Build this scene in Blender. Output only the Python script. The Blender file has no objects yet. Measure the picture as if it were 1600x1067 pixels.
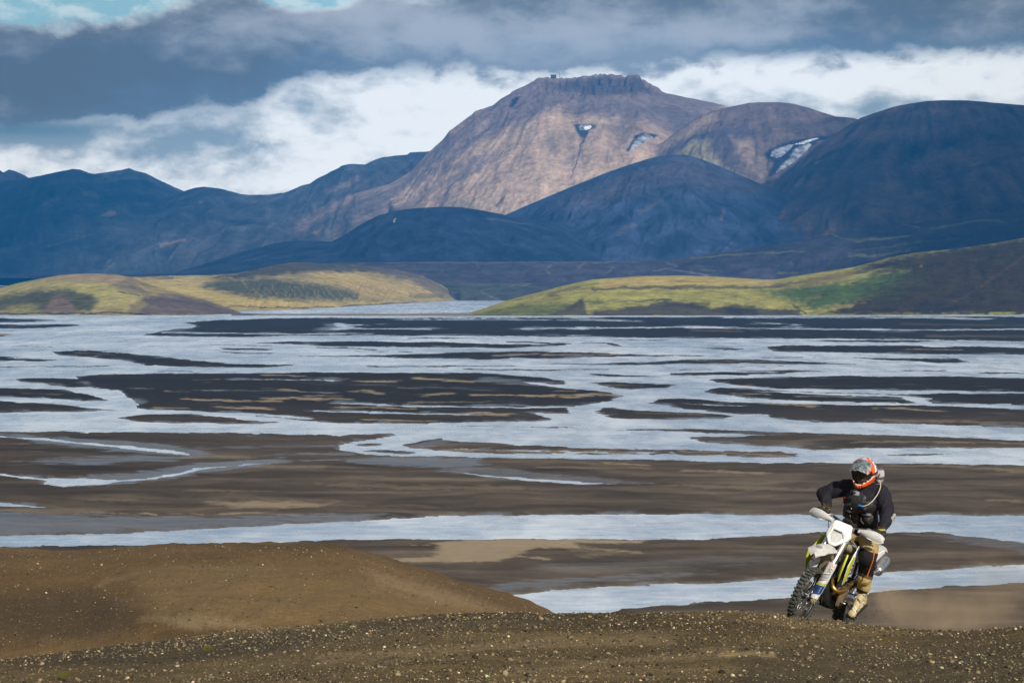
import bpy, bmesh, math, random
import numpy as np
from mathutils import Vector, Matrix, Euler

S = bpy.context.scene
COL = S.collection
R = math.radians

# ---------------------------------------------------------------- camera
F = 3111.0            # focal length in photograph pixels (1600 wide)
CAM_H = 50.0
PITCH = math.atan2(93.5, F)
cam_d = bpy.data.cameras.new('camera')
cam_d.sensor_width = 36.0
cam_d.lens = 36.0 * F / 1600.0
cam_d.clip_start = 0.5
cam_d.clip_end = 90000.0
cam = bpy.data.objects.new('camera', cam_d)
COL.objects.link(cam)
cam.location = (0, 0, CAM_H)
cam.rotation_euler = (R(90) - PITCH, 0, 0)
S.camera = cam
S.render.resolution_x, S.render.resolution_y = 1024, 682

# ---------------------------------------------------------------- light
SUN_EL, SUN_AZ = 31.0, 153.0      # azimuth clockwise from the view direction (+Y)
SUN_DIR = Vector((math.sin(R(SUN_AZ)) * math.cos(R(SUN_EL)), math.cos(R(SUN_AZ)) * math.cos(R(SUN_EL)), math.sin(R(SUN_EL))))
sun_d = bpy.data.lights.new('sun', 'SUN')
sun_d.energy = 5.0
sun_d.angle = R(0.53)
sun_d.color = (1.0, 0.93, 0.82)
sun = bpy.data.objects.new('sun', sun_d)
COL.objects.link(sun)
sun.rotation_euler = SUN_DIR.to_track_quat('Z', 'Y').to_euler()
sun.location = (0, 0, 400)

vs = S.view_settings
S.display_settings.display_device = 'sRGB'
vs.view_transform = 'Standard'
vs.look = 'None'
vs.exposure = 0.1
vs.gamma = 1.0
vs.use_curve_mapping = False
try:
    S.cycles.volume_step_rate = 1.0
    S.cycles.volume_max_steps = 256
    S.cycles.max_bounces = 6
    S.cycles.diffuse_bounces = 2
    S.cycles.volume_bounces = 1
    S.cycles.transparent_max_bounces = 12
    S.cycles.use_denoising = True
except Exception:
    pass


# ---------------------------------------------------------------- node helpers
class NT:
    """tiny helper to write node trees as expressions"""
    def __init__(self, tree):
        self.t = tree
        self.n = tree.nodes
        self.l = tree.links

    def node(self, kind, **props):
        nd = self.n.new(kind)
        for k, v in props.items():
            setattr(nd, k, v)
        return nd

    def put(self, sock, v):
        if v is None:
            return
        if isinstance(v, bpy.types.NodeSocket):
            self.l.new(v, sock)
        else:
            if isinstance(v, (tuple, list)) and sock.type == 'RGBA' and len(v) == 3:
                v = (*v, 1.0)
            sock.default_value = v

    def m(self, op, a, b=None, c=None, clamp=False):
        nd = self.node('ShaderNodeMath', operation=op, use_clamp=clamp)
        self.put(nd.inputs[0], a); self.put(nd.inputs[1], b)
        if c is not None:
            self.put(nd.inputs[2], c)
        return nd.outputs[0]

    def mapr(self, v, a, b, lo=0.0, hi=1.0, smooth=True):
        nd = self.node('ShaderNodeMapRange')
        nd.interpolation_type = 'SMOOTHSTEP' if smooth else 'LINEAR'
        self.put(nd.inputs['Value'], v)
        self.put(nd.inputs['From Min'], a); self.put(nd.inputs['From Max'], b)
        self.put(nd.inputs['To Min'], lo); self.put(nd.inputs['To Max'], hi)
        return nd.outputs[0]

    def mix(self, f, a, b, blend='MIX'):
        nd = self.node('ShaderNodeMix', data_type='RGBA', blend_type=blend)
        self.put(nd.inputs[0], f); self.put(nd.inputs[6], a); self.put(nd.inputs[7], b)
        return nd.outputs[2]

    def noise(self, vec, scale, detail=4.0, rough=0.55, dist=0.0, out=0):
        nd = self.node('ShaderNodeTexNoise')
        self.put(nd.inputs['Vector'], vec)
        nd.inputs['Scale'].default_value = scale
        nd.inputs['Detail'].default_value = detail
        nd.inputs['Roughness'].default_value = rough
        nd.inputs['Distortion'].default_value = dist
        return nd.outputs[out]

    def vscale(self, vec, s):
        nd = self.node('ShaderNodeVectorMath', operation='MULTIPLY')
        self.put(nd.inputs[0], vec); nd.inputs[1].default_value = s
        return nd.outputs[0]


def new_mat(name, rough=0.8, metallic=0.0, color=(0.5, 0.5, 0.5), spec=0.3):
    m = bpy.data.materials.new(name)
    m.use_nodes = True
    m.node_tree.nodes.clear()
    t = NT(m.node_tree)
    b = t.node('ShaderNodeBsdfPrincipled')
    o = t.node('ShaderNodeOutputMaterial')
    t.l.new(b.outputs[0], o.inputs[0])
    b.inputs['Base Color'].default_value = (*color, 1)
    b.inputs['Roughness'].default_value = rough
    b.inputs['Metallic'].default_value = metallic
    b.inputs['Specular IOR Level'].default_value = spec
    return m, t, b


# ---------------------------------------------------------------- sky
world = bpy.data.worlds.new('World')
S.world = world
world.use_nodes = True
world.node_tree.nodes.clear()
w = NT(world.node_tree)
SKY_K = 0.10
AIR_GAIN = (1.70, 1.68, 1.66)
AIR_OFF = (0.015, -0.09, -0.28)
sky = w.node('ShaderNodeTexSky', sky_type='NISHITA')
sky.sun_disc = False
sky.sun_elevation = R(SUN_EL)
sky.sun_rotation = R(SUN_AZ)
sky.altitude = 500
sky.ozone_density = 1.5
tc = w.node('ShaderNodeTexCoord')
sep = w.node('ShaderNodeSeparateXYZ')
w.l.new(tc.outputs['Generated'], sep.inputs[0])
X, Y, Z = sep.outputs
AZ = w.m('MULTIPLY', w.m('ARCTAN2', X, Y), 57.29578)          # degrees, right positive
EL = w.m('MULTIPLY', w.m('ARCSINE', Z), 57.29578)


def az_of(px): return math.degrees(math.atan((px - 800) / F))
def el_of(py): return math.degrees(math.atan((440 - py) / F))


def curve(xsock, pts, x0, x1, y0, y1):
    """piecewise curve through pts; x in degrees"""
    f = w.mapr(xsock, x0, x1, smooth=False)
    nd = w.node('ShaderNodeFloatCurve')
    c = nd.mapping.curves[0]
    pp = [((x - x0) / (x1 - x0), (y - y0) / (y1 - y0)) for x, y in pts]
    c.points[0].location = pp[0]; c.points[1].location = pp[-1]
    for p in pp[1:-1]:
        c.points.new(*p)
    nd.mapping.update()
    w.l.new(f, nd.inputs['Value'])
    return w.mapr(nd.outputs[0], 0.0, 1.0, y0, y1, smooth=False)


comb = w.node('ShaderNodeCombineXYZ')
w.put(comb.inputs[0], AZ); w.put(comb.inputs[1], w.m('MULTIPLY', EL, 1.9)); comb.inputs[2].default_value = 3.7
VA = comb.outputs[0]
def crisp(v, k):
    return w.m('ADD', 0.5, w.m('MULTIPLY', w.m('SUBTRACT', v, 0.5), k))


nA = crisp(w.noise(VA, 0.16, 6.0, 0.52, 0.2), 1.5)
nB = crisp(w.noise(VA, 0.36, 8.0, 0.52, 0.25), 1.7)
nC = crisp(w.noise(VA, 0.85, 9.0, 0.60, 0.15), 1.6)


def blob(px, py, wx, wy):
    a = w.m('DIVIDE', w.m('SUBTRACT', AZ, az_of(px)), math.degrees(wx / F))
    e = w.m('DIVIDE', w.m('SUBTRACT', EL, el_of(py)), math.degrees(wy / F))
    s = w.m('ADD', w.m('MULTIPLY', a, a), w.m('MULTIPLY', e, e))
    return w.m('EXPONENT', w.m('MULTIPLY', s, -1.0))


def addall(*a):
    r = a[0]
    for q in a[1:]:
        r = w.m('ADD', r, q)
    return r


# lower edge of the big grey deck, elevation in degrees against azimuth
edge_pts = [(0, 205), (120, 196), (240, 186), (330, 178), (420, 158), (470, 140), (560, 126), (660, 118), (760, 114), (900, 112), (1050, 108),
            (1200, 100), (1400, 92), (1600, 88)]
edge_pts = [(-60.0, el_of(230)), (-25.0, el_of(215))] + [(az_of(x), el_of(y)) for x, y in edge_pts] + [(25.0, el_of(95)), (60.0, el_of(110))]
EDGE = curve(AZ, edge_pts, -60.0, 60.0, 0.0, 9.0)
wob = w.m('MULTIPLY', w.m('SUBTRACT', nB, 0.5), 1.35)
wob = w.m('ADD', wob, w.m('MULTIPLY', w.m('SUBTRACT', nC, 0.5), 0.8))
dE = w.m('ADD', w.m('SUBTRACT', EL, EDGE), wob)
deck = w.mapr(dE, -0.24, 0.30)
# openings: pale sky top left, small ones along the top
gap = addall(w.m('MULTIPLY', blob(60, -25, 330, 75), 1.55), w.m('MULTIPLY', blob(470, -8, 70, 26), 0.9), w.m('MULTIPLY', blob(700, -22, 130, 36), 1.0))
gap = w.m('ADD', gap, w.m('MULTIPLY', w.m('SUBTRACT', nB, 0.5), 0.9))
gap_m = w.mapr(gap, 0.42, 0.78)
# overhead the deck breaks up
over = w.mapr(EL, 14.0, 40.0)
brk = w.mapr(w.m('ADD', nA, w.m('MULTIPLY', nB, 0.3)), 0.56, 0.72)
gap_m = w.m('MAXIMUM', gap_m, w.m('MULTIPLY', over, brk))
deck = w.m('MULTIPLY', deck, w.m('SUBTRACT', 1.0, gap_m))

# colours (radiance)
def C8(r, g, b):
    f = lambda c: ((c / 255 + 0.055) / 1.055) ** 2.4 if c > 10 else c / 255 / 12.92
    return (f(r), f(g), f(b))

light = w.mapr(addall(w.m('MULTIPLY', nA, 0.45), w.m('MULTIPLY', nB, 0.45), w.m('MULTIPLY', nC, 0.30), 0.08, w.m('MULTIPLY', blob(900, 70, 300, 50), 0.36), w.m('MULTIPLY', blob(640, 35, 260, 45), 0.12),
                      w.m('MULTIPLY', blob(280, 150, 420, 60), -0.22), w.m('MULTIPLY', blob(1300, 40, 300, 60), -0.05), w.m('MULTIPLY', blob(40, 130, 200, 60), -0.05)), 0.50, 1.0)
deck_col = w.mix(light, C8(78, 103, 132), C8(150, 163, 182))
under = w.mapr(dE, 0.0, 1.1)
deck_col = w.mix(w.m('MULTIPLY', w.m('SUBTRACT', 1.0, under), 0.65), deck_col, C8(84, 118, 152))
# brighter broken cloud under the deck
wl = addall(w.m('MULTIPLY', nC, 0.72), w.m('MULTIPLY', nB, 0.85), w.m('MULTIPLY', nA, 0.3), 0.02, w.m('MULTIPLY', blob(600, 215, 210, 95), 0.40), w.m('MULTIPLY', blob(300, 225, 120, 32), -0.38), w.m('MULTIPLY', blob(170, 225, 60, 24), 0.30), w.m('MULTIPLY', blob(60, 262, 160, 22), 0.22),
            w.m('MULTIPLY', blob(30, 215, 130, 16), -0.55), w.m('MULTIPLY', blob(390, 200, 60, 40), -0.28), w.m('MULTIPLY', blob(1330, 178, 190, 24), -0.30),
            w.m('MULTIPLY', blob(1180, 118, 260, 26), 0.30), w.m('MULTIPLY', blob(1500, 125, 160, 30), 0.12), w.m('MULTIPLY', blob(560, 245, 120, 30), -0.12), w.m('MULTIPLY', blob(330, 292, 160, 18), 0.25))
wm = w.mapr(wl, 0.55, 1.25)
low_col = w.mix(wm, C8(124, 150, 174), C8(226, 232, 238))
low_col = w.mix(w.m('MULTIPLY', blob(30, 210, 170, 13), 0.7), low_col, C8(66, 118, 150))
opening = w.mix(w.mapr(nC, 0.35, 0.7), C8(128, 176, 198), C8(178, 202, 214))
skyc = w.vscale(sky.outputs[0], (SKY_K, SKY_K, SKY_K))
high_open = w.mix(over, opening, skyc)
low_col = w.mix(gap_m, low_col, high_open)
allc = w.mix(deck, low_col, deck_col)
# below the horizon: plain sky colour
allc = w.mix(w.mapr(EL, -1.5, -0.2), skyc, allc)
bg = w.node('ShaderNodeBackground')
# the clouds are seen through kilometres of air, so their own radiance is higher
ma = w.node('ShaderNodeVectorMath', operation='MULTIPLY_ADD')
w.put(ma.inputs[0], allc); ma.inputs[1].default_value = AIR_GAIN; ma.inputs[2].default_value = AIR_OFF
mx = w.node('ShaderNodeVectorMath', operation='MAXIMUM')
w.l.new(ma.outputs[0], mx.inputs[0]); mx.inputs[1].default_value = (0.02, 0.03, 0.05)
allc = mx.outputs[0]
fin = w.vscale(allc, (1 / SKY_K, 1 / SKY_K, 1 / SKY_K))
w.l.new(fin, bg.inputs[0])
bg.inputs[1].default_value = SKY_K
wo = w.node('ShaderNodeOutputWorld')
w.l.new(bg.outputs[0], wo.inputs[0])
try:
    world.cycles.sampling_method = 'MANUAL'
    world.cycles.sample_map_resolution = 1024
except Exception:
    pass


# ---------------------------------------------------------------- maths helpers
_rs = np.random.RandomState(7)
_P = _rs.permutation(4096)
_G = _rs.rand(4096, 2) * 2 - 1


def _h(ix, iy, seed):
    return _P[(_P[(ix + seed * 131) & 4095] + iy) & 4095]


def gnoise(x, y, seed=0):
    """gradient noise about -0.7..0.7"""
    xi = np.floor(x).astype(np.int64); yi = np.floor(y).astype(np.int64)
    fx = x - xi; fy = y - yi
    ux = fx * fx * fx * (fx * (fx * 6 - 15) + 10); uy = fy * fy * fy * (fy * (fy * 6 - 15) + 10)
    def g(ax, ay, dx, dy):
        v = _G[_h(ax, ay, seed)]
        return v[..., 0] * dx + v[..., 1] * dy
    a = g(xi, yi, fx, fy); b = g(xi + 1, yi, fx - 1, fy)
    c = g(xi, yi + 1, fx, fy - 1); d = g(xi + 1, yi + 1, fx - 1, fy - 1)
    return (a + (b - a) * ux) + ((c + (d - c) * ux) - (a + (b - a) * ux)) * uy


def fbm(x, y, octv=5, seed=0, gain=0.5, ridged=False):
    r = 0; a = 1.0
    for i in range(octv):
        n = gnoise(x, y, seed + i)
        r = r + a * ((0.5 - np.abs(n)) * 2 - 0.6 if ridged else n)
        x = x * 2.03 + 17.1; y = y * 2.03 - 9.3; a *= gain
    return r


def sstep(a, b, x):
    t = np.clip((x - a) / (b - a), 0, 1)
    return t * t * (3 - 2 * t)


_cp, _sp = math.cos(PITCH), math.sin(PITCH)


def ray(px, py):
    """photograph pixel -> (x/y, z/y) slopes of its line of sight"""
    px = np.asarray(px, float); py = np.asarray(py, float)
    v = 533.5 - py
    uy = F * _cp + v * _sp
    return (px - 800.0) / uy, (-F * _sp + v * _cp) / uy


def ground_depth(py):
    """distance at which a line of sight meets the river plain"""
    return -CAM_H / ray(800, py)[1]


def pix(x, y, z):
    """world -> photograph pixel, used to look things up on the survey sketch"""
    zc = z - CAM_H
    dep = y * _cp - zc * _sp
    up = y * _sp + zc * _cp
    return 800 + F * x / dep, 533.5 - F * up / dep


def poly_sd(x, y, pts, sx=1.0):
    """signed distance to polygon, positive inside; x distances scaled by sx"""
    P = np.asarray(pts, float) * (sx, 1.0)
    X_ = x * sx
    d = np.full(X_.shape, 1e9); ins = np.zeros(X_.shape, bool)
    n = len(P)
    for i in range(n):
        ax, ay = P[i]; bx, by = P[(i + 1) % n]
        ex, ey = bx - ax, by - ay
        t = np.clip(((X_ - ax) * ex + (y - ay) * ey) / (ex * ex + ey * ey + 1e-12), 0, 1)
        d = np.minimum(d, (X_ - ax - t * ex) ** 2 + (y - ay - t * ey) ** 2)
        if ay != by:
            c = ((ay > y) != (by > y)) & (X_ < (bx - ax) * (y - ay) / (by - ay) + ax)
            ins ^= c
    d = np.sqrt(d)
    return np.where(ins, d, -d)


def line_d(x, y, pts, sx=1.0):
    P = np.asarray(pts, float) * (sx, 1.0)
    X_ = x * sx
    d = np.full(X_.shape, 1e9)
    for i in range(len(P) - 1):
        ax, ay = P[i]; bx, by = P[i + 1]
        ex, ey = bx - ax, by - ay
        t = np.clip(((X_ - ax) * ex + (y - ay) * ey) / (ex * ex + ey * ey + 1e-12), 0, 1)
        d = np.minimum(d, (X_ - ax - t * ex) ** 2 + (y - ay - t * ey) ** 2)
    return np.sqrt(d)


def tag(o, label=None, cat=None, group=None, kind=None):
    if label: o['label'] = label
    if cat: o['category'] = cat
    if group: o['group'] = group
    if kind: o['kind'] = kind
    return o


def grid_mesh(name, Xg, Yg, Zg, mat, colors=None, extra=None):
    """Xg.. arrays (rows, cols) -> one smooth grid mesh"""
    nr, nc = Xg.shape
    co = np.stack([Xg, Yg, Zg], -1).reshape(-1, 3).astype(np.float32)
    idx = np.arange(nr * nc).reshape(nr, nc)
    q = np.stack([idx[:-1, :-1], idx[:-1, 1:], idx[1:, 1:], idx[1:, :-1]], -1).reshape(-1, 4)
    me = bpy.data.meshes.new(name)
    me.vertices.add(len(co)); me.vertices.foreach_set('co', co.ravel())
    me.loops.add(q.size); me.loops.foreach_set('vertex_index', q.ravel().astype(np.int32))
    me.polygons.add(len(q))
    me.polygons.foreach_set('loop_start', np.arange(0, q.size, 4, dtype=np.int32))
    me.polygons.foreach_set('loop_total', np.full(len(q), 4, dtype=np.int32))
    me.update(calc_edges=True)
    me.polygons.foreach_set('use_smooth', np.ones(len(q), bool))
    if colors is not None:
        a = me.color_attributes.new('tint', 'FLOAT_COLOR', 'POINT')
        c = np.concatenate([colors.reshape(-1, 3), np.ones((nr * nc, 1))], 1).astype(np.float32)
        a.data.foreach_set('color', c.ravel())
    for k, v in (extra or {}).items():
        a = me.attributes.new(k, 'FLOAT', 'POINT')
        a.data.foreach_set('value', v.reshape(-1).astype(np.float32))
    me.materials.append(mat)
    o = bpy.data.objects.new(name, me)
    COL.objects.link(o)
    return o
# ================================================================ terrain materials
def land_material(name, scales, var=0.35, bump=0.4, bump_scale=None, rough=0.95):
    m, t, b = new_mat(name, rough=rough, spec=0.15)
    at = t.node('ShaderNodeAttribute', attribute_name='tint')
    geo = t.node('ShaderNodeNewGeometry')
    pos = geo.outputs['Position']
    v = None
    for s, a in scales:
        n = t.noise(t.vscale(pos, (1 / s,) * 3), 1.0, 5.0, 0.6)
        n = t.m('MULTIPLY', t.m('SUBTRACT', n, 0.5), a)
        v = n if v is None else t.m('ADD', v, n)
    f = t.m('ADD', 1.0, t.m('MULTIPLY', v, var * 4))
    f = t.m('MAXIMUM', f, 0.25)
    hsv = t.node('ShaderNodeVectorMath', operation='SCALE')
    t.put(hsv.inputs[0], at.outputs['Color']); t.put(hsv.inputs['Scale'], f)
    t.l.new(hsv.outputs[0], b.inputs['Base Color'])
    bp = t.node('ShaderNodeBump')
    bs = bump_scale or scales[0][0]
    h = t.noise(t.vscale(pos, (1 / bs,) * 3), 1.0, 8.0, 0.62)
    t.put(bp.inputs['Height'], h)
    bp.inputs['Strength'].default_value = bump
    bp.inputs['Distance'].default_value = bs * 0.35
    t.l.new(bp.outputs[0], b.inputs['Normal'])
    return m


MAT_MTN = land_material('mountain_rock', [(420.0, 0.35), (110.0, 0.65), (34.0, 0.75), (13.0, 0.4)], var=0.42, bump=0.8, bump_scale=150.0)
MAT_HILL = land_material('moss_hill', [(160.0, 0.35), (45.0, 0.7), (14.0, 0.8), (5.0, 0.4)], var=0.42, bump=0.9, bump_scale=50.0)


def paint(PX, PY, col, ops, seed=3, amp=1.0, nx=26.0, ny=9.0, weight=None):
    """lay patches of ground colour (albedo, a few with sun or shade worked in) from the survey sketch"""
    wx = fbm(PX / nx, PY / ny, 4, seed) * nx * 0.22 * amp
    wy = fbm(PX / nx + 51, PY / ny + 7, 4, seed + 9) * ny * 0.42 * amp
    qx, qy = PX + wx, PY + wy
    tex = fbm(PX / (nx * 0.45), PY / (ny * 0.35), 4, seed + 21)
    for op in ops:
        if op[0] == 'poly':
            _, pts, c, a, fe = op
            f = sstep(-fe, fe, poly_sd(qx, qy, pts) + tex * fe * 0.9)
        else:
            _, pts, wd, c, a = op
            f = 1 - sstep(wd * 0.35, wd * 1.25, line_d(qx, qy, pts) + tex * wd * 0.7)
        f = (f * a)[..., None]
        col = col * (1 - f) + np.array(c) * f
    return col


def lerp_list(v, px):
    return np.interp(px, [p[0] for p in v], [p[1] for p in v]) if isinstance(v, list) else np.full(np.shape(px), float(v))


def slope_height(px, D, crest, Dc, Db, zb, shape, amp, gx, gt, seed, crest_noise, fine, skew, fan, relief, back=0.35):
    """height of one mountain at columns px (1-D) and distances D (2-D); also its gully pattern"""
    cy = np.interp(px, crest[:, 0], crest[:, 1])
    cy0 = np.convolve(np.pad(cy, 6, 'edge'), np.ones(13) / 13, 'valid')
    if crest_noise:
        cy = cy + crest_noise * fbm(px / 14.0, px * 0 + seed, 5, seed + 40)
    if seed == 8:      # broken crags along the summit rim
        rim_ = np.exp(-((px - 935) / 100.0) ** 6)
        cy = cy - rim_ * (2.6 * np.clip(gnoise(px / 9.0, px * 0 + 2.2, 71) * 2, -.5, .8) + 1.5 * gnoise(px / 3.6, px * 0 + 1.2, 72) * 2)
    Dcv, Dbv, zbv = lerp_list(Dc, px), lerp_list(Db, px), lerp_list(zb, px)
    u, sl = ray(px, cy)
    zc = CAM_H + sl * Dcv
    zc0 = CAM_H + ray(px, cy0)[1] * Dcv
    t = (D - Dbv) / (Dcv - Dbv)
    tt = np.clip(t, 0, 1)
    g = tt ** shape if shape >= 1 else 1 - (1 - tt) ** (1 / shape)
    Zg = zbv + (zc0 - zbv) * g + (zc - zc0) * sstep(0.88, 0.99, tt)
    Zg = np.where(t > 1, zc - (D - Dcv) * back - ((D - Dcv) / (Dcv - Dbv)) ** 2 * 50, Zg)
    Zg = np.where(t < 0, zbv - (Dbv - D) * 0.25, Zg)
    PXg = px + 0 * t
    env = np.clip(tt * 4, 0, 1) * (1 - tt ** 6 * 0.97) * (t < 1)
    hh = np.clip((zc - zbv) / 250.0, 0.05, 1.0)
    amp = amp * 0.42
    GX = PXg if fan is None else (PXg - fan) / (0.55 + 1.1 * (1 - tt)) + 500
    gul = fbm(GX / gx + tt * skew + fbm(PXg / gx, tt * 3, 3, seed + 5) * 0.9, tt * gt, 5, seed, 0.42, ridged=True)
    Zg = Zg + amp * env * hh * gul + amp * 1.5 * env * hh * fbm(PXg / (gx * 2.7), tt * 1.6, 3, seed + 12)
    if relief is not None:
        Zg = np.where(t < 1, relief(PXg, tt, Zg), Zg)
    if fine:
        Zg = Zg + fine * env * fbm(PXg / 7.0, tt * 40, 4, seed + 30)
    return Zg, gul, u, GX, PXg, tt, zc, Dcv


def slope_colour(PXg, GX, tt, gul, PX, PY, base_col, ops, seed, var):
    col = np.ones(PXg.shape + (3,)) * np.array(base_col)
    col = col * (1 + 0.16 * gul[..., None] + var * fbm(GX / 30.0 + tt * 2, tt * 8.0, 5, seed + 60)[..., None] + var * 0.6 * fbm(PXg / 90.0, tt * 5.0, 3, seed + 64)[..., None])
    return paint(PX, PY, np.clip(col, 0.004, 0.9), ops, seed=seed)


def layer(name, crest, Dc, Db, zb, base_col, ops, mat, step=1.7, rows=110, shape=1.0, amp=40.0, gx=60.0, gt=2.2, seed=1,
          crest_noise=0.0, fine=0.0, px_range=None, skew=0.0, relief=None, fan=None, var=0.5):
    """one mountain or hill: crest line, foot line, slope between them"""
    crest = np.asarray(crest, float)
    if name is None:      # a member of the joined massif
        MASSIF.append((crest, Dc, Db, zb, base_col, ops, shape, amp, gx, gt, seed, crest_noise, fine, skew, relief, fan, var))
        return
    x0, x1 = px_range or (crest[0, 0], crest[-1, 0])
    px = np.arange(x0, x1 + step, step)
    t = np.concatenate([np.linspace(0, 1, rows) ** 0.9, 1 + np.linspace(0, 1, 22)[1:] ** 1.5 * 0.9])[:, None]
    Dcv, Dbv = lerp_list(Dc, px), lerp_list(Db, px)
    D = Dbv + (Dcv - Dbv) * t
    Zg, gul, u, GX, PXg, tt, zc, _ = slope_height(px, D, crest, Dc, Db, zb, shape, amp, gx, gt, seed, crest_noise, fine, skew, fan, relief)
    Xg = u * D
    PX, PY = pix(Xg, D, Zg)
    col = slope_colour(PXg, GX, tt, gul, PX, PY, base_col, ops, seed, var)
    o = grid_mesh(name, Xg, D, Zg, mat, np.clip(col, 0.004, 0.9))
    o['kind'] = 'structure'
    LAYERS[seed] = (px, Xg, D, Zg)
    return o


def build_massif():
    """all the far mountains as one land surface, slopes running into each other"""
    px = np.arange(-300, 1905, 1.9)
    Dr = np.concatenate([np.arange(6060, 7700, 11.0), np.arange(7700, 9440, 11.5), np.arange(9440, 9640, 5.0), np.arange(9640, 12000, 26.0)])
    D = Dr[:, None] + 0 * px[None, :]
    u0 = ray(px, 300 + 0 * px)[0]
    K = 14.0
    num = np.zeros(D.shape); colr = np.zeros(D.shape + (3,)); hs = []
    top = np.full(D.shape, -1e9)
    for m_ in MASSIF:
        crest, Dc, Db, zb, base_col, ops, shape, amp, gx, gt, seed, cn, fine, skew, relief, fan, var = m_
        r = slope_height(px, D, crest, Dc, Db, zb, shape, amp, gx, gt, seed, cn, fine, skew, fan, relief)
        hs.append(r); top = np.maximum(top, r[0])
    for r in hs: num += np.exp((r[0] - top) / K)
    Z = top + K * np.log(num)
    # the crest lines themselves stay as surveyed
    X_ = u0 * D
    PX, PY = pix(X_, D, Z)
    for r, m_ in zip(hs, MASSIF):
        w_ = np.exp((r[0] - top) / (K * 0.8)); sel = w_ > 0.02
        cols_ = np.where(sel.any(0))[0]
        if not len(cols_): continue
        c0_, c1_ = cols_[0], cols_[-1] + 1; rows_ = np.where(sel.any(1))[0]; r0_, r1_ = rows_[0], rows_[-1] + 1
        q = np.s_[r0_:r1_, c0_:c1_]
        c = slope_colour(r[4][q], r[3][q], r[5][q], r[1][q], PX[q], PY[q], m_[4], m_[5], m_[10], m_[16])
        colr[q] += c * w_[q][..., None]; 
    wsum = sum(np.exp((r[0] - top) / (K * 0.8)) * (np.exp((r[0] - top) / (K * 0.8)) > 0.0) for r in hs)
    colr = colr / np.clip(wsum, 1e-6, None)[..., None]
    o = grid_mesh('mountains', X_, D, Z, MAT_MTN, np.clip(colr, 0.004, 0.9))
    o['kind'] = 'structure'
    for s_ in (8, 10): LAYERS[s_] = (px, X_, D, Z)


MASSIF = []
LAYERS = {}
TAN = (0.38, 0.275, 0.20); MAUVE = (0.13, 0.10, 0.11); ASH = (0.035, 0.033, 0.045); DARK = (0.028, 0.028, 0.034)
ROCKY = (0.085, 0.075, 0.08); GREY = (0.12, 0.11, 0.12); MOSS = (0.10, 0.105, 0.03)

# far peaks, left
layer('mountain', [(-500, 300), (-200, 292), (-60, 280), (-10, 262), (0, 266), (5, 270), (14, 265), (25, 268), (36, 273), (60, 286), (140, 310)],
      12400, 11200, 200, (0.07, 0.07, 0.09), [], MAT_MTN, rows=60, seed=2, crest_noise=1.0, amp=60, gx=30)
layer(None, [(-500, 330), (-200, 305), (-60, 292), (0, 284), (47, 278), (75, 272), (104, 266), (115, 264), (125, 265), (138, 270), (147, 272), (175, 268),
                   (192, 265), (202, 263), (212, 267), (228, 271), (242, 278), (260, 287), (287, 299), (330, 320), (400, 350), (470, 380), (700, 470)],
      11800, 7200, 10, (0.042, 0.046, 0.048),
      [('line', [(130, 300), (150, 306)], 5, TAN, 0.3), ('line', [(90, 310), (70, 318)], 4, TAN, 0.2),
       ('poly', [(180, 350), (230, 340), (280, 355), (270, 385), (200, 385), (170, 370)], GREY, 0.5, 10),
       ('line', [(160, 336), (178, 334)], 3, TAN, 0.45), ('line', [(75, 385), (150, 365)], 2, MAUVE, 0.5)],
      MAT_MTN, rows=120, seed=4, shape=1.15, amp=105, gx=55, fan=170, var=1.2, crest_noise=0.6)
layer(None, [(-500, 460), (-100, 425), (0, 402), (100, 378), (200, 343), (250, 318), (287, 299), (303, 294), (318, 291.5), (330, 293), (350, 296), (375, 303), (390, 304.5),
                   (420, 303.5), (445, 301), (455, 297), (470, 290), (484, 287), (495, 279), (510, 272), (517, 268), (530, 262), (533, 259), (547, 256),
                   (570, 257), (588, 249), (597, 246), (620, 243), (637, 242), (640, 238.5), (668, 236.5), (720, 232), (800, 255), (900, 300), (1100, 400)],
      [(0, 10200), (300, 10800), (900, 10800)], 7000, 10, (0.058, 0.058, 0.062),
      [('line', [(512, 300), (540, 288), (560, 278)], 5, TAN, 0.5), ('poly', [(430, 320), (600, 262), (690, 250), (640, 300), (480, 350)], (0.09, 0.08, 0.085), 0.6, 20),
       ('line', [(250, 383), (288, 374)], 3, TAN, 0.5), ('poly', [(215, 350), (270, 345), (280, 365), (240, 385), (200, 375)], (0.11, 0.10, 0.10), 0.55, 12),
       ('poly', [(626, 267), (633, 263), (634, 270), (627, 272)], (0.02, 0.02, 0.03), 0.9, 1.5), ('line', [(460, 325), (475, 316)], 4, (0.03, 0.03, 0.03), 0.6),
       ('line', [(160, 415), (190, 411), (198, 418)], 4, MOSS, 0.35)],
      MAT_MTN, rows=140, seed=6, shape=1.1, amp=100, gx=55, fan=560, var=1.1, crest_noise=0.5)
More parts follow.
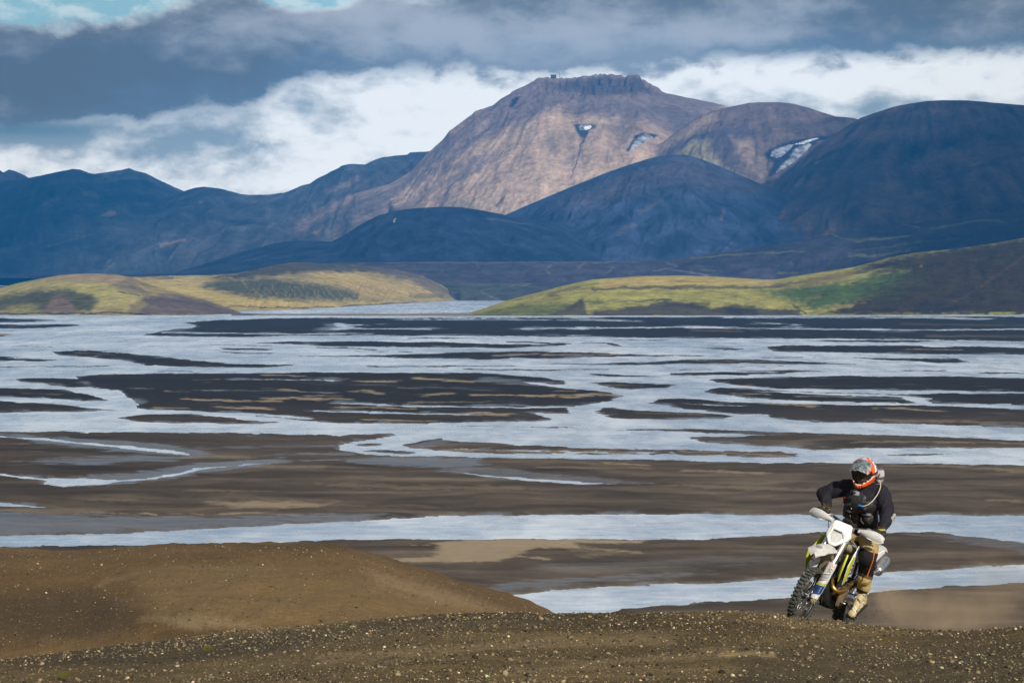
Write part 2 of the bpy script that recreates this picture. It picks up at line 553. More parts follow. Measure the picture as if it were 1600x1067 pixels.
# the table mountain
crestC = [(120, 470), (200, 450), (270, 428), (300, 418), (340, 403), (380, 388), (440, 362), (500, 330), (560, 303), (610, 287), (640, 270), (670, 238),
          (690, 220), (697, 212), (702, 205), (712, 198), (722, 190), (738, 179), (742, 174), (752, 171), (770, 165), (782, 155), (797, 147), (799, 144),
          (822, 133), (834, 127), (838, 123), (843, 121), (850, 122), (860, 121.5), (876, 122.5), (890, 123.5), (905, 120), (920, 118.5), (940, 116.5), (950, 115.5),
          (965, 117), (975, 119), (985, 118.5), (990, 117.5), (998, 117.3), (1000, 119), (1003, 125), (1006, 125.5), (1012, 130), (1030, 138), (1033, 142),
          (1037, 145), (1060, 150), (1100, 158), (1134, 165.5), (1180, 185), (1240, 215), (1300, 250)]
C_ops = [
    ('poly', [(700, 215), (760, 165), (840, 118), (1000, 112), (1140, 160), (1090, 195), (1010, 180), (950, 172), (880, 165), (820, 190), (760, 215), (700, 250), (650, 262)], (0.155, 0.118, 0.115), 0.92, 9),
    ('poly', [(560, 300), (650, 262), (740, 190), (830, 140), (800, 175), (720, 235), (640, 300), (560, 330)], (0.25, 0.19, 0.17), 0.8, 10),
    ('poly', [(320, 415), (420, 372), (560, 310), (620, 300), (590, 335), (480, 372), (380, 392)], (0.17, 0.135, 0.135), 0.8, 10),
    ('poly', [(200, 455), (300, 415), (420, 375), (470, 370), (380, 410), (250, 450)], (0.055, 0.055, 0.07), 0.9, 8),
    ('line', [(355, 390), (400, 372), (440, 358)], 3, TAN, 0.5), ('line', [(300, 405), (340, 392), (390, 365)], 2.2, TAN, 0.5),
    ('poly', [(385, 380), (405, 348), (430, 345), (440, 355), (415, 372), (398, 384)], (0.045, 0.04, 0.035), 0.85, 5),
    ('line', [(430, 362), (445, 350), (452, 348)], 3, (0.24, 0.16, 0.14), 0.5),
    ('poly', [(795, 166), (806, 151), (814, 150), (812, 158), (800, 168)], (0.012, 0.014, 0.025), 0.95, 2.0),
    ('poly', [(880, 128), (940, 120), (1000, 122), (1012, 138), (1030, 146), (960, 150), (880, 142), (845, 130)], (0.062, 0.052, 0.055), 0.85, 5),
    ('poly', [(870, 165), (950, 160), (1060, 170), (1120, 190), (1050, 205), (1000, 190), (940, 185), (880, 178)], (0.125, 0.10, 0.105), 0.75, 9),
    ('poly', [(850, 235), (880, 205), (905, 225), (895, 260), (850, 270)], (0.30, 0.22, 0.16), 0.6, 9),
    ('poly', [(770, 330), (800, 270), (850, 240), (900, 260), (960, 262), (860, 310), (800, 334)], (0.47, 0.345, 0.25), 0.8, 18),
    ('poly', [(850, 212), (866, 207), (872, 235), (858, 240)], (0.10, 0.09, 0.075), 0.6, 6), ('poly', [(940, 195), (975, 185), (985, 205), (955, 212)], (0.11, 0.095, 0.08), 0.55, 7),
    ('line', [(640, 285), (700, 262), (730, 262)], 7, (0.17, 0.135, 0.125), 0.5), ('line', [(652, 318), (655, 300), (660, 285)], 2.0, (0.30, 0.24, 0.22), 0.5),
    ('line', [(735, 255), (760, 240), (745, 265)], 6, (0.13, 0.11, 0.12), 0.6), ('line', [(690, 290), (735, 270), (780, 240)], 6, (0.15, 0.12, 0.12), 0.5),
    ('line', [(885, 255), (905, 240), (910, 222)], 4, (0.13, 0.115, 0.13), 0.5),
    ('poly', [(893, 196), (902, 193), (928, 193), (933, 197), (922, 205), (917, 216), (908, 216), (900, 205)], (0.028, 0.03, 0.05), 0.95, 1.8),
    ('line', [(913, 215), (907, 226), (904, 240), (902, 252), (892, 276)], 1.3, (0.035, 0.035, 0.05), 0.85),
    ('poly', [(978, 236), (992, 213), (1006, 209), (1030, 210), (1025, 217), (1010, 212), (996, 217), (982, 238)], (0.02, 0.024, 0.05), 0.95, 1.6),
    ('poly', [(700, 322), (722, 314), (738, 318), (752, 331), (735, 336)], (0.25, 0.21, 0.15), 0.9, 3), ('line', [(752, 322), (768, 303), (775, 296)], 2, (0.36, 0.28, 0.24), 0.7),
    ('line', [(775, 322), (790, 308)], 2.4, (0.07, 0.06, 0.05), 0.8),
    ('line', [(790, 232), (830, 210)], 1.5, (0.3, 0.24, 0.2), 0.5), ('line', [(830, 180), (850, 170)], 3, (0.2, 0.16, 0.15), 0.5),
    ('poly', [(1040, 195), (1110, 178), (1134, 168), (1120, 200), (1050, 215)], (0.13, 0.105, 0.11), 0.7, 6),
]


def C_relief(PX, t, Z):
    # rim cliffs under the summit plateau and a fold above the snow hollows
    rim = np.exp(-((PX - 930) / 85.0) ** 4)
    Z = Z - rim * 44.0 * sstep(0.93, 0.965, t) * (1 - sstep(0.975, 1.0, t)) * (1 + fbm(PX / 5.0, t * 30, 3, 77))
    Z = Z + 40 * rim * (fbm(PX / 9.0, t * 20, 4, 78) * sstep(0.85, 0.95, t) * (1 - sstep(0.985, 1.0, t)))
    return Z


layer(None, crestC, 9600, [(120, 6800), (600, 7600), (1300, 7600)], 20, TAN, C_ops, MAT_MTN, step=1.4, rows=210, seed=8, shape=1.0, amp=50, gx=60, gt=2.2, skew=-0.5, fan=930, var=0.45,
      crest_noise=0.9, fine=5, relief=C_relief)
layer(None, [(420, 470), (560, 420), (700, 352), (760, 338), (830, 325), (900, 300), (960, 270), (1000, 246), (1030, 226), (1060, 203), (1085, 186), (1110, 174), (1140, 166.5), (1170, 160.5), (1185, 159.5),
                   (1220, 159.7), (1240, 162), (1262, 168), (1285, 176), (1306, 182), (1335, 184.5), (1400, 205), (1500, 240)],
      8900, 7600, 40, (0.125, 0.09, 0.08),
      [('poly', [(960, 275), (1040, 216), (1110, 176), (1120, 185), (1060, 225), (1000, 268), (930, 300), (850, 330)], (0.32, 0.235, 0.175), 0.85, 8),  # sunlit diagonal band, brightened in the ground colour
       ('poly', [(1010, 250), (1060, 222), (1130, 200), (1190, 205), (1150, 215), (1090, 222), (1030, 250)], (0.07, 0.06, 0.075), 0.8, 7),
       ('poly', [(1048, 250), (1070, 228), (1085, 219), (1103, 220), (1118, 238), (1135, 260), (1165, 278), (1190, 294), (1150, 290), (1100, 262)], (0.25, 0.215, 0.125), 0.9, 4),
       ('poly', [(1140, 215), (1170, 220), (1190, 245), (1205, 262), (1190, 282), (1170, 262), (1150, 245)], (0.30, 0.225, 0.17), 0.8, 7),
       ('poly', [(1105, 225), (1140, 222), (1160, 255), (1150, 266), (1115, 245)], (0.10, 0.08, 0.095), 0.7, 7),
       ('poly', [(1200, 195), (1230, 190), (1245, 212), (1220, 218)], (0.16, 0.13, 0.10), 0.5, 9),
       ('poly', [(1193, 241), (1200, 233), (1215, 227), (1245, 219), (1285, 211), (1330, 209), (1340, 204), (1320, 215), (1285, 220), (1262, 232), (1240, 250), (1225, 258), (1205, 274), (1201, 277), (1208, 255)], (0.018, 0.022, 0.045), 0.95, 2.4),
       ('poly', [(1215, 190), (1330, 186), (1345, 190), (1290, 205), (1240, 212)], (0.10, 0.082, 0.08), 0.5, 10)],
      MAT_MTN, step=1.5, rows=130, seed=10, shape=0.95, amp=62, gx=50, skew=-0.4, fan=1190, crest_noise=0.25, fine=4)
layer(None, [(850, 470), (1020, 430), (1150, 352), (1185, 318), (1205, 295), (1225, 272), (1250, 250), (1275, 228), (1300, 212), (1325, 196), (1345, 184), (1365, 177), (1392, 168), (1415, 163), (1445, 158.5),
                   (1475, 157), (1500, 157), (1530, 159), (1560, 161.5), (1600, 165), (1700, 172), (1850, 200), (2100, 240)],
      8300, 6300, 60, (0.105, 0.072, 0.06),
      [('poly', [(1300, 245), (1345, 225), (1375, 250), (1370, 285), (1310, 285), (1270, 265)], (0.09, 0.068, 0.068), 0.6, 12),
       ('poly', [(1200, 310), (1250, 290), (1330, 310), (1300, 345), (1220, 330)], (0.075, 0.055, 0.06), 0.6, 12),
       ('line', [(1262, 262), (1300, 238), (1330, 224)], 4, (0.03, 0.03, 0.045), 0.6), ('line', [(1275, 256), (1284, 251)], 1.5, TAN, 0.7),
       ('poly', [(1345, 190), (1420, 172), (1500, 180), (1600, 190), (1600, 200), (1450, 200), (1350, 205)], (0.06, 0.052, 0.055), 0.6, 10),
       ('line', [(1440, 335), (1490, 318), (1540, 295)], 2.5, (0.08, 0.07, 0.05), 0.6), ('line', [(1450, 285), (1600, 240)], 5, (0.03, 0.03, 0.04), 0.5)],
      MAT_MTN, step=1.7, rows=130, seed=12, shape=0.9, amp=95, gx=62, skew=-0.5, fan=1490, var=1.15, crest_noise=0.2, fine=4)
# dark ash cone in front
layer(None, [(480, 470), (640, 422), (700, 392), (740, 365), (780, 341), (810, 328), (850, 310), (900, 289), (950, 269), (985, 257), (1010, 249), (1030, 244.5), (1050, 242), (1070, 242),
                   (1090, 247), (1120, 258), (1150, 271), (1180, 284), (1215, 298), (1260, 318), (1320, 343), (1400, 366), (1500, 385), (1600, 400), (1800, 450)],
      7600, 6300, 60, (0.030, 0.042, 0.085),  # dark ash, with the blue of skylight put into its colour
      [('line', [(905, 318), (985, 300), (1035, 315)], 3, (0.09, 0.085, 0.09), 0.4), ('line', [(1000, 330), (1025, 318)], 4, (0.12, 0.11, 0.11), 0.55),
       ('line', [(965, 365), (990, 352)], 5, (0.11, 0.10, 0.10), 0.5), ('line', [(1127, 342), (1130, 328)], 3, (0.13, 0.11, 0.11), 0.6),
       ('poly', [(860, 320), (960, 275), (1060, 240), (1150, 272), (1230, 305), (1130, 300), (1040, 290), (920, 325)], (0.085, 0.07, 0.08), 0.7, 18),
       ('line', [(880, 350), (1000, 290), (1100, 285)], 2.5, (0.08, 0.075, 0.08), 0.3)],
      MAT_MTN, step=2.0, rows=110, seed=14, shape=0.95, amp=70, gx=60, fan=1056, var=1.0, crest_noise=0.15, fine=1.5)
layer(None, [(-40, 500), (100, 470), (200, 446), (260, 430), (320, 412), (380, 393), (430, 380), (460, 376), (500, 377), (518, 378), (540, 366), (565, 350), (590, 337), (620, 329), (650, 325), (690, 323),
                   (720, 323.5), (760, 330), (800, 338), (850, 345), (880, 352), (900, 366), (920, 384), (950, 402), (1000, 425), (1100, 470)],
      6900, 6100, 70, (0.016, 0.024, 0.05),  # skylight blue is in this dark hill's colour too
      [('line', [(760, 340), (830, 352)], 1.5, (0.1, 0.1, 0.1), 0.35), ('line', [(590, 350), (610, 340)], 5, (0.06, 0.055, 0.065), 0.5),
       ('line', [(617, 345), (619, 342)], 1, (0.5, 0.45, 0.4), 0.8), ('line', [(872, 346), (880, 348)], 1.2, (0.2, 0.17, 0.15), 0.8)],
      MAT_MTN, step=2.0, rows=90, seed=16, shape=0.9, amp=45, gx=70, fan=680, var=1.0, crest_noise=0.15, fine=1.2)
build_massif()
# terrace country in front of the mountains
STREAK = (0.15, 0.155, 0.075)
layer('terrace', [(-900, 449), (0, 447), (200, 444.5), (300, 440), (400, 421), (450, 414), (520, 411), (600, 410), (700, 409), (900, 408.5), (1000, 408), (1050, 406), (1100, 398), (1150, 391), (1200, 385), (1240, 379), (1300, 366),
                  (1400, 352), (1500, 342), (1600, 328), (1800, 305), (2000, 300)],
      6150, 5350, 10, (0.058, 0.048, 0.06),
      [('line', [(560, 411), (700, 410), (1000, 410)], 1.3, (0.14, 0.12, 0.10), 0.6), ('line', [(1020, 424), (1060, 415), (1045, 411)], 1.2, (0.2, 0.18, 0.18), 0.7),
       ('line', [(1040, 420), (1110, 432), (1210, 440)], 1.3, (0.22, 0.19, 0.2), 0.7), ('line', [(860, 428), (850, 420), (862, 414)], 1.2, (0.15, 0.14, 0.13), 0.6),
       ('line', [(745, 413), (748, 418)], 1.6, STREAK, 0.6), ('line', [(905, 417), (912, 412)], 2, STREAK, 0.6), ('line', [(945, 428), (958, 418)], 1.5, STREAK, 0.5),
       ('line', [(1080, 403), (1200, 395), (1255, 392)], 1.6, STREAK, 0.8), ('line', [(1150, 390), (1160, 386), (1200, 380)], 3, STREAK, 0.35),
       ('line', [(1302, 366), (1310, 371), (1345, 376), (1420, 369)], 2.2, (0.20, 0.20, 0.09), 0.85), ('line', [(1325, 399), (1380, 399), (1420, 391)], 2.4, (0.20, 0.20, 0.08), 0.85),
       ('line', [(1340, 392), (1440, 378), (1500, 372)], 1.8, STREAK, 0.6), ('line', [(1455, 357), (1540, 343), (1570, 346)], 2.0, STREAK, 0.7), ('line', [(1410, 352), (1438, 355)], 1.3, (0.2, 0.17, 0.15), 0.8),
       ('line', [(1100, 422), (1118, 423)], 1.5, STREAK, 0.6), ('line', [(1215, 427), (1245, 427)], 1.5, (0.2, 0.18, 0.1), 0.7), ('line', [(1235, 410), (1240, 414)], 2, STREAK, 0.6),
       ('line', [(1060, 438), (1200, 430)], 2, (0.09, 0.07, 0.085), 0.6), ('poly', [(1250, 375), (1400, 358), (1440, 365), (1330, 375)], (0.025, 0.025, 0.035), 0.6, 5),
       ('poly', [(1430, 375), (1620, 345), (1620, 380), (1400, 395)], (0.035, 0.042, 0.035), 0.6, 10), ('line', [(1560, 352), (1620, 336)], 3, (0.07, 0.085, 0.045), 0.5)],
      MAT_MTN, step=2.0, rows=90, seed=18, shape=0.55, amp=14, gx=30, gt=3, crest_noise=0.25, fine=1.2)
layer('terrace', [(560, 436), (640, 434), (700, 432), (900, 434), (1000, 441), (1100, 455)], 5700, 5190, 0.5, (0.062, 0.066, 0.045),
      [('line', [(700, 433), (890, 434)], 1.0, (0.14, 0.12, 0.09), 0.7), ('line', [(752, 456), (770, 452), (800, 447), (850, 440)], 1.0, (0.15, 0.15, 0.08), 0.7),
       ('line', [(780, 468), (762, 463), (755, 458)], 1.2, (0.17, 0.14, 0.11), 0.8), ('poly', [(700, 462), (760, 456), (700, 470)], (0.11, 0.09, 0.05), 0.5, 3),
       ('poly', [(710, 460), (720, 458), (718, 469), (712, 469)], (0.02, 0.02, 0.02), 0.9, 1.5), ('poly', [(770, 455), (880, 440), (950, 445), (830, 462)], (0.05, 0.045, 0.05), 0.6, 5)],
      MAT_HILL, step=2.0, rows=70, seed=20, shape=0.8, amp=8, gx=40, crest_noise=0.3)
# golden hill beyond the lake shore
GOLD = (0.50, 0.385, 0.13)
flut = []
_r = random.Random(5)
for i in range(24):
    fx = 395 + i * 9.5
    flut.append(('line', [(fx, 448 + _r.uniform(-4, 4)), (fx + 12 + _r.uniform(-3, 3), 462), (fx + 22, 470)], 0.8, (0.30, 0.27, 0.12), 0.5))


def H2_relief(PX, t, Z):
    g = sstep(370, 400, PX) * (1 - sstep(600, 640, PX)) * sstep(0.03, 0.15, t) * (1 - sstep(0.45, 0.75, t))
    return Z + 4.0 * g * fbm(PX / 9.0 - t * 4.5, t * 1.5, 3, 91, ridged=True)


layer('grassy_hill', [(150, 450), (180, 433), (285, 430.5), (330, 430), (370, 427), (400, 421), (430, 414), (455, 410.5), (480, 410), (510, 412), (560, 414), (620, 421), (660, 431),
                      (690, 445), (712, 460), (718, 467), (724, 469.3)],
      [(150, 4300), (400, 4600), (560, 5300), (724, 5400)], [(150, 3250), (375, 3380), (480, 3617), (600, 4320), (700, 5100), (724, 5200)], 0.3, (0.33, 0.26, 0.11),
      [('poly', [(210, 436), (300, 436), (350, 452), (460, 474), (600, 476), (520, 482), (380, 484), (260, 460)], GOLD, 0.95, 8),
       ('poly', [(480, 428), (560, 425), (640, 440), (700, 456), (690, 466), (600, 468), (540, 450), (500, 440)], (0.43, 0.32, 0.12), 0.9, 9),
       ('poly', [(310, 448), (340, 438), (420, 434), (500, 444), (560, 458), (560, 468), (460, 469), (380, 463)], (0.075, 0.082, 0.05), 0.95, 6),
       ('poly', [(330, 434), (400, 418), (455, 407), (500, 407), (600, 416), (690, 438), (640, 433), (560, 425), (480, 425), (430, 431), (380, 435)], (0.052, 0.048, 0.042), 0.92, 4),
       ('line', [(375, 438), (450, 434), (530, 434)], 1.2, (0.25, 0.21, 0.11), 0.6), ('line', [(378, 438), (385, 448), (402, 458), (412, 466)], 2.0, (0.24, 0.22, 0.09), 0.8),
       ('line', [(385, 447), (398, 456)], 1.2, (0.03, 0.03, 0.02), 0.8), ('line', [(205, 432), (270, 434)], 3, (0.12, 0.095, 0.08), 0.6),
       ('poly', [(585, 416), (640, 422), (690, 440), (724, 469), (690, 463), (640, 441), (590, 428)], (0.12, 0.098, 0.07), 0.85, 7), ('line', [(640, 462), (690, 463)], 4, (0.10, 0.10, 0.05), 0.6),
       ('line', [(340, 479), (400, 480), (500, 480), (640, 474)], 1.2, (0.09, 0.065, 0.05), 0.8)] + flut,
      MAT_HILL, step=1.6, rows=130, seed=22, shape=1.25, amp=10, gx=60, crest_noise=0.2, relief=H2_relief)
# nearest left hill
layer('grassy_hill', [(-700, 470), (-300, 466), (-60, 458), (0, 450), (25, 443), (60, 436), (90, 430.5), (110, 428.5), (135, 427.5), (180, 428.5), (205, 433), (225, 442), (250, 450), (285, 459),
                      (320, 468), (350, 479), (370, 486), (385, 490), (400, 492)],
      [(-700, 3700), (200, 3500), (400, 3250)], [(-700, 2985), (120, 2975), (300, 2960), (400, 3110)], -0.3, (0.27, 0.22, 0.09),
      [('poly', [(-100, 470), (30, 442), (90, 434), (160, 440), (215, 456), (225, 465), (200, 478), (140, 480), (60, 450), (0, 462)], (0.36, 0.31, 0.10), 0.95, 6),
       ('poly', [(60, 434), (130, 427), (190, 428), (215, 447), (180, 444), (100, 438)], (0.32, 0.24, 0.14), 0.85, 4),
       ('poly', [(-40, 474), (40, 456), (100, 450), (140, 460), (155, 470), (140, 486), (70, 486), (20, 480), (-20, 486)], (0.05, 0.055, 0.022), 0.9, 5),
       ('poly', [(70, 488), (80, 466), (95, 460), (110, 470), (118, 487)], (0.17, 0.115, 0.085), 0.9, 4), ('poly', [(0, 486), (30, 474), (60, 474), (66, 488)], (0.19, 0.175, 0.045), 0.7, 4),
       ('poly', [(225, 466), (260, 460), (300, 464), (350, 478), (395, 493), (215, 493), (200, 486)], (0.12, 0.088, 0.078), 0.95, 5),
       ('poly', [(185, 492), (225, 470), (232, 476), (215, 492)], (0.22, 0.18, 0.07), 0.8, 3), ('line', [(185, 455), (200, 457), (215, 463)], 1.0, (0.03, 0.03, 0.02), 0.7),
       ('line', [(235, 466), (300, 472), (340, 484)], 3, (0.09, 0.07, 0.068), 0.6), ('poly', [(170, 448), (198, 434), (215, 444), (235, 460), (215, 462)], (0.13, 0.105, 0.085), 0.6, 5),
       ('line', [(-100, 491), (60, 490), (180, 489), (230, 492)], 1.6, (0.025, 0.022, 0.02), 0.9)],
      MAT_HILL, step=1.6, rows=100, seed=24, shape=0.62, amp=13, gx=45, crest_noise=0.2, px_range=(-700, 400))
# right hill
YG = (0.31, 0.285, 0.075)
layer('grassy_hill', [(705, 494.5), (720, 493), (735, 488), (750, 484), (790, 470), (830, 459.5), (870, 449), (900, 442), (925, 437), (950, 435), (1000, 431.5), (1060, 430.5), (1100, 431.5),
                      (1150, 434.5), (1190, 437), (1215, 436.5), (1245, 431), (1270, 427), (1330, 418), (1360, 411), (1390, 402), (1430, 395), (1500, 388), (1560, 379), (1600, 372), (1800, 345), (2300, 330)],
      [(705, 3050), (760, 3300), (1000, 3600), (1600, 3900), (2300, 3900)], [(705, 2960), (1100, 2935), (1600, 3010), (2300, 2960)], -0.3, YG,
      [('poly', [(940, 433), (1060, 429), (1200, 436), (1240, 433), (1200, 446), (1050, 448), (930, 449)], (0.46, 0.355, 0.12), 0.85, 4),
       ('line', [(925, 453), (1000, 449), (1100, 449), (1200, 449), (1260, 440), (1330, 428), (1400, 412)], 3.0, (0.085, 0.065, 0.04), 0.75),
       ('line', [(855, 460), (905, 448)], 3, (0.17, 0.13, 0.075), 0.6),
       ('poly', [(735, 494), (775, 484), (830, 474), (870, 478), (920, 468), (912, 476), (860, 494)], (0.085, 0.105, 0.028), 0.8, 5),
       ('poly', [(850, 495), (880, 484), (910, 466), (915, 480), (920, 495)], (0.07, 0.062, 0.045), 0.9, 3),
       ('poly', [(910, 495), (930, 486), (1000, 478), (1040, 469), (1080, 474), (1110, 480), (1250, 484), (1255, 495)], (0.065, 0.055, 0.042), 0.95, 2.5),
       ('poly', [(1035, 470), (1110, 474), (1100, 480), (1040, 478)], (0.045, 0.04, 0.03), 0.7, 3), ('poly', [(915, 470), (935, 466), (945, 475), (925, 480)], (0.09, 0.12, 0.03), 0.6, 4),
       ('poly', [(1130, 478), (1150, 474), (1180, 478), (1185, 493), (1135, 493)], (0.03, 0.027, 0.02), 0.7, 3),
       ('line', [(965, 472), (1010, 470), (1050, 468)], 1.2, (0.03, 0.03, 0.02), 0.7), ('line', [(858, 461), (875, 463)], 1.3, (0.03, 0.03, 0.02), 0.6),
       ('poly', [(1190, 455), (1250, 447), (1330, 440), (1400, 420), (1440, 425), (1400, 455), (1330, 475), (1270, 486), (1240, 470)], (0.058, 0.10, 0.022), 0.95, 8),
       ('poly', [(1270, 434), (1340, 420), (1335, 430), (1280, 446), (1220, 452)], (0.24, 0.19, 0.065), 0.85, 4),
       ('poly', [(1340, 420), (1390, 402), (1500, 385), (1620, 368), (1900, 330), (2300, 320), (2300, 495), (1280, 495), (1300, 484), (1340, 470), (1390, 448), (1420, 425)], (0.030, 0.021, 0.012), 0.97, 9),
       ('poly', [(1330, 465), (1400, 430), (1450, 430), (1400, 470)], (0.055, 0.062, 0.018), 0.6, 8), ('line', [(1360, 430), (1392, 421)], 3, (0.10, 0.13, 0.03), 0.6), ('line', [(1438, 417), (1442, 414)], 1.6, (0.2, 0.15, 0.03), 0.8),
       ('line', [(1245, 480), (1260, 470), (1280, 462)], 3, (0.17, 0.17, 0.05), 0.8), ('line', [(1240, 476), (1250, 484), (1260, 490)], 1.6, (0.03, 0.03, 0.015), 0.7), ('line', [(1275, 486), (1310, 479), (1335, 477)], 2.0, (0.24, 0.19, 0.07), 0.85),
       ('line', [(1275, 491.5), (1400, 491), (1500, 491)], 1.0, (0.2, 0.17, 0.04), 0.8), ('line', [(1520, 491), (1600, 491)], 1.4, (0.34, 0.32, 0.03), 0.9),
       ('line', [(1480, 478), (1530, 450), (1600, 400)], 3, (0.075, 0.045, 0.025), 0.6), ('line', [(1440, 475), (1520, 455), (1600, 440)], 2, (0.03, 0.02, 0.02), 0.6),
       ('poly', [(1425, 488), (1440, 468), (1490, 474), (1500, 488)], (0.02, 0.017, 0.018), 0.7, 5), ('line', [(735, 492.5), (900, 493), (1250, 493.5)], 0.9, (0.03, 0.03, 0.02), 0.7)],
      MAT_HILL, step=1.6, rows=120, seed=26, shape=0.62, amp=13, gx=45, skew=0.5, crest_noise=0.2)
# ================================================================ the braided river plain
# survey sketch of bars (L), channels (W), damp flats (D) and dry silt (T); all lie on the flat plain
L = [
    [(365, 489.3), (760, 489.3), (900, 492.4), (1000, 493.2), (360, 493.2)],
    [(0, 497), (50, 498), (93, 501), (50, 503), (0, 504), (-200, 504), (-200, 497)],
    [(-200, 507), (0, 507), (113, 506.5), (127, 508.5), (67, 512.5), (0, 513), (-200, 514)],
    [(-60, 521), (0, 521.5), (22, 523), (0, 526), (-60, 527)],
    [(224, 523), (253, 517), (293, 513.5), (307, 508.5), (287, 504), (347, 500), (470, 496.5), (700, 496), (1000, 495.3), (1600, 494.3), (2000, 494),
     (2000, 535), (1600, 533), (1400, 530), (1066, 528), (900, 526), (700, 524.5), (533, 523.5), (450, 525), (340, 527), (250, 525)],
    [(78, 548.5), (147, 547.5), (213, 553), (300, 562.5), (360, 568), (463, 570.5), (417, 574.5), (333, 573.5), (233, 571.5), (200, 563.5), (133, 558), (90, 554)],
    [(-100, 556), (0, 556.5), (20, 558), (60, 560), (100, 562.5), (67, 564.5), (20, 564), (-100, 563.5)],
    [(23, 592), (83, 590), (130, 593), (140, 604), (110, 606), (70, 600), (30, 596)],
    [(117, 588), (187, 584), (467, 582), (740, 582.5), (790, 585), (840, 589), (875, 594), (893, 600), (870, 600), (815, 597), (850, 603), (900, 608), (950, 613), (976, 618),
     (950, 627), (900, 633), (886, 640), (896, 646), (833, 645), (866, 656), (833, 658), (766, 658), (666, 662), (533, 661), (470, 657), (400, 650), (378, 645.5),
     (300, 642), (233, 640), (210, 637), (217, 628), (197, 620), (187, 610), (143, 607), (133, 600)],
    [(-100, 606), (0, 606), (47, 606), (100, 609), (140, 618), (173, 626), (133, 626), (67, 622), (0, 620), (-100, 620)],
    [(-100, 627), (0, 627), (67, 630), (140, 637), (180, 641), (100, 643), (0, 645), (-100, 646)],
    [(180, 653), (233, 646.5), (300, 647), (350, 653), (440, 660), (400, 662), (233, 660)],
    [(626, 696), (666, 687), (693, 684), (690, 688), (713, 689), (766, 692), (820, 696), (900, 700), (1066, 703.5), (1200, 706), (1250, 708.5), (1240, 713),
     (1066, 710.5), (930, 709), (766, 708), (673, 703), (640, 700)],
    [(946, 672.5), (1000, 671), (1066, 670), (1250, 676), (1400, 680), (1600, 688), (2000, 698), (2000, 706), (1600, 699.5), (1350, 700), (1273, 703.5), (1233, 699),
     (1106, 691.5), (1073, 684), (1166, 681.5), (1240, 680), (1180, 679), (1066, 674)],
    [(1066, 704), (1150, 708.5), (1253, 712.5), (1226, 714.5), (1066, 711), (1000, 707)],
    [(1370, 710), (1493, 708.5), (1433, 712.5)],
    [(393, 536), (450, 533.5), (533, 533), (633, 534), (733, 536), (800, 538), (883, 537), (886, 540), (786, 544), (633, 542.5), (533, 541.5)],
    [(340, 544), (427, 545.3), (417, 547.3), (353, 546.5)],
    [(444, 556.5), (533, 555.5), (633, 554), (733, 550), (816, 548.5), (900, 550), (1000, 554), (1093, 555.5), (966, 557.5), (866, 559.5), (766, 561.5), (633, 559.5), (566, 557.5)],
    [(836, 567.7), (933, 567.3), (1000, 566), (1066, 562.5), (1133, 561.3), (1206, 563.3), (1280, 566), (1340, 568.5), (1366, 569.5), (1266, 568.7), (1133, 568.3), (1066, 567.7), (1000, 570.5), (933, 570)],
    [(916, 584), (1030, 587), (983, 589.3), (933, 587.3)],
    [(916, 596.7), (966, 597.3), (1063, 601.7), (1040, 606), (983, 608.5), (950, 604)],
    [(1196, 541), (1253, 539.5), (1416, 540), (1566, 542.5), (1700, 543.5), (2000, 544), (2000, 556), (1700, 554), (1600, 554), (1400, 552.5), (1213, 548.5), (1200, 545)],
    [(1260, 531.7), (1366, 531), (1493, 533.3), (1400, 535.3), (1300, 533.5)],
    [(1093, 544), (1133, 543.3), (1166, 545.7), (1133, 547.3)],
    [(1326, 558.7), (1433, 560), (1500, 560), (1518, 565), (1493, 567.7), (1433, 565), (1366, 562.3)],
    [(1143, 580), (1233, 577.3), (1293, 580), (1233, 582)],
    [(1046, 583), (1133, 581.7), (1253, 582.7), (1166, 586), (1046, 586.5)],
    [(1103, 592.7), (1183, 590), (1300, 587.5), (1500, 588.5), (1700, 593), (2000, 598), (2000, 612), (1600, 612), (1400, 609.5), (1206, 606.7), (1146, 601.7)],
    [(1096, 613), (1123, 605), (1200, 609.5), (1300, 613.5), (1400, 615.5), (1600, 614.5), (2000, 616), (2000, 634), (1600, 633), (1450, 630), (1366, 629.5), (1266, 626.7), (1166, 621.7)],
    [(1016, 630), (1030, 623), (1066, 621.5), (1133, 628), (1266, 631.7), (1443, 633.3), (1600, 639), (2000, 645), (2000, 672), (1700, 668), (1600, 667.5), (1400, 661.7),
     (1266, 658.3), (1206, 653.3), (1200, 648.3), (1150, 646.7), (1100, 641.7), (1066, 638)],
    [(926, 645), (946, 636.5), (1000, 641), (1066, 645), (1100, 645), (1150, 650), (1133, 654), (1066, 655), (966, 654)],
]
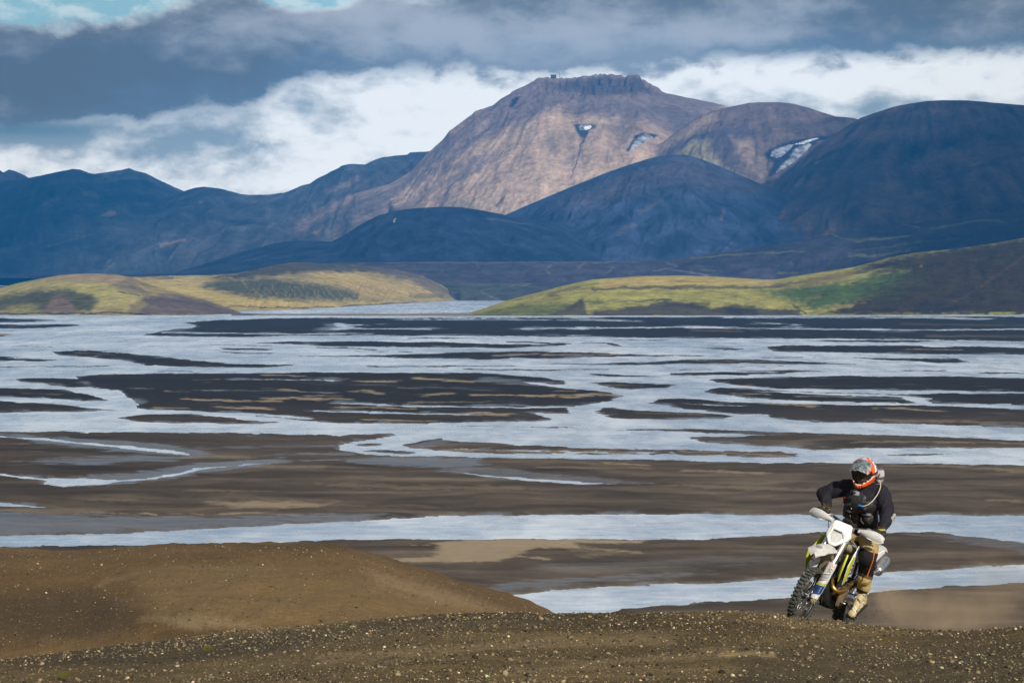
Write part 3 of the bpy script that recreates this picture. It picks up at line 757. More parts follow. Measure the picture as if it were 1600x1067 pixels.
LS = [  # thin bars: points, half width
    ([(-100, 573), (0, 573), (167, 572)], 0.6), ([(353, 550.5), (423, 552)], 0.7), ([(500, 543), (533, 543.5), (583, 546.5)], 0.6), ([(800, 534.3), (887, 537)], 0.8),
    ([(913, 535), (953, 536), (966, 541)], 0.5), ([(733, 577), (833, 578.5), (943, 577)], 0.8), ([(583, 573), (690, 571.5), (800, 572)], 0.55), ([(580, 571.7), (693, 573.5)], 0.5),
    ([(766, 577), (826, 577.5)], 0.5), ([(1196, 558.5), (1266, 558.7)], 0.6), ([(1536, 582.5), (1620, 584), (1800, 586)], 0.8), ([(1416, 579), (1476, 579.4)], 0.5),
    ([(660, 836.5), (760, 833.5), (833, 831), (862, 831)], 0.7), ([(1400, 822.5), (1490, 822), (1578, 824.5)], 1.3), ([(253, 580.5), (300, 580.2)], 0.6), ([(333, 538.5), (420, 540)], 0.5),
    ([(560, 549), (640, 549.5)], 0.5), ([(1150, 573), (1220, 572.5)], 0.4), ([(20, 541), (80, 542)], 0.4), ([(640, 528.5), (740, 529)], 0.5), ([(960, 531), (1040, 531.5)], 0.4),
    ([(573, 695.5), (585, 693)], 1.6), ([(590, 704), (630, 706.5)], 1.5), ([(1066, 577.5), (1110, 577)], 0.5), ([(1066, 555.5), (1094, 556)], 0.7), ([(700, 665), (900, 668)], 0.35),
]
SHORE = [(-700, 674), (0, 674), (133, 675), (300, 676), (450, 679), (533, 681), (560, 678.5), (596, 677), (618, 677.5), (621, 679.5), (606, 683.5), (573, 687), (540, 692), (527, 696.5), (533, 703.5), (560, 708.5), (600, 712),
         (650, 713), (730, 714), (900, 717), (1066, 719.5), (1200, 724), (1400, 724), (1600, 727), (2300, 736)]
W_ = [
    [(360, 489.3), (385, 485), (480, 481.8), (600, 475.5), (700, 470.5), (724, 468), (800, 465), (860, 470), (735, 489.2), (600, 490), (450, 490.3)],
    [(-200, 678), (0, 680.9), (67, 684.5), (133, 692), (213, 698), (280, 706), (305, 711.5), (267, 708.5), (200, 701), (133, 695.0), (67, 687), (20, 683), (-200, 680.5)],
    [(-200, 730), (0, 740), (67, 747.3), (133, 747.3), (187, 750.3), (233, 746.5), (280, 738.5), (310, 731.5), (380, 725.5), (433, 721.9), (438, 722.9), (380, 727.2), (316, 734), (288, 740.5), (235, 749), (167, 756.0), (100, 760.7), (68, 756.7), (73, 750.7), (0, 742.7), (-200, 734)],
    [(-200, 775), (0, 785), (60, 791.7), (103, 794), (60, 793.6), (0, 789.8), (-200, 785)],
    [(-700, 846), (-60, 838), (0, 836.7), (183, 833.3), (333, 825), (533, 815.5), (666, 806.5), (766, 804), (1066, 803.5), (1600, 805), (2300, 806), (2300, 890), (1750, 866), (1600, 849.5), (1540, 840), (1500, 834.5),
     (1480, 832), (1386, 834), (1300, 833), (1233, 833.5), (1133, 842), (1066, 844), (800, 842.7), (533, 843.7), (366, 850), (183, 852.7), (0, 855), (-60, 856), (-700, 862)],
    [(700, 736), (733, 739), (823, 747.3), (950, 755), (1023, 756.7), (900, 757), (816, 750.7), (740, 742)],
    [(748, 926), (800, 929), (900, 919.5), (1000, 914), (1100, 911), (1240, 902.5), (1365, 895), (1600, 882), (2300, 850), (2300, 880), (1600, 911.5), (1425, 921), (1365, 927.5), (1240, 935), (1020, 947.5), (915, 962), (860, 970), (800, 975), (740, 960), (700, 935)],
]
WS = [
    ([(253, 520), (340, 520.6), (450, 522), (533, 521)], 0.5), ([(533, 506.5), (560, 507)], 0.9), ([(520, 513), (600, 513.6), (670, 514.5)], 0.6), ([(530, 508.5), (545, 511)], 0.8), ([(633, 498.5), (800, 499.5), (1000, 501)], 0.35), ([(560, 496.6), (900, 496.8)], 0.3),
    ([(820, 513.5), (900, 512.5), (1066, 511.5), (1240, 513.5), (1393, 515.8), (1600, 514.5), (2000, 514)], 0.65), ([(1133, 495.8), (1300, 496), (1466, 495.8)], 0.5),
    ([(1470, 496.3), (1500, 497), (1540, 498)], 0.9), ([(1195, 505), (1215, 506)], 0.6), ([(1240, 507), (1250, 507.5)], 0.5),
    ([(533, 630), (600, 633), (720, 635.5), (800, 636.2), (890, 636.5)], 1.0), ([(500, 642), (600, 645), (730, 648)], 0.8),
    ([(373, 646), (420, 649), (480, 654)], 1.0), ([(1230, 612.5), (1300, 616), (1400, 618), (1425, 622), (1440, 627), (1443, 630)], 1.1), ([(380, 593), (520, 594)], 0.3),
    ([(1090, 632), (1160, 634)], 0.5), ([(1493, 833), (1550, 839), (1600, 846)], 1.6), ([(713, 702), (800, 703.5), (900, 706), (1060, 708)], 0.45),
]
DAMP = [  # damp flats, thin film of water: points (polygon) strength
    ([(33, 723), (133, 716.7), (217, 714), (300, 714.7), (260, 721), (133, 727.7)], 0.75, 3.0),
    ([(80, 750), (180, 744), (233, 738), (300, 727), (440, 718), (450, 723), (340, 738), (240, 753), (150, 761), (90, 762)], 0.9, 2.0),
    ([(0, 679), (150, 688), (240, 694), (310, 705), (340, 713), (250, 713), (150, 704), (40, 691)], 0.85, 2.0),
    ([(270, 702), (420, 698), (560, 697), (520, 700), (380, 703)], 0.45, 1.5), ([(400, 713), (470, 710), (560, 709), (540, 712)], 0.6, 1.0),
    ([(477, 722), (540, 718), (640, 716), (740, 719), (760, 727), (733, 731), (690, 733), (600, 729), (540, 724), (540, 720)], 0.8, 2.2),
    ([(-200, 802), (0, 802), (167, 809), (333, 810), (533, 806), (600, 806), (560, 814), (400, 822), (200, 832), (0, 836), (-200, 838)], 0.7, 3.0),
    ([(640, 722), (760, 732), (860, 742), (960, 751), (1010, 756), (900, 758), (800, 752), (690, 738)], 0.5, 2.0),
    ([(720, 924), (800, 914), (900, 906), (1000, 901), (1120, 898), (1000, 908), (900, 915), (800, 924), (760, 930)], 0.55, 3.0),
    ([(80, 645), (180, 643), (230, 645), (180, 653), (150, 656), (90, 650)], 0.7, 1.5), ([(120, 560), (200, 562), (210, 570), (150, 570)], 0.7, 1.5),
    ([(760, 590), (850, 598), (890, 606), (800, 602), (740, 597)], 0.6, 1.5), ([(200, 609), (467, 612), (533, 615), (300, 611)], 0.6, 0.8),
    ([(1040, 610), (1090, 606), (1100, 612), (1060, 618)], 0.5, 1.5), ([(1240, 615), (1380, 622), (1440, 628), (1300, 622)], 0.45, 1.5),
    ([(640, 698), (680, 689), (720, 690), (690, 697), (650, 702)], 0.55, 1.5), ([(880, 648), (960, 648), (930, 655), (860, 652)], 0.4, 1.5),
    ([(1400, 836), (1520, 836), (1600, 850), (1700, 870), (1600, 868), (1480, 846)], 0.4, 3.0),
    ([(830, 884), (1000, 880), (1200, 870), (1240, 880), (1000, 895), (850, 900)], 0.25, 6.0), ([(470, 598), (700, 606), (790, 612), (600, 604)], 0.3, 1.5),
]
SILT = [  # pale dry silt
    ('poly', [(540, 879), (676, 873), (686, 860), (676, 851.7), (733, 846.5), (833, 844.5), (1013, 846.7), (1000, 851.7), (903, 850.5), (903, 860), (833, 860), (800, 873), (780, 880.5), (666, 881.7)], 0.95, 1.6),
    ('line', [(920, 859), (966, 863), (990, 866)], 1.6, 0.6), ('line', [(800, 873), (850, 875)], 1.3, 0.8), ('line', [(640, 855), (664, 855)], 1.0, 0.7), ('line', [(900, 862), (960, 866), (920, 872)], 3.0, 0.3),
    ('poly', [(327, 787), (400, 785), (517, 789), (500, 794), (450, 796), (367, 796)], 0.8, 3.0), ('line', [(225, 805), (240, 806)], 1.2, 0.8), ('line', [(333, 806), (403, 804)], 1.1, 0.8), ('line', [(120, 804), (320, 806)], 0.7, 0.5),
    ('line', [(1076, 737), (1120, 738), (1186, 741)], 2.0, 0.6), ('line', [(1073, 760), (1120, 763), (1170, 765), (1280, 768)], 3.0, 0.33), ('line', [(1393, 729), (1500, 731), (1600, 738)], 2.0, 0.4),
    ('line', [(1550, 784), (1620, 786)], 2, 0.4), ('line', [(300, 716), (380, 716)], 2.5, 0.35), ('line', [(410, 731), (500, 732)], 2.0, 0.3), ('line', [(130, 782), (210, 784)], 3.0, 0.25), ('line', [(300, 769), (420, 770)], 1.5, 0.3),
    ('line', [(0, 695), (35, 695)], 1.2, 0.35), ('line', [(950, 726), (1010, 728)], 1.4, 0.7), ('line', [(850, 732), (1010, 734)], 1.6, 0.35), ('line', [(533, 760), (640, 764), (800, 765)], 4.0, 0.28), ('line', [(533, 792), (700, 795)], 1.5, 0.2),
    ('line', [(563, 597), (616, 597)], 1.4, 0.8), ('line', [(655, 591.5), (700, 595), (735, 597)], 1.7, 0.9), ('line', [(660, 618.5), (700, 616.5)], 1.6, 0.9), ('line', [(750, 618), (800, 619), (860, 620)], 1.6, 0.9),
    ('line', [(893, 621), (930, 617.5), (966, 618)], 2.4, 0.9), ('line', [(550, 613), (570, 611), (593, 617)], 1.3, 0.7), ('line', [(780, 556.5), (833, 553.5)], 1.5, 0.7), ('line', [(853, 555), (966, 555)], 1.2, 0.75),
    ('line', [(716, 648.5), (740, 647), (786, 649)], 2.2, 0.9), ('line', [(573, 657), (673, 659)], 1.3, 0.8), ('line', [(533, 637.5), (600, 638), (643, 640)], 1.5, 0.85), ('line', [(290, 625), (330, 627), (433, 628.5)], 1.5, 0.85),
    ('line', [(420, 623.5), (480, 624.5), (540, 624.5)], 1.8, 0.9), ('line', [(340, 637.5), (417, 639.5)], 1.6, 0.9), ('line', [(247, 638), (285, 639)], 1.3, 0.7), ('line', [(440, 610), (467, 613)], 1.1, 0.8), ('line', [(413, 587), (477, 588.3)], 1.0, 0.8),
    ('line', [(260, 612), (290, 613)], 0.8, 0.5), ('line', [(0, 600), (10, 603)], 2.6, 0.7), ('line', [(40, 607), (83, 607)], 1.6, 0.7), ('line', [(1133, 623), (1200, 631), (1270, 636)], 1.6, 0.75), ('line', [(1373, 638.5), (1473, 643.5)], 1.5, 0.75),
    ('line', [(1393, 658.5), (1500, 660), (1600, 663)], 2.4, 0.4), ('line', [(700, 703.5), (800, 705.5), (1000, 707)], 1.6, 0.75), ('line', [(1143, 616), (1200, 617)], 0.9, 0.6), ('line', [(1250, 620), (1330, 622)], 1.0, 0.6),
    ('line', [(1416, 546.5), (1500, 547)], 0.7, 0.7), ('line', [(1066, 563.5), (1220, 566)], 1.2, 0.35), ('line', [(1160, 579), (1260, 579.5)], 1.0, 0.5), ('line', [(1090, 517), (1150, 518)], 1.5, 0.3), ('line', [(1420, 507), (1600, 509)], 2, 0.14), ('line', [(1460, 525), (1600, 527)], 2, 0.2),
    ('line', [(1340, 692), (1600, 694)], 1.6, 0.45), ('line', [(1066, 706), (1230, 713)], 1.0, 0.6), ('line', [(620, 607), (660, 608)], 0.8, 0.5), ('line', [(870, 611), (900, 612)], 0.9, 0.6), ('line', [(480, 620), (530, 619)], 0.9, 0.6),
    ('line', [(430, 661), (520, 660)], 0.9, 0.4), ('line', [(930, 603), (1000, 604)], 0.7, 0.4), ('line', [(300, 595), (340, 594)], 0.6, 0.4), ('line', [(1000, 647), (1100, 649)], 1.0, 0.3), ('line', [(40, 616), (90, 617)], 1.0, 0.25),
    ('line', [(640, 630), (760, 629)], 0.8, 0.45), ('line', [(120, 552), (180, 555)], 0.8, 0.3), ('line', [(0, 523.5), (18, 523.7)], 1.2, 0.9),
]
xs = np.concatenate([np.linspace(-2600, -260, 60), np.arange(-255, 1860, 2.6), np.linspace(1865, 4200, 60)])
ys = np.concatenate([np.array([465.0, 467, 469]), np.arange(470, 493, 1.0), np.arange(493, 600, 0.55), np.arange(600, 735, 0.7), np.arange(735, 1010, 1.3), np.arange(1011, 1900, 14.0)])
PXp, PYp = np.meshgrid(xs, ys)
# ragged shorelines: warp the lookup
fy = 1.0 + (PYp - 493) * 0.004
wy = fbm(PXp / 60.0, PYp / 5.0, 5, 101, 0.6) * 1.35 * fy + fbm(PXp / 9.0, PYp / 2.0, 3, 131, 0.6) * 0.6
wx = fbm(PXp / 40.0, PYp / 6.0, 4, 111, 0.6) * 9.0
damp_line = sstep(493, 497, PYp)
QX, QY = PXp + wx * damp_line, PYp + wy * damp_line
SX = 0.16
sh = np.interp(QX, [p[0] for p in SHORE[:6]] + [621.5] + [p[0] for p in SHORE[16:]], [p[1] for p in SHORE[:6]] + [712.5] + [p[1] for p in SHORE[16:]])
lower = SHORE + [(2300, 1200), (-700, 1200)]
lower = [(-3000, 674)] + SHORE + [(4500, 760), (4500, 2300), (-3000, 2300)]
field = poly_sd(QX, QY, lower, SX)
def local(pts, m=30):
    a = np.asarray(pts); y0, y1 = a[:, 1].min() - m, a[:, 1].max() + m
    r0, r1 = np.searchsorted(ys, y0), np.searchsorted(ys, y1)
    return slice(max(r0, 0), max(r1, 1))
for pl in L:
    s_ = local(pl); field[s_] = np.maximum(field[s_], poly_sd(QX[s_], QY[s_], pl, SX))
for pl, wd in LS:
    s_ = local(pl); field[s_] = np.maximum(field[s_], wd - line_d(QX[s_], QY[s_], pl, SX * 0.5))
for pl in W_:
    s_ = local(pl, 60); field[s_] = np.minimum(field[s_], -poly_sd(QX[s_], QY[s_], pl, SX))
for pl, wd in WS:
    s_ = local(pl); field[s_] = np.minimum(field[s_], line_d(QX[s_], QY[s_], pl, SX * 0.5) - wd)
# outside the surveyed part the braids simply go on
out = sstep(100, 500, np.maximum(-PXp - 100, PXp - 1700))
field = field * (1 - out) + out * (fbm(PXp / 420.0, PYp / 16.0, 5, 151) * 9 + 0.5)
# faint small rills
rill = fbm(PXp / 95.0, PYp / 2.6, 4, 161, 0.6)
field = field - sstep(0.27, 0.60, rill) * 2.6 * (PYp < 735) * (np.abs(field) < 6)
dep = ground_depth(PYp)
hs = np.where(field > 0, 0.10 + 0.16 * np.tanh(field / 4.0), 0.0)
Zp = np.tanh(field / 0.9) * 0.16 + hs * sstep(0, 1.2, field)
up, slp = ray(PXp, PYp)
Xp = up * dep; Yp = dep
Zp = Zp + 0.02 * fbm(Xp / 9.0, Yp / 9.0, 3, 171)
# ground colours
near = sstep(860, 540, dep)[..., None]
dark = np.array((0.014, 0.013, 0.014)); brown = np.array((0.083, 0.064, 0.047))
col = dark * (1 - near) + brown * near
fw = fbm(PXp / 330.0, PYp / 30.0, 3, 183) * 16
st = 1.15 * fbm(PXp / 260.0, (PYp + fw) / 9.0, 5, 181, 0.52) + 0.3 * fbm(PXp / 60.0, (PYp + fw) / 2.6, 4, 191, 0.6)
col = col * np.exp(0.95 * st[..., None] * (0.35 + 0.65 * near))
left = (sstep(700, -100, PXp) * sstep(660, 700, PYp) * (1 - sstep(760, 800, PYp)))[..., None]
col = col * (1 - 0.45 * left)
col = col * (1 - 0.18 * sstep(0.1, 0.6, fbm(Xp / 60, Yp / 60, 4, 195)))[..., None]
sid = np.array((0.30, 0.235, 0.155))
rag = fbm(PXp / 34.0, PYp / 1.8, 4, 201, 0.65)
for op in SILT:
    s_ = local(op[1])
    if op[0] == 'poly':
        f = sstep(-op[3], op[3], poly_sd(QX[s_], QY[s_], op[1], SX) + rag[s_] * op[3] * 1.3) * op[2]
    else:
        f = (1 - sstep(op[2] * 0.3, op[2] * 1.2, line_d(QX[s_], QY[s_], op[1], SX * 0.8) + rag[s_] * op[2] * 1.2)) * op[3]
    col[s_] = col[s_] * (1 - f[..., None]) + sid * f[..., None]
f = sstep(0.45, 0.75, fbm(PXp / 90.0, PYp / 2.2, 4, 211, 0.6)) * sstep(570, 600, PYp) * (1 - sstep(700, 730, PYp)) * 0.45
col = col * (1 - f[..., None]) + sid * 0.8 * f[..., None]
strip = (sstep(488.6, 489.4, PYp) * (1 - sstep(492.4, 493.4, PYp)) * (1 - sstep(700, 900, PXp)) * sstep(370, 420, PXp))[..., None]
col = col * (1 - strip) + np.array((0.27, 0.20, 0.10)) * strip
wet = np.zeros_like(field)
rg = fbm(PXp / 60.0, PYp / 3.0, 5, 221, 0.6)
for pl, a, fe in DAMP:
    s_ = local(pl)
    f = sstep(-fe, fe, poly_sd(QX[s_], QY[s_], pl, SX) + rg[s_] * fe * 1.6) * a
    wet[s_] = np.maximum(wet[s_], f * (0.75 + 0.5 * np.clip(rg[s_] + 0.3, 0, 1)))
marg = fbm(PXp / 80.0, PYp / 7.0, 4, 231, 0.6)
wet = np.maximum(wet, (1 - sstep(0.0, 1.0 + 3.2 * sstep(-0.1, 0.5, marg), field + 0.8 * rg)) * (0.35 + 0.45 * sstep(-0.1, 0.5, marg)))
wet = np.maximum(wet, sstep(0.25, 0.8, rill * (PYp < 735)) * 0.3)

m, t, b = new_mat('river_sand', rough=0.9, spec=0.25)
at = t.node('ShaderNodeAttribute', attribute_name='tint')
wt = t.node('ShaderNodeAttribute', attribute_name='wet')
geo = t.node('ShaderNodeNewGeometry'); pos = geo.outputs['Position']
n1 = t.noise(t.vscale(pos, (0.02, 0.02, 0.02)), 1.0, 8.0, 0.62)
n2 = t.noise(t.vscale(pos, (0.35, 0.35, 0.35)), 1.0, 5.0, 0.6)
fac = t.m('ADD', 0.45, t.m('ADD', t.m('MULTIPLY', n1, 0.75), t.m('MULTIPLY', n2, 0.35)))
sc = t.node('ShaderNodeVectorMath', operation='SCALE'); t.put(sc.inputs[0], at.outputs['Color']); t.put(sc.inputs['Scale'], fac)
t.l.new(t.mix(t.m('MULTIPLY', wt.outputs['Fac'], 0.75), sc.outputs[0], (0.17, 0.19, 0.225)), b.inputs['Base Color'])
t.l.new(t.mapr(wt.outputs['Fac'], 0.05, 0.7, 0.92, 0.42), b.inputs['Roughness'])
t.l.new(t.mapr(wt.outputs['Fac'], 0.05, 0.6, 0.2, 0.6), b.inputs['Specular IOR Level'])
bp = t.node('ShaderNodeBump'); bp.inputs['Strength'].default_value = 0.5; bp.inputs['Distance'].default_value = 0.25
t.put(bp.inputs['Height'], n2); t.l.new(bp.outputs[0], b.inputs['Normal'])
MAT_SAND = m
plain = grid_mesh('river_plain', Xp, Yp, Zp, MAT_SAND, np.clip(col, 0.004, 0.8), {'wet': wet})
plain['kind'] = 'structure'

# water: one level sheet; the bars stand out of it
m, t, b = new_mat('glacial_water', rough=0.22, color=(0.20, 0.26, 0.33), spec=0.5)
geo = t.node('ShaderNodeNewGeometry'); pos = geo.outputs['Position']
n1 = t.noise(t.vscale(pos, (0.010, 0.004, 0.01)), 1.0, 6.0, 0.6)
n2 = t.noise(t.vscale(pos, (0.13, 0.30, 0.9)), 1.0, 7.0, 0.7)
n3 = t.noise(t.vscale(pos, (0.06, 0.02, 0.06)), 1.0, 5.0, 0.65)
n4 = t.noise(t.vscale(pos, (0.004, 0.045, 0.01)), 1.0, 6.0, 0.65)
t.l.new(t.mix(t.mapr(t.m('ADD', t.m('MULTIPLY', n1, 0.60), t.m('ADD', t.m('MULTIPLY', n4, 0.30), t.m('ADD', t.m('MULTIPLY', n3, 0.15), t.m('MULTIPLY', t.m('SUBTRACT', n2, 0.5), 0.45)))), 0.34, 0.70), (0.26, 0.36, 0.50), (0.76, 0.83, 0.92)), b.inputs['Base Color'])  # wind sheen and bright ripple streaks mixed into the base colour
bp = t.node('ShaderNodeBump'); bp.inputs['Strength'].default_value = 0.8; bp.inputs['Distance'].default_value = 0.10
t.put(bp.inputs['Height'], t.m('ADD', n2, t.m('MULTIPLY', n3, 0.8))); t.l.new(bp.outputs[0], b.inputs['Normal'])
t.l.new(t.mapr(n3, 0.35, 0.65, 0.20, 0.42), b.inputs['Roughness'])
MAT_WATER = m
xw = np.linspace(-9000, 9000, 40); yw = np.concatenate([np.linspace(240, 3000, 20), np.linspace(3300, 6800, 12)])
XW, YW = np.meshgrid(xw, yw)
water = grid_mesh('water', XW, YW, XW * 0.0, MAT_WATER)
water['kind'] = 'structure'

# base sheet of ground out to the horizon, below everything
m, t, b = new_mat('far_ground', rough=0.95, color=(0.05, 0.042, 0.036))
geo = t.node('ShaderNodeNewGeometry')
n1 = t.noise(t.vscale(geo.outputs['Position'], (0.002,) * 3), 1.0, 8.0, 0.6)
t.l.new(t.mix(n1, (0.03, 0.026, 0.024), (0.075, 0.062, 0.05)), b.inputs['Base Color'])
a = np.linspace(-1, 1, 61); XG, YG_ = np.meshgrid(a * 13400, 5600 + a * 7400)
ZG = -1.2 + 0 * XG
far_ground = grid_mesh('ground', XG, YG_, ZG, m)
far_ground['kind'] = 'structure'

# ================================================================ snow patches and summit hut
def on_layer(seed, px, py):
    """first point of a hill layer met by a line of sight"""
    pxs, XL, DL, ZL = LAYERS[seed]
    c = int(np.argmin(np.abs(pxs - px)))
    PXc, PYc = pix(XL[:, c], DL[:, c], ZL[:, c])
    k = np.where(PYc <= py)[0]
    k = k[0] if len(k) else len(PYc) - 2
    k = max(k, 1)
    f = (PYc[k - 1] - py) / max(PYc[k - 1] - PYc[k], 1e-6)
    return Vector((XL[k - 1, c] + f * (XL[k, c] - XL[k - 1, c]), DL[k - 1, c] + f * (DL[k, c] - DL[k - 1, c]), ZL[k - 1, c] + f * (ZL[k, c] - ZL[k - 1, c])))


m, t, b = new_mat('old_snow', rough=0.7, spec=0.3)
geo = t.node('ShaderNodeNewGeometry')
n1 = t.noise(t.vscale(geo.outputs['Position'], (0.03, 0.03, 0.05)), 1.0, 7.0, 0.65)
t.l.new(t.mix(t.mapr(n1, 0.34, 0.58), (0.24, 0.27, 0.33), (0.74, 0.76, 0.80)), b.inputs['Base Color'])
MAT_SNOW = m
m, t, b = new_mat('ashy_snow', rough=0.8, spec=0.2)
geo = t.node('ShaderNodeNewGeometry')
n1 = t.noise(t.vscale(geo.outputs['Position'], (0.025, 0.025, 0.04)), 1.0, 7.0, 0.7)
t.l.new(t.mix(t.mapr(n1, 0.38, 0.66), (0.11, 0.13, 0.18), (0.50, 0.52, 0.58)), b.inputs['Base Color'])
MAT_SNOW2 = m


def snow_patch(seed, outline, mat, label, thick=7.0):
    """a tapering lens of snow lying on the slope"""
    P = np.asarray(outline, float)
    x0, x1, y0, y1 = P[:, 0].min(), P[:, 0].max(), P[:, 1].min(), P[:, 1].max()
    nx, ny = int((x1 - x0) / 0.8) + 4, int((y1 - y0) / 0.8) + 4
    gx, gy = np.meshgrid(np.linspace(x0 - 1, x1 + 1, nx), np.linspace(y1 + 1, y0 - 1, ny))
    s = poly_sd(gx, gy, outline) + 0.5 * fbm(gx / 3, gy / 3, 3, seed + 7)
    bm = bmesh.new(); vid = {}
    for i in range(ny):
        for j in range(nx):
            if s[i, j] > -1.4:
                q = on_layer(seed, gx[i, j], gy[i, j])
                up_ = thick * (0.25 + min(max(s[i, j], -1.0) / 3.0, 1.0) * 0.75) if s[i, j] > 0 else thick * (0.25 + s[i, j])
                q = q + Vector((0, -0.6, 0.8)) * up_
                vid[i, j] = bm.verts.new(q)
    for i in range(ny - 1):
        for j in range(nx - 1):
            k = [(i, j), (i, j + 1), (i + 1, j + 1), (i + 1, j)]
            if all(z in vid for z in k):
                bm.faces.new([vid[z] for z in k]).smooth = True
    me = bpy.data.meshes.new('snow_patch'); bm.to_mesh(me); bm.free()
    me.materials.append(mat)
    o = bpy.data.objects.new('snow_patch', me); COL.objects.link(o)
    tag(o, label, 'snow patch', 'snow patches on the mountains')
    return o


snow_patch(8, [(903, 198.8), (907, 196.8), (921, 196.3), (925, 198.3), (921, 202), (914, 204.3), (906, 203)], MAT_SNOW, 'small white bean shaped snow patch high on the table mountain')
snow_patch(8, [(984, 230), (990, 221), (997, 214), (1010, 212), (1020, 214), (1008, 222), (995, 229), (984, 236)], MAT_SNOW2, 'grey sickle shaped snow patch right of the small white one')
snow_patch(10, [(1200, 240), (1210, 233), (1228, 226.5), (1240, 226), (1234, 234), (1222, 244), (1213, 247), (1204, 244)], MAT_SNOW2, 'dirty grey snow lobe on the left side of the forked gully')
snow_patch(10, [(1262, 224), (1268, 226), (1258, 238), (1240, 254), (1224, 264), (1212, 270), (1218, 259), (1232, 245), (1240, 232)], MAT_SNOW2, 'long streaked grey snow tongue running down the forked gully')
snow_patch(10, [(1240, 226.2), (1252, 222), (1268, 217.5), (1280, 216), (1270, 219.5), (1256, 225)], MAT_SNOW, 'narrow clean white snow strip on top of the gully', 9.0)

mh, _, _ = new_mat('hut_wall', rough=0.9, color=(0.05, 0.045, 0.05))
hut = bpy.data.objects.new('summit_hut', None); COL.objects.link(hut)
tag(hut, 'tiny dark hut on the rim of the flat summit', 'hut')
p0 = on_layer(8, 865, 122.0)
hut.location = p0


def box_part(name, size, loc, mat, parent, bevel=0.0):
    bm = bmesh.new(); bmesh.ops.create_cube(bm, size=1.0)
    bmesh.ops.scale(bm, vec=size, verts=bm.verts)
    if bevel:
        bmesh.ops.bevel(bm, geom=bm.edges[:], offset=bevel, segments=2, affect='EDGES')
    me = bpy.data.meshes.new(name); bm.to_mesh(me); bm.free(); me.materials.append(mat)
    o = bpy.data.objects.new(name, me); COL.objects.link(o); o.location = loc; o.parent = parent
    return o


box_part('wall', (26, 14, 13), (0, 0, 5.5), mh, hut, 0.4)
box_part('roof', (29, 16, 2.2), (-1, 0, 13.2), mh, hut, 0.3)
mast = box_part('radio_mast', (1.3, 1.3, 36), (0, 0, 0), mh, None)
p1_ = on_layer(8, 873.5, 123.0); mast.location = p1_ + Vector((0, 0, 16))
tag(mast, 'thin radio mast standing beside the summit hut', 'mast')
# ================================================================ foreground hillside
# near crest and left hill, as slopes against distance from the camera
NC = [(-900, 1062), (-300, 1045), (0, 1030), (120, 1016), (240, 1002), (340, 990), (430, 981), (500, 975), (560, 970), (620, 964), (680, 960), (740, 957), (800, 957), (860, 958), (950, 958), (1040, 957), (1100, 956), (1160, 955.5), (1200, 958), (1240, 963),
      (1290, 968), (1330, 974), (1380, 979), (1420, 983), (1480, 985.5), (1520, 985), (1560, 982), (1600, 978), (1800, 965), (2500, 950)]
LC = [(-1500, 905), (-300, 880), (0, 870), (60, 872), (100, 874), (140, 872), (200, 867.5), (270, 865), (350, 865), (430, 866), (500, 867), (540, 870), (570, 877), (600, 886), (640, 899), (680, 911), (720, 924), (760, 937),
      (800, 950), (830, 960), (880, 985), (950, 1030), (1100, 1100), (1600, 1300), (2500, 1500)]


def near_height(X_, D):
    """height of the foreground terrain at world x, y"""
    uu = X_ / D
    px = 800 + uu * (F * _cp - 450 * _sp)
    nc = np.interp(px, [p[0] for p in NC], [p[1] for p in NC])
    lc = np.interp(px, [p[0] for p in LC], [p[1] for p in LC])
    nc = nc + 1.6 * fbm(X_ / 0.9, X_ * 0 + 3, 4, 301)
    lc = lc + 0.8 * fbm(X_ / 2.5, X_ * 0 + 3, 4, 303)
    _, sn = ray(px, nc); _, sl_ = ray(px, lc)
    DN = 20.6 + 0.9 * np.sin(px / 420.0)
    zc = sn * DN
    zb = ray(px, 1180 + 0 * px)[1] * 7.0
    t = (D - 7.0) / (DN - 7.0)
    # front: concave-convex slope, everything below the tangent to the crest; behind: falls away
    tc = np.clip(t, -0.5, 1)
    h1 = zb + (zc - zb) * (tc + 0.10 * np.sin(np.clip(tc, 0, 1) * math.pi))
    beyond = np.clip(D - DN, 0, None)
    h1 = np.where(t <= 1, h1, zc + sn * 1.2 * beyond - 0.012 * beyond ** 2 / (1 + 0.035 * beyond))
    # left hill
    DL = 62.0
    zl = sl_ * DL
    tl = (D - DL) / 34.0
    hump = zl - 3.3 * np.clip(-tl, 0, None) ** 2.0 * 1.3 - 0.2 * np.clip(-tl, 0, None)
    bl = np.clip(D - DL, 0, None)
    hump = np.where(D < DL, hump, zl + sl_ * bl * 0.4 - 0.006 * bl ** 2 / (1 + 0.012 * bl))
    hump = np.where(D < 24, hump - (24 - D) * 0.6, hump)
    k = 0.25
    h = np.maximum(h1, hump) + k * 0.25 * np.exp(-((h1 - hump) / k) ** 2)
    amp = sstep(5, 9, D)
    h = h + 0.05 * amp * fbm(X_ / 2.3, D / 2.3, 3, 311) * (1 - 0.75 * np.exp(-((D - DN) / 1.2) ** 2))
    h = h + 0.018 * fbm(X_ / 0.45, D / 0.45, 4, 321)
    h = h + sstep(28, 45, D) * 0.42 * fbm(X_ / 6.0, D / 7.0, 6, 331, 0.62) * (1 - 0.9 * np.exp(-((D - DL) / 6) ** 2))
    return CAM_H + h


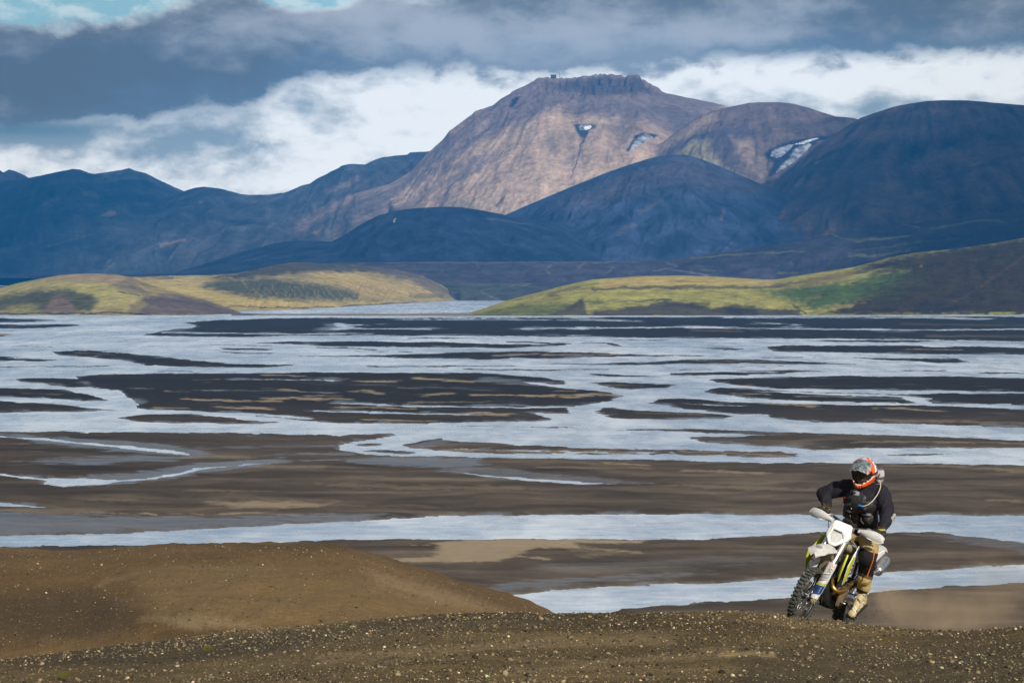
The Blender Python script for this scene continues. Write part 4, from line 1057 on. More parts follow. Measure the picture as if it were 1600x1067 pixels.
pxs = np.concatenate([np.linspace(-1600, -130, 40), np.arange(-120, 1725, 2.5), np.linspace(1740, 3200, 40)])
Ds = np.concatenate([np.linspace(4.0, 7.2, 14), np.geomspace(7.3, 19.0, 150), np.linspace(19.06, 24.0, 80), np.geomspace(24.3, 70, 120), np.geomspace(72, 420, 50)])
PXn, Dn = np.meshgrid(pxs, Ds)
Un = (PXn - 800) / (F * _cp - 450 * _sp)
Xn = Un * Dn
Zn = near_height(Xn, Dn)
Zn = np.maximum(Zn, -2.0)
gr = fbm(Xn / 0.16, Dn / 0.16, 3, 341)
Zn = Zn + gr * 0.012 * (Dn < 26) + 0.008 * fbm(Xn / 0.06, Dn / 0.07, 2, 347) * (Dn < 26)
colf = np.ones(Xn.shape + (3,)) * np.array((0.118, 0.082, 0.036))
# washed finer bands of browner grit, darker coarse belts
band = fbm(Xn / 3.2 + Dn / 9.0, Dn / 2.2 - Xn / 6.0, 4, 351)
colf = colf * np.exp(0.9 * band[..., None])
f = sstep(0.05, 0.5, fbm(Xn / 4.0, Dn / 1.7, 4, 361))[..., None] * 0.55
colf = colf * (1 - f) + np.array((0.26, 0.185, 0.095)) * f
PXq, PYq = pix(Xn, Dn, Zn)
colf = paint(PXq, PYq, colf, [('poly', [(-200, 1000), (200, 1000), (420, 985), (560, 985), (420, 1020), (200, 1040), (-200, 1040)], (0.052, 0.042, 0.026), 0.75, 10),
                              ('poly', [(330, 1000), (600, 968), (900, 960), (900, 975), (650, 990), (400, 1020)], (0.070, 0.058, 0.038), 0.6, 8),
                              ('poly', [(1150, 1010), (1400, 1000), (1620, 990), (1750, 990), (1750, 1100), (1150, 1100)], (0.062, 0.049, 0.027), 0.7, 16),
                              ('line', [(500, 1030), (800, 1005), (1050, 1000)], 9, (0.26, 0.185, 0.10), 0.5), ('line', [(1130, 1020), (1210, 1022)], 4, (0.33, 0.25, 0.11), 0.7),
                              ('line', [(800, 1050), (1000, 1030), (1150, 1010)], 6, (0.22, 0.16, 0.085), 0.5)], seed=385, nx=40, ny=10)
hill = sstep(27, 34, Dn)[..., None]
hc = np.ones(Xn.shape + (3,)) * np.array((0.125, 0.078, 0.034))
hc = hc * (1 + 0.5 * fbm(Xn / 5.0, Dn / 5.0, 5, 371)[..., None])
hc = paint(PXq, PYq, hc, [('poly', [(210, 900), (420, 880), (600, 900), (700, 930), (780, 960), (640, 960), (480, 985), (330, 975), (240, 960)], (0.20, 0.135, 0.062), 0.6, 22),
                          ('poly', [(-200, 940), (150, 925), (220, 960), (210, 985), (0, 1010), (-200, 1020)], (0.06, 0.043, 0.025), 0.8, 18),  # mound's left flank darkened: its unlit side put into the colour
                          ('poly', [(215, 965), (330, 960), (420, 978), (300, 982)], (0.27, 0.20, 0.11), 0.55, 5), ('poly', [(560, 890), (640, 905), (780, 948), (800, 957), (680, 940), (600, 915)], (0.25, 0.175, 0.10), 0.6, 10),  # pale scree, then sunlight painted on the right slope
                          ('line', [(150, 915), (220, 892), (300, 886), (400, 892)], 4, (0.19, 0.14, 0.08), 0.5)], seed=381, nx=20, ny=8)
colf = colf * (1 - hill) + hc * hill
m, t, b = new_mat('volcanic_grit', rough=0.95, spec=0.2)
at = t.node('ShaderNodeAttribute', attribute_name='tint')
geo = t.node('ShaderNodeNewGeometry'); pos = geo.outputs['Position']
n1 = t.noise(t.vscale(pos, (1.3,) * 3), 1.0, 6.0, 0.6)
n2 = t.noise(t.vscale(pos, (22.0,) * 3), 1.0, 4.0, 0.65)
vor = t.node('ShaderNodeTexVoronoi', feature='F1'); t.put(vor.inputs['Vector'], pos); vor.inputs['Scale'].default_value = 42.0
vor2 = t.node('ShaderNodeTexVoronoi', feature='F1'); t.put(vor2.inputs['Vector'], pos); vor2.inputs['Scale'].default_value = 12.0
sepc = t.node('ShaderNodeSeparateColor'); t.l.new(vor.outputs['Color'], sepc.inputs[0])
sepd = t.node('ShaderNodeSeparateColor'); t.l.new(vor2.outputs['Color'], sepd.inputs[0])
fac = t.m('ADD', 0.30, t.m('ADD', t.m('MULTIPLY', n1, 0.6), t.m('ADD', t.m('MULTIPLY', n2, 0.55), t.m('MULTIPLY', sepc.outputs[0], 0.35))))
sc = t.node('ShaderNodeVectorMath', operation='SCALE'); t.put(sc.inputs[0], at.outputs['Color']); t.put(sc.inputs['Scale'], fac)
pale = t.m('MULTIPLY', t.m('GREATER_THAN', sepc.outputs[1], 0.93), t.m('LESS_THAN', vor.outputs['Distance'], 0.42))
c1 = t.mix(t.m('MULTIPLY', pale, 0.6), sc.outputs[0], (0.26, 0.20, 0.11))
pale2 = t.m('MULTIPLY', t.m('GREATER_THAN', sepd.outputs[1], 0.95), t.m('LESS_THAN', vor2.outputs['Distance'], 0.35))
c1 = t.mix(t.m('MULTIPLY', pale2, 0.5), c1, (0.27, 0.21, 0.13))
t.l.new(c1, b.inputs['Base Color'])
bp = t.node('ShaderNodeBump'); bp.inputs['Strength'].default_value = 0.9; bp.inputs['Distance'].default_value = 0.02
t.put(bp.inputs['Height'], t.m('SUBTRACT', n2, t.m('MULTIPLY', vor.outputs['Distance'], 0.8)))
bp2 = t.node('ShaderNodeBump'); bp2.inputs['Strength'].default_value = 0.7; bp2.inputs['Distance'].default_value = 0.12
t.put(bp2.inputs['Height'], t.noise(t.vscale(pos, (3.5,) * 3), 1.0, 6.0, 0.65)); t.l.new(bp.outputs[0], bp2.inputs['Normal'])
t.l.new(bp2.outputs[0], b.inputs['Normal'])
MAT_GRIT = m
hillside = grid_mesh('gravel_hillside', Xn, Dn, Zn, MAT_GRIT, np.clip(colf, 0.004, 0.6))
hillside['kind'] = 'structure'

# loose stones
m, t, b = new_mat('loose_stone', rough=0.8, spec=0.3)
at = t.node('ShaderNodeAttribute', attribute_name='tint')
t.l.new(at.outputs['Color'], b.inputs['Base Color'])
MAT_STONE = m


def ico(sub):
    bm = bmesh.new(); bmesh.ops.create_icosphere(bm, subdivisions=sub, radius=1.0)
    v = np.array([q.co[:] for q in bm.verts]); f = np.array([[q.index for q in fa.verts] for fa in bm.faces]); bm.free()
    return v, f


OCT = (np.array([(1, 0, 0), (-1, 0, 0), (0, 1, 0), (0, -1, 0), (0, 0, 1), (0, 0, -1)], float),
       np.array([(0, 2, 4), (2, 1, 4), (1, 3, 4), (3, 0, 4), (2, 0, 5), (1, 2, 5), (3, 1, 5), (0, 3, 5)]))


def stones(name, base, x, y, size, tint, seed, sink=0.25, flat=0.6):
    rs = np.random.RandomState(seed)
    v, f = base; n = len(x); nv = len(v)
    z = near_height(x, y)
    sc_ = size[:, None] * np.stack([rs.uniform(.7, 1.3, n), rs.uniform(.7, 1.3, n), rs.uniform(.45, 1.0, n) * flat / 0.6], -1)
    V = v[None] * (1 + rs.uniform(-.28, .28, (n, nv, 1))) * sc_[:, None, :]
    a = rs.uniform(0, 6.283, n); tl = rs.normal(0, .35, n)
    ca, sa, ct, stt = np.cos(a)[:, None], np.sin(a)[:, None], np.cos(tl)[:, None], np.sin(tl)[:, None]
    x1 = V[..., 0] * ct + V[..., 2] * stt; z1 = -V[..., 0] * stt + V[..., 2] * ct
    x2 = x1 * ca - V[..., 1] * sa; y2 = x1 * sa + V[..., 1] * ca
    P = np.stack([x2 + x[:, None], y2 + y[:, None], z1 + (z + size * (0.45 - sink))[:, None]], -1).reshape(-1, 3)
    Fc = (f[None] + (np.arange(n) * nv)[:, None, None]).reshape(-1, 3)
    me = bpy.data.meshes.new(name)
    me.vertices.add(len(P)); me.vertices.foreach_set('co', P.astype(np.float32).ravel())
    me.loops.add(Fc.size); me.loops.foreach_set('vertex_index', Fc.ravel().astype(np.int32))
    me.polygons.add(len(Fc)); me.polygons.foreach_set('loop_start', np.arange(0, Fc.size, 3, dtype=np.int32))
    me.polygons.foreach_set('loop_total', np.full(len(Fc), 3, dtype=np.int32)); me.update(calc_edges=True)
    at_ = me.color_attributes.new('tint', 'FLOAT_COLOR', 'POINT')
    c = np.repeat(np.concatenate([tint, np.ones((n, 1))], 1), nv, 0).astype(np.float32)
    at_.data.foreach_set('color', c.ravel())
    me.materials.append(MAT_STONE)
    o = bpy.data.objects.new(name, me); COL.objects.link(o)
    o['kind'] = 'stuff'
    return o


def stone_tint(n, rs, pale_frac):
    c = np.array((0.098, 0.080, 0.048)) * rs.uniform(.12, 1.9, (n, 1)) * (1 + rs.normal(0, .06, (n, 3)))
    k = rs.rand(n)
    c[k < .22] = np.array((0.22, 0.165, 0.09)) * rs.uniform(.6, 1.5, (int((k < .22).sum()), 1))
    p = k > 1 - pale_frac
    c[p] = np.array((0.50, 0.41, 0.25)) * rs.uniform(.45, 1.4, (int(p.sum()), 1)) * (1 + rs.normal(0, .07, (int(p.sum()), 3)))
    return np.clip(c, 0.008, 0.8)


rs = np.random.RandomState(11)
def scatter(n, d0, d1, pw=1.0):
    d = d0 * (d1 / d0) ** (rs.rand(n) ** pw)
    px_ = rs.uniform(-110, 1710, n)
    return (px_ - 800) / (F * _cp - 450 * _sp) * d, d
x, y = scatter(52000, 7.5, 23.5, 0.85)
# belts of coarser stones
keep = fbm(x / 2.6 + y / 8, y / 1.8, 3, 401) + rs.uniform(-.45, .45, len(x)) > -0.06
x, y = x[keep], y[keep]
stones('gravel', OCT, x, y, np.clip(rs.lognormal(math.log(0.0066), .45, len(x)) * (y / 14) ** 0.35, .003, .03), stone_tint(len(x), rs, .035), 1)
x, y = scatter(5200, 7.5, 23.0, 0.8)
stones('gravel', ico(1), x, y, np.clip(rs.lognormal(math.log(0.0092), .42, len(x)) * (y / 14) ** .3, .006, .032), stone_tint(len(x), rs, .075), 2)
# stones in profile along the near crest
x, y = scatter(5200, 19.6, 22.6)
stones('gravel', ico(1), x, y, np.clip(rs.lognormal(math.log(0.0088), .38, len(x)), .005, .026), stone_tint(len(x), rs, .08), 3, sink=.12)
# the left hill
d = 32 * (66 / 32) ** (rs.rand(15000) ** .7); pxh = rs.uniform(-110, 860, 15000)
stones('gravel', OCT, (pxh - 800) / (F * _cp - 450 * _sp) * d, d, np.clip(rs.lognormal(math.log(0.0135), .42, 15000), .007, .06), stone_tint(15000, rs, .06), 4)

# a few small green tufts
mm, t, b = new_mat('moss_tuft', rough=0.9, color=(0.12, 0.14, 0.012))
geo = t.node('ShaderNodeNewGeometry')
t.l.new(t.mix(t.noise(t.vscale(geo.outputs['Position'], (30,) * 3), 1.0), (0.05, 0.065, 0.008), (0.24, 0.25, 0.02)), b.inputs['Base Color'])
TUFTS = [(327, 1015, 10.9, .035, 'bright green moss tuft in the dark gravel, largest of the tufts'), (500, 969, 24.0, .06, 'green moss tuft on the line where the gravel meets the brown hill'),
         (100, 1057, 9.3, .03, 'low yellow green moss tuft at the lower left of the gravel'), (551, 932, 45.0, .09, 'small moss tuft high on the brown hill'), (423, 917, 48, .08, 'faint moss tuft near the middle of the brown hill'),
         (192, 928, 44, .08, 'olive moss tuft on the darker left side of the brown hill'), (242, 945, 40, .07, 'olive moss tuft just above the pale scree of the brown hill'), (645, 931, 46, .05, 'pale green moss tuft towards the lit end of the brown hill')]


def hit_near(px, py, d0, d1):
    d_ = np.linspace(d0, d1, 900)
    u_, s_2 = ray(px, py)
    h_ = near_height(u_ * d_, d_)
    k_ = np.where(h_ >= CAM_H + s_2 * d_)[0]
    q = d_[k_[0]] if len(k_) else d1
    return float(u_ * q), float(q)


for px_, py_, d_, r_, lb in TUFTS:
    x0_, y0_ = hit_near(px_, py_, 7, 66)
    rr = random.Random(int(px_))
    bm = bmesh.new()
    r_ = r_ * y0_ / d_ if y0_ < d_ * 2 else r_
    for i in range(70):
        a_ = rr.uniform(0, 6.28); q_ = r_ * math.sqrt(rr.random()); hh_ = r_ * rr.uniform(.3, .8) * (1.1 - q_ / r_)
        cx_, cy_ = q_ * math.cos(a_), q_ * math.sin(a_) * .8
        dx_, dy_ = rr.uniform(-1, 1) * r_ * .22, rr.uniform(-1, 1) * r_ * .22
        wv = r_ * .09
        v_ = [bm.verts.new((cx_ - wv, cy_, -.004)), bm.verts.new((cx_ + wv, cy_ + wv, -.004)), bm.verts.new((cx_ + dx_, cy_ + dy_, hh_ + .01)), bm.verts.new((cx_ + dx_ * .4, cy_ + wv + dy_ * .4, hh_ * .55))]
        bm.faces.new((v_[0], v_[3], v_[2])); bm.faces.new((v_[3], v_[1], v_[2]))
    me = bpy.data.meshes.new('moss_tuft'); bm.to_mesh(me); bm.free(); me.materials.append(mm)
    o = bpy.data.objects.new('moss_tuft', me); COL.objects.link(o)
    o.location = (x0_, y0_, float(near_height(np.array([x0_]), np.array([y0_]))[0]))
    tag(o, lb, 'moss', 'moss tufts in the gravel')

# ================================================================ air
bm = bmesh.new(); bmesh.ops.create_cube(bm, size=1.0)
me = bpy.data.meshes.new('haze'); bm.to_mesh(me); bm.free()
hz = bpy.data.objects.new('haze', me); COL.objects.link(hz)
hz.scale = (27000, 15000, 1604); hz.location = (0, 5600, 1604 / 2 - 4)
hz['kind'] = 'stuff'
hm = bpy.data.materials.new('haze_air'); hm.use_nodes = True; hm.node_tree.nodes.clear()
t = NT(hm.node_tree)
pv = t.node('ShaderNodeVolumePrincipled'); o_ = t.node('ShaderNodeOutputMaterial')
t.l.new(pv.outputs[0], o_.inputs['Volume'])
pv.inputs['Density'].default_value = 0.000046
pv.inputs['Color'].default_value = (0.035, 0.38, 1.0, 1)
pv.inputs['Anisotropy'].default_value = 0.0
me.materials.append(hm)
# ================================================================ unseen clouds added overhead, shaped to shade the far mountains
m, t, b = new_mat('shade_cloud_body', rough=1.0, color=(0.85, 0.87, 0.9), spec=0.0)
at = t.node('ShaderNodeAttribute', attribute_name='cover')
t.l.new(t.m('MINIMUM', t.m('MAXIMUM', at.outputs['Fac'], 0.0), 1.0), b.inputs['Alpha'])      # thin cloud edges let light through
MAT_SHADE_CLOUD = m


def shade_cloud(shadow, alt, seed, thick=260.0, zref=350.0, n=150, rag=800.0, soft=1300.0):
    k = (alt - zref) / SUN_DIR.z
    P = [(x + SUN_DIR.x * k, y + SUN_DIR.y * k) for x, y in shadow]
    A = np.asarray(P)
    gx, gy = np.meshgrid(np.linspace(A[:, 0].min() - rag, A[:, 0].max() + rag, n), np.linspace(A[:, 1].min() - rag, A[:, 1].max() + rag, n))
    s = poly_sd(gx, gy, P) + rag * 1.1 * fbm(gx / 1100, gy / 1100, 6, seed, 0.68)
    th = np.sqrt(np.clip(s, 0, None) / 500.0).clip(0, 1.3)
    puff = 1 + 0.7 * fbm(gx / 500, gy / 500, 4, seed + 3)
    top = alt + thick * th * puff; bot = alt - thick * 0.25 * th * puff
    bm = bmesh.new(); vt, vb = {}, {}; cov = []; al = sstep(0, soft, s) ** 1.3
    ok = s > -0.5 * (gx[0, 1] - gx[0, 0])
    for i in range(n):
        for j in range(n):
            if ok[i, j]:
                vt[i, j] = bm.verts.new((gx[i, j], gy[i, j], top[i, j] + .5)); vb[i, j] = bm.verts.new((gx[i, j], gy[i, j], bot[i, j] - .5)); cov += [al[i, j]] * 2
    for i in range(n - 1):
        for j in range(n - 1):
            q = [(i, j), (i, j + 1), (i + 1, j + 1), (i + 1, j)]
            if all(z in vt for z in q):
                bm.faces.new([vt[z] for z in q]).smooth = True
                bm.faces.new([vb[z] for z in reversed(q)]).smooth = True
    me = bpy.data.meshes.new('shade_cloud'); bm.to_mesh(me); bm.free(); me.materials.append(MAT_SHADE_CLOUD)
    at_ = me.attributes.new('cover', 'FLOAT', 'POINT'); at_.data.foreach_set('value', np.array(cov, np.float32))
    o = bpy.data.objects.new('shade_cloud', me); COL.objects.link(o); o['kind'] = 'stuff'
    return o


shade_cloud([(-7000, 6600), (-1500, 6600), (-1200, 7200), (-1100, 8200), (-1000, 9500), (-1200, 10800), (-1500, 12500), (-7000, 12500)], 2500, 501)
shade_cloud([(560, 3250), (760, 4500), (700, 5700), (560, 7000), (760, 8300), (1050, 9800), (7000, 9800), (7000, 3150), (760, 3080)], 2500, 502, rag=500, soft=1100.0)
# ================================================================ motorcycle
def V3(*a): return Vector(a)


def catmull(P, n):
    P = [Vector(p) for p in P]; out = []
    for i in range(len(P) - 1):
        a = P[max(i - 1, 0)]; b = P[i]; c = P[i + 1]; d = P[min(i + 2, len(P) - 1)]
        for k in range(n):
            t = k / n
            out.append(0.5 * ((2 * b) + (c - a) * t + (2 * a - 5 * b + 4 * c - d) * t * t + (3 * b - a - 3 * c + d) * t ** 3))
    out.append(P[-1]); return out


def sweep(bm, pts, rad, seg=10, smooth=4, cap=True, flat=1.0):
    if smooth and len(pts) > 2:
        n0 = len(pts); q = catmull(pts, smooth)
        if not isinstance(rad, (int, float)):
            rr = []
            for i in range(n0 - 1):
                rr += [rad[i] + (rad[i + 1] - rad[i]) * k / smooth for k in range(smooth)]
            rad = rr + [rad[-1]]
        pts = q
    pts = [Vector(p) for p in pts]
    if isinstance(rad, (int, float)): rad = [rad] * len(pts)
    prev = None; rings = []
    up = None
    for i, p in enumerate(pts):
        d = (pts[min(i + 1, len(pts) - 1)] - pts[max(i - 1, 0)]).normalized()
        if up is None:
            up = Vector((0, 0, 1)) if abs(d.z) < 0.9 else Vector((1, 0, 0))
        s = d.cross(up).normalized(); up = s.cross(d).normalized()
        rings.append([bm.verts.new(p + (s * math.cos(2 * math.pi * k / seg) + up * math.sin(2 * math.pi * k / seg) * flat) * rad[i]) for k in range(seg)])
    for a, b in zip(rings[:-1], rings[1:]):
        for k in range(seg):
            bm.faces.new((a[k], a[(k + 1) % seg], b[(k + 1) % seg], b[k])).smooth = True
    if cap:
        bm.faces.new(list(reversed(rings[0]))); bm.faces.new(rings[-1])
    return rings


def bx(bm, size, loc, rot=None, bevel=0.0):
    r = bmesh.ops.create_cube(bm, size=1.0)
    vs_ = r['verts']
    bmesh.ops.scale(bm, vec=size, verts=vs_)
    if bevel:
        ed = list({e for v in vs_ for e in v.link_edges})
        rb = bmesh.ops.bevel(bm, geom=ed, offset=bevel, segments=2, affect='EDGES')
        vs_ = list({v for f in rb['faces'] for v in f.verts} | {v for v in vs_ if v.is_valid})
    if rot is not None:
        bmesh.ops.rotate(bm, cent=(0, 0, 0), matrix=Euler([R(a) for a in rot]).to_matrix(), verts=vs_)
    bmesh.ops.translate(bm, vec=loc, verts=vs_)
    return vs_


def lathe_y(bm, prof, y_axis_center=(0, 0, 0), seg=48, closed=True):
    """prof: list of (radius, y) around the y axis"""
    c = Vector(y_axis_center); rings = []
    for k in range(seg):
        a = 2 * math.pi * k / seg
        rings.append([bm.verts.new(c + Vector((r * math.cos(a), y, r * math.sin(a)))) for r, y in prof])
    n = len(prof)
    for k in range(seg):
        A, B = rings[k], rings[(k + 1) % seg]
        for i in range(n if closed else n - 1):
            bm.faces.new((A[i], A[(i + 1) % n], B[(i + 1) % n], B[i])).smooth = True


def plate(bm, prof, yf, th=0.006, inset=0.0, n=1):
    """side panel: outline in (x, z), y from function yf(x, z); has thickness"""
    from mathutils.geometry import tessellate_polygon
    tri = tessellate_polygon([[Vector((x, z, 0)) for x, z in prof]])
    def sub(tris, pts):
        out = []
        cache = {}
        def mid(a, b):
            k_ = (min(a, b), max(a, b))
            if k_ not in cache:
                pts.append(((pts[a][0] + pts[b][0]) / 2, (pts[a][1] + pts[b][1]) / 2)); cache[k_] = len(pts) - 1
            return cache[k_]
        for a, b, c in tris:
            d, e, f = mid(a, b), mid(b, c), mid(c, a)
            out += [(a, d, f), (d, b, e), (f, e, c), (d, e, f)]
        return out, pts
    pts = [tuple(p) for p in prof]; tris = [tuple(t_) for t_ in tri]
    for _ in range(n):
        tris, pts = sub(tris, pts)
    o = [bm.verts.new((x, yf(x, z) + th / 2, z)) for x, z in pts]
    i_ = [bm.verts.new((x, yf(x, z) - th / 2, z)) for x, z in pts]
    ec = {}
    for t_ in tris:
        for a, b in ((t_[0], t_[1]), (t_[1], t_[2]), (t_[2], t_[0])):
            k_ = (min(a, b), max(a, b)); ec[k_] = ec.get(k_, 0) + 1
    for a, b, c in tris:
        bm.faces.new((o[a], o[b], o[c])).smooth = True; bm.faces.new((i_[c], i_[b], i_[a])).smooth = True
    for (a, b), c in ec.items():
        if c == 1: bm.faces.new((o[a], i_[a], i_[b], o[b]))


def mk(name, bm, mat, parent, loc=None, label=None, kind=None, smooth_angle=None):
    bmesh.ops.recalc_face_normals(bm, faces=bm.faces[:])
    me = bpy.data.meshes.new(name); bm.to_mesh(me); bm.free(); me.materials.append(mat)
    o = bpy.data.objects.new(name, me); COL.objects.link(o); o.parent = parent
    if loc: o.location = loc
    if label: o['label'] = label
    if kind: o['kind'] = kind
    return o


def dusty(name, color, rough=0.4, metallic=0.0, dust=0.25, spec=0.4, dcol=(0.20, 0.155, 0.10), scale=9.0, bump=0.0, coat=0.0):
    m, t, b = new_mat(name, rough=rough, metallic=metallic, spec=spec)
    tcx = t.node('ShaderNodeTexCoord')
    n = t.noise(tcx.outputs['Object'], scale, 6.0, 0.65)
    n2 = t.noise(tcx.outputs['Object'], scale * 6, 4.0, 0.6)
    f = t.mapr(t.m('ADD', n, t.m('MULTIPLY', n2, 0.25)), 0.55, 0.95, 0.0, dust)
    t.l.new(t.mix(f, color, dcol), b.inputs['Base Color'])
    t.l.new(t.mapr(f, 0.0, max(dust, .01), rough, 0.9, smooth=False), b.inputs['Roughness'])
    if bump:
        bp_ = t.node('ShaderNodeBump'); bp_.inputs['Strength'].default_value = bump; bp_.inputs['Distance'].default_value = 0.004
        t.put(bp_.inputs['Height'], n2); t.l.new(bp_.outputs[0], b.inputs['Normal'])
    if coat: b.inputs['Coat Weight'].default_value = coat
    return m


M_WHITE = dusty('white_plastic', (0.88, 0.875, 0.86), 0.35, dust=0.14)
M_YEL = dusty('yellow_plastic', (0.56, 0.60, 0.03), 0.35, dust=0.25)
M_BLUE = dusty('blue_plastic', (0.012, 0.07, 0.25), 0.35, dust=0.22)
M_BLACKP = dusty('black_plastic', (0.02, 0.02, 0.022), 0.5, dust=0.35)
M_RUB = dusty('tyre_rubber', (0.035, 0.037, 0.036), 0.85, dust=0.42, dcol=(0.15, 0.135, 0.10), scale=14, bump=0.4)
M_RUBK = dusty('tread_rubber', (0.055, 0.06, 0.052), 0.9, dust=0.5, dcol=(0.17, 0.155, 0.11), scale=22, bump=0.4)
M_STEEL = dusty('steel', (0.55, 0.55, 0.54), 0.32, 1.0, dust=0.2)
M_ALU = dusty('brushed_aluminium', (0.62, 0.61, 0.58), 0.35, 1.0, dust=0.25)
M_DARKM = dusty('dark_metal', (0.06, 0.06, 0.062), 0.5, 0.7, dust=0.5)
M_RIM = dusty('black_rim', (0.02, 0.02, 0.02), 0.35, 0.3, dust=0.35)
M_GOLD = dusty('heated_exhaust', (0.62, 0.36, 0.10), 0.35, 1.0, dust=0.25, dcol=(0.4, 0.25, 0.08))
M_DUSTCASE = dusty('dusty_engine_case', (0.20, 0.14, 0.085), 0.75, 0.2, dust=0.8, dcol=(0.30, 0.22, 0.13), scale=16)
M_SKID = dusty('skid_plate', (0.030, 0.040, 0.038), 0.42, 0.2, dust=0.3)
M_BEIGE = dusty('dust_caked_plastic', (0.33, 0.28, 0.185), 0.8, dust=0.5, dcol=(0.22, 0.18, 0.11))
M_RED = dusty('red_print', (0.55, 0.03, 0.015), 0.4, dust=0.1)
M_INK = dusty('black_print', (0.02, 0.02, 0.03), 0.4, dust=0.1)
M_FRAME = dusty('frame_paint', (0.012, 0.03, 0.09), 0.4, dust=0.3)
m, t, b = new_mat('headlight_lens', rough=0.05, color=(0.9, 0.9, 0.88), spec=0.6)
b.inputs['Roughness'].default_value = .18; b.inputs['Transmission Weight'].default_value = 0.45; b.inputs['IOR'].default_value = 1.2
M_LENS = m
M_MIRROR = dusty('reflector_bowl', (0.9, 0.9, 0.88), 0.45, 0.3, dust=0.05)

YAW, BPITCH, LEAN = -119.0, 9.5, 18.0
CP_PX, CP_D = (1242, 978), 21.7
MB = Matrix.Rotation(R(YAW), 4, 'Z') @ Matrix.Rotation(R(-BPITCH), 4, 'Y') @ Matrix.Rotation(R(-LEAN), 4, 'X')
_u, _s = ray(*CP_PX)
contact = Vector((float(_u) * CP_D, CP_D, CAM_H + float(_s) * CP_D))
B0 = contact - (MB @ Vector((0.74, 0, 0)))

bike = bpy.data.objects.new('motorcycle', None); COL.objects.link(bike)
bike.matrix_world = Matrix.Translation(B0) @ MB
bike.empty_display_size = 0.2
tag(bike, 'white off road motorcycle with yellow and blue panels, leaning as it crests the gravel', 'motorcycle')


def wheel(name, cx, rad, tw, rim_r, knobs, front):
    e = bpy.data.objects.new(name, None); COL.objects.link(e); e.parent = bike
    e.location = (cx, 0, rad - 0.004)
    bm = bmesh.new(); prof = []
    for k in range(16):
        a = 2 * math.pi * k / 16
        prof.append((rim_r + (rad - 0.018 - rim_r) * (0.5 + 0.5 * math.cos(a)), tw * 0.5 * math.sin(a) * (1 if math.cos(a) > -0.6 else 0.7)))
    lathe_y(bm, prof, seg=72); mk('tyre', bm, M_RUB, e)
    bm = bmesh.new()
    for k in range(knobs):
        a0 = 2 * math.pi * k / knobs
        rows = [(-0.30, 5, .030), (0.30, 5, .030)] if k % 2 else [(0.0, 0, .034), (-0.80, 38, .026), (0.80, 38, .026)]
        rows2 = [(-0.62, 26, .022), (0.62, 26, .022)] if k % 2 else [(-.0, 0, .0)]
        for yy, tilt, wd in rows + rows2:
            if wd == 0: continue
            a = a0 + (0.3 if abs(yy) > .5 else 0) * 2 * math.pi / knobs
            y_ = yy * tw * 0.5
            rr = rad - 0.011 - (1 - math.sqrt(max(0, 1 - (yy * 0.92) ** 2))) * 0.045
            vs_ = bx(bm, (0.021, wd, 0.024), (0, 0, 0), None, 0.0)
            mt = Matrix.Rotation(-a, 4, 'Y') @ Matrix.Translation((0, y_, rr)) @ Matrix.Rotation(R(-tilt) * (1 if yy > 0 else -1), 4, 'X')
            bmesh.ops.transform(bm, matrix=mt, verts=vs_)
    mk('tread', bm, M_RUBK, e, kind='stuff')
    bm = bmesh.new()
    w2 = tw * 0.26
    lathe_y(bm, [(rim_r + .010, w2), (rim_r + .012, w2 * .85), (rim_r - .012, w2 * .6), (rim_r - .012, -w2 * .6), (rim_r + .012, -w2 * .85), (rim_r + .010, -w2), (rim_r - .012, -w2), (rim_r - .020, -w2 * .5), (rim_r - .020, w2 * .5), (rim_r - .012, w2)], seg=64)
    mk('rim', bm, M_RIM, e)
    bm = bmesh.new()
    for k in range(36):
        a = 2 * math.pi * k / 36; sd = 1 if k % 2 else -1; a2 = a + (0.36 if (k // 2) % 2 else -0.36)
        sweep(bm, [(.032 * math.cos(a2), sd * .034, .032 * math.sin(a2)), ((rim_r - .018) * math.cos(a), sd * .006, (rim_r - .018) * math.sin(a))], .0022, 5, 0)
    mk('spokes', bm, M_STEEL, e)
    bm = bmesh.new()
    lathe_y(bm, [(0.0, .075), (.018, .075), (.018, .045), (.036, .042), (.038, .032), (.024, .024), (.024, -.024), (.038, -.032), (.036, -.042), (.018, -.045), (.018, -.075), (0.0, -.075)], seg=24, closed=False)
    mk('hub', bm, M_DARKM, e)
    # disc with wave edge, left of the wheel at the front, right at the back
    sd = 1 if front else -1
    bm = bmesh.new(); rO = .13 if front else .11; seg = 60; y0_ = sd * .052; ra = []
    for k in range(seg):
        a = 2 * math.pi * k / seg; ro = rO * (1 + .035 * math.sin(10 * a))
        ra.append([bm.verts.new((r_ * math.cos(a), y0_ + dy, r_ * math.sin(a))) for r_, dy in ((ro, .0018), (rO * .72, .0018), (rO * .72, -.0018), (ro, -.0018))])
    for k in range(seg):
        A, B = ra[k], ra[(k + 1) % seg]
        for i in range(4): bm.faces.new((A[i], A[(i + 1) % 4], B[(i + 1) % 4], B[i]))
    for k in range(6):
        a = 2 * math.pi * k / 6
        sweep(bm, [(.03 * math.cos(a), y0_, .03 * math.sin(a)), (rO * .75 * math.cos(a + .3), y0_, rO * .75 * math.sin(a + .3))], .005, 6, 0)
    mk('brake_disc', bm, M_STEEL, e)
    return e


wheel('front_wheel', 0.74, 0.348, 0.092, 0.272, 46, True)
wheel('rear_wheel', -0.74, 0.335, 0.135, 0.235, 42, False)

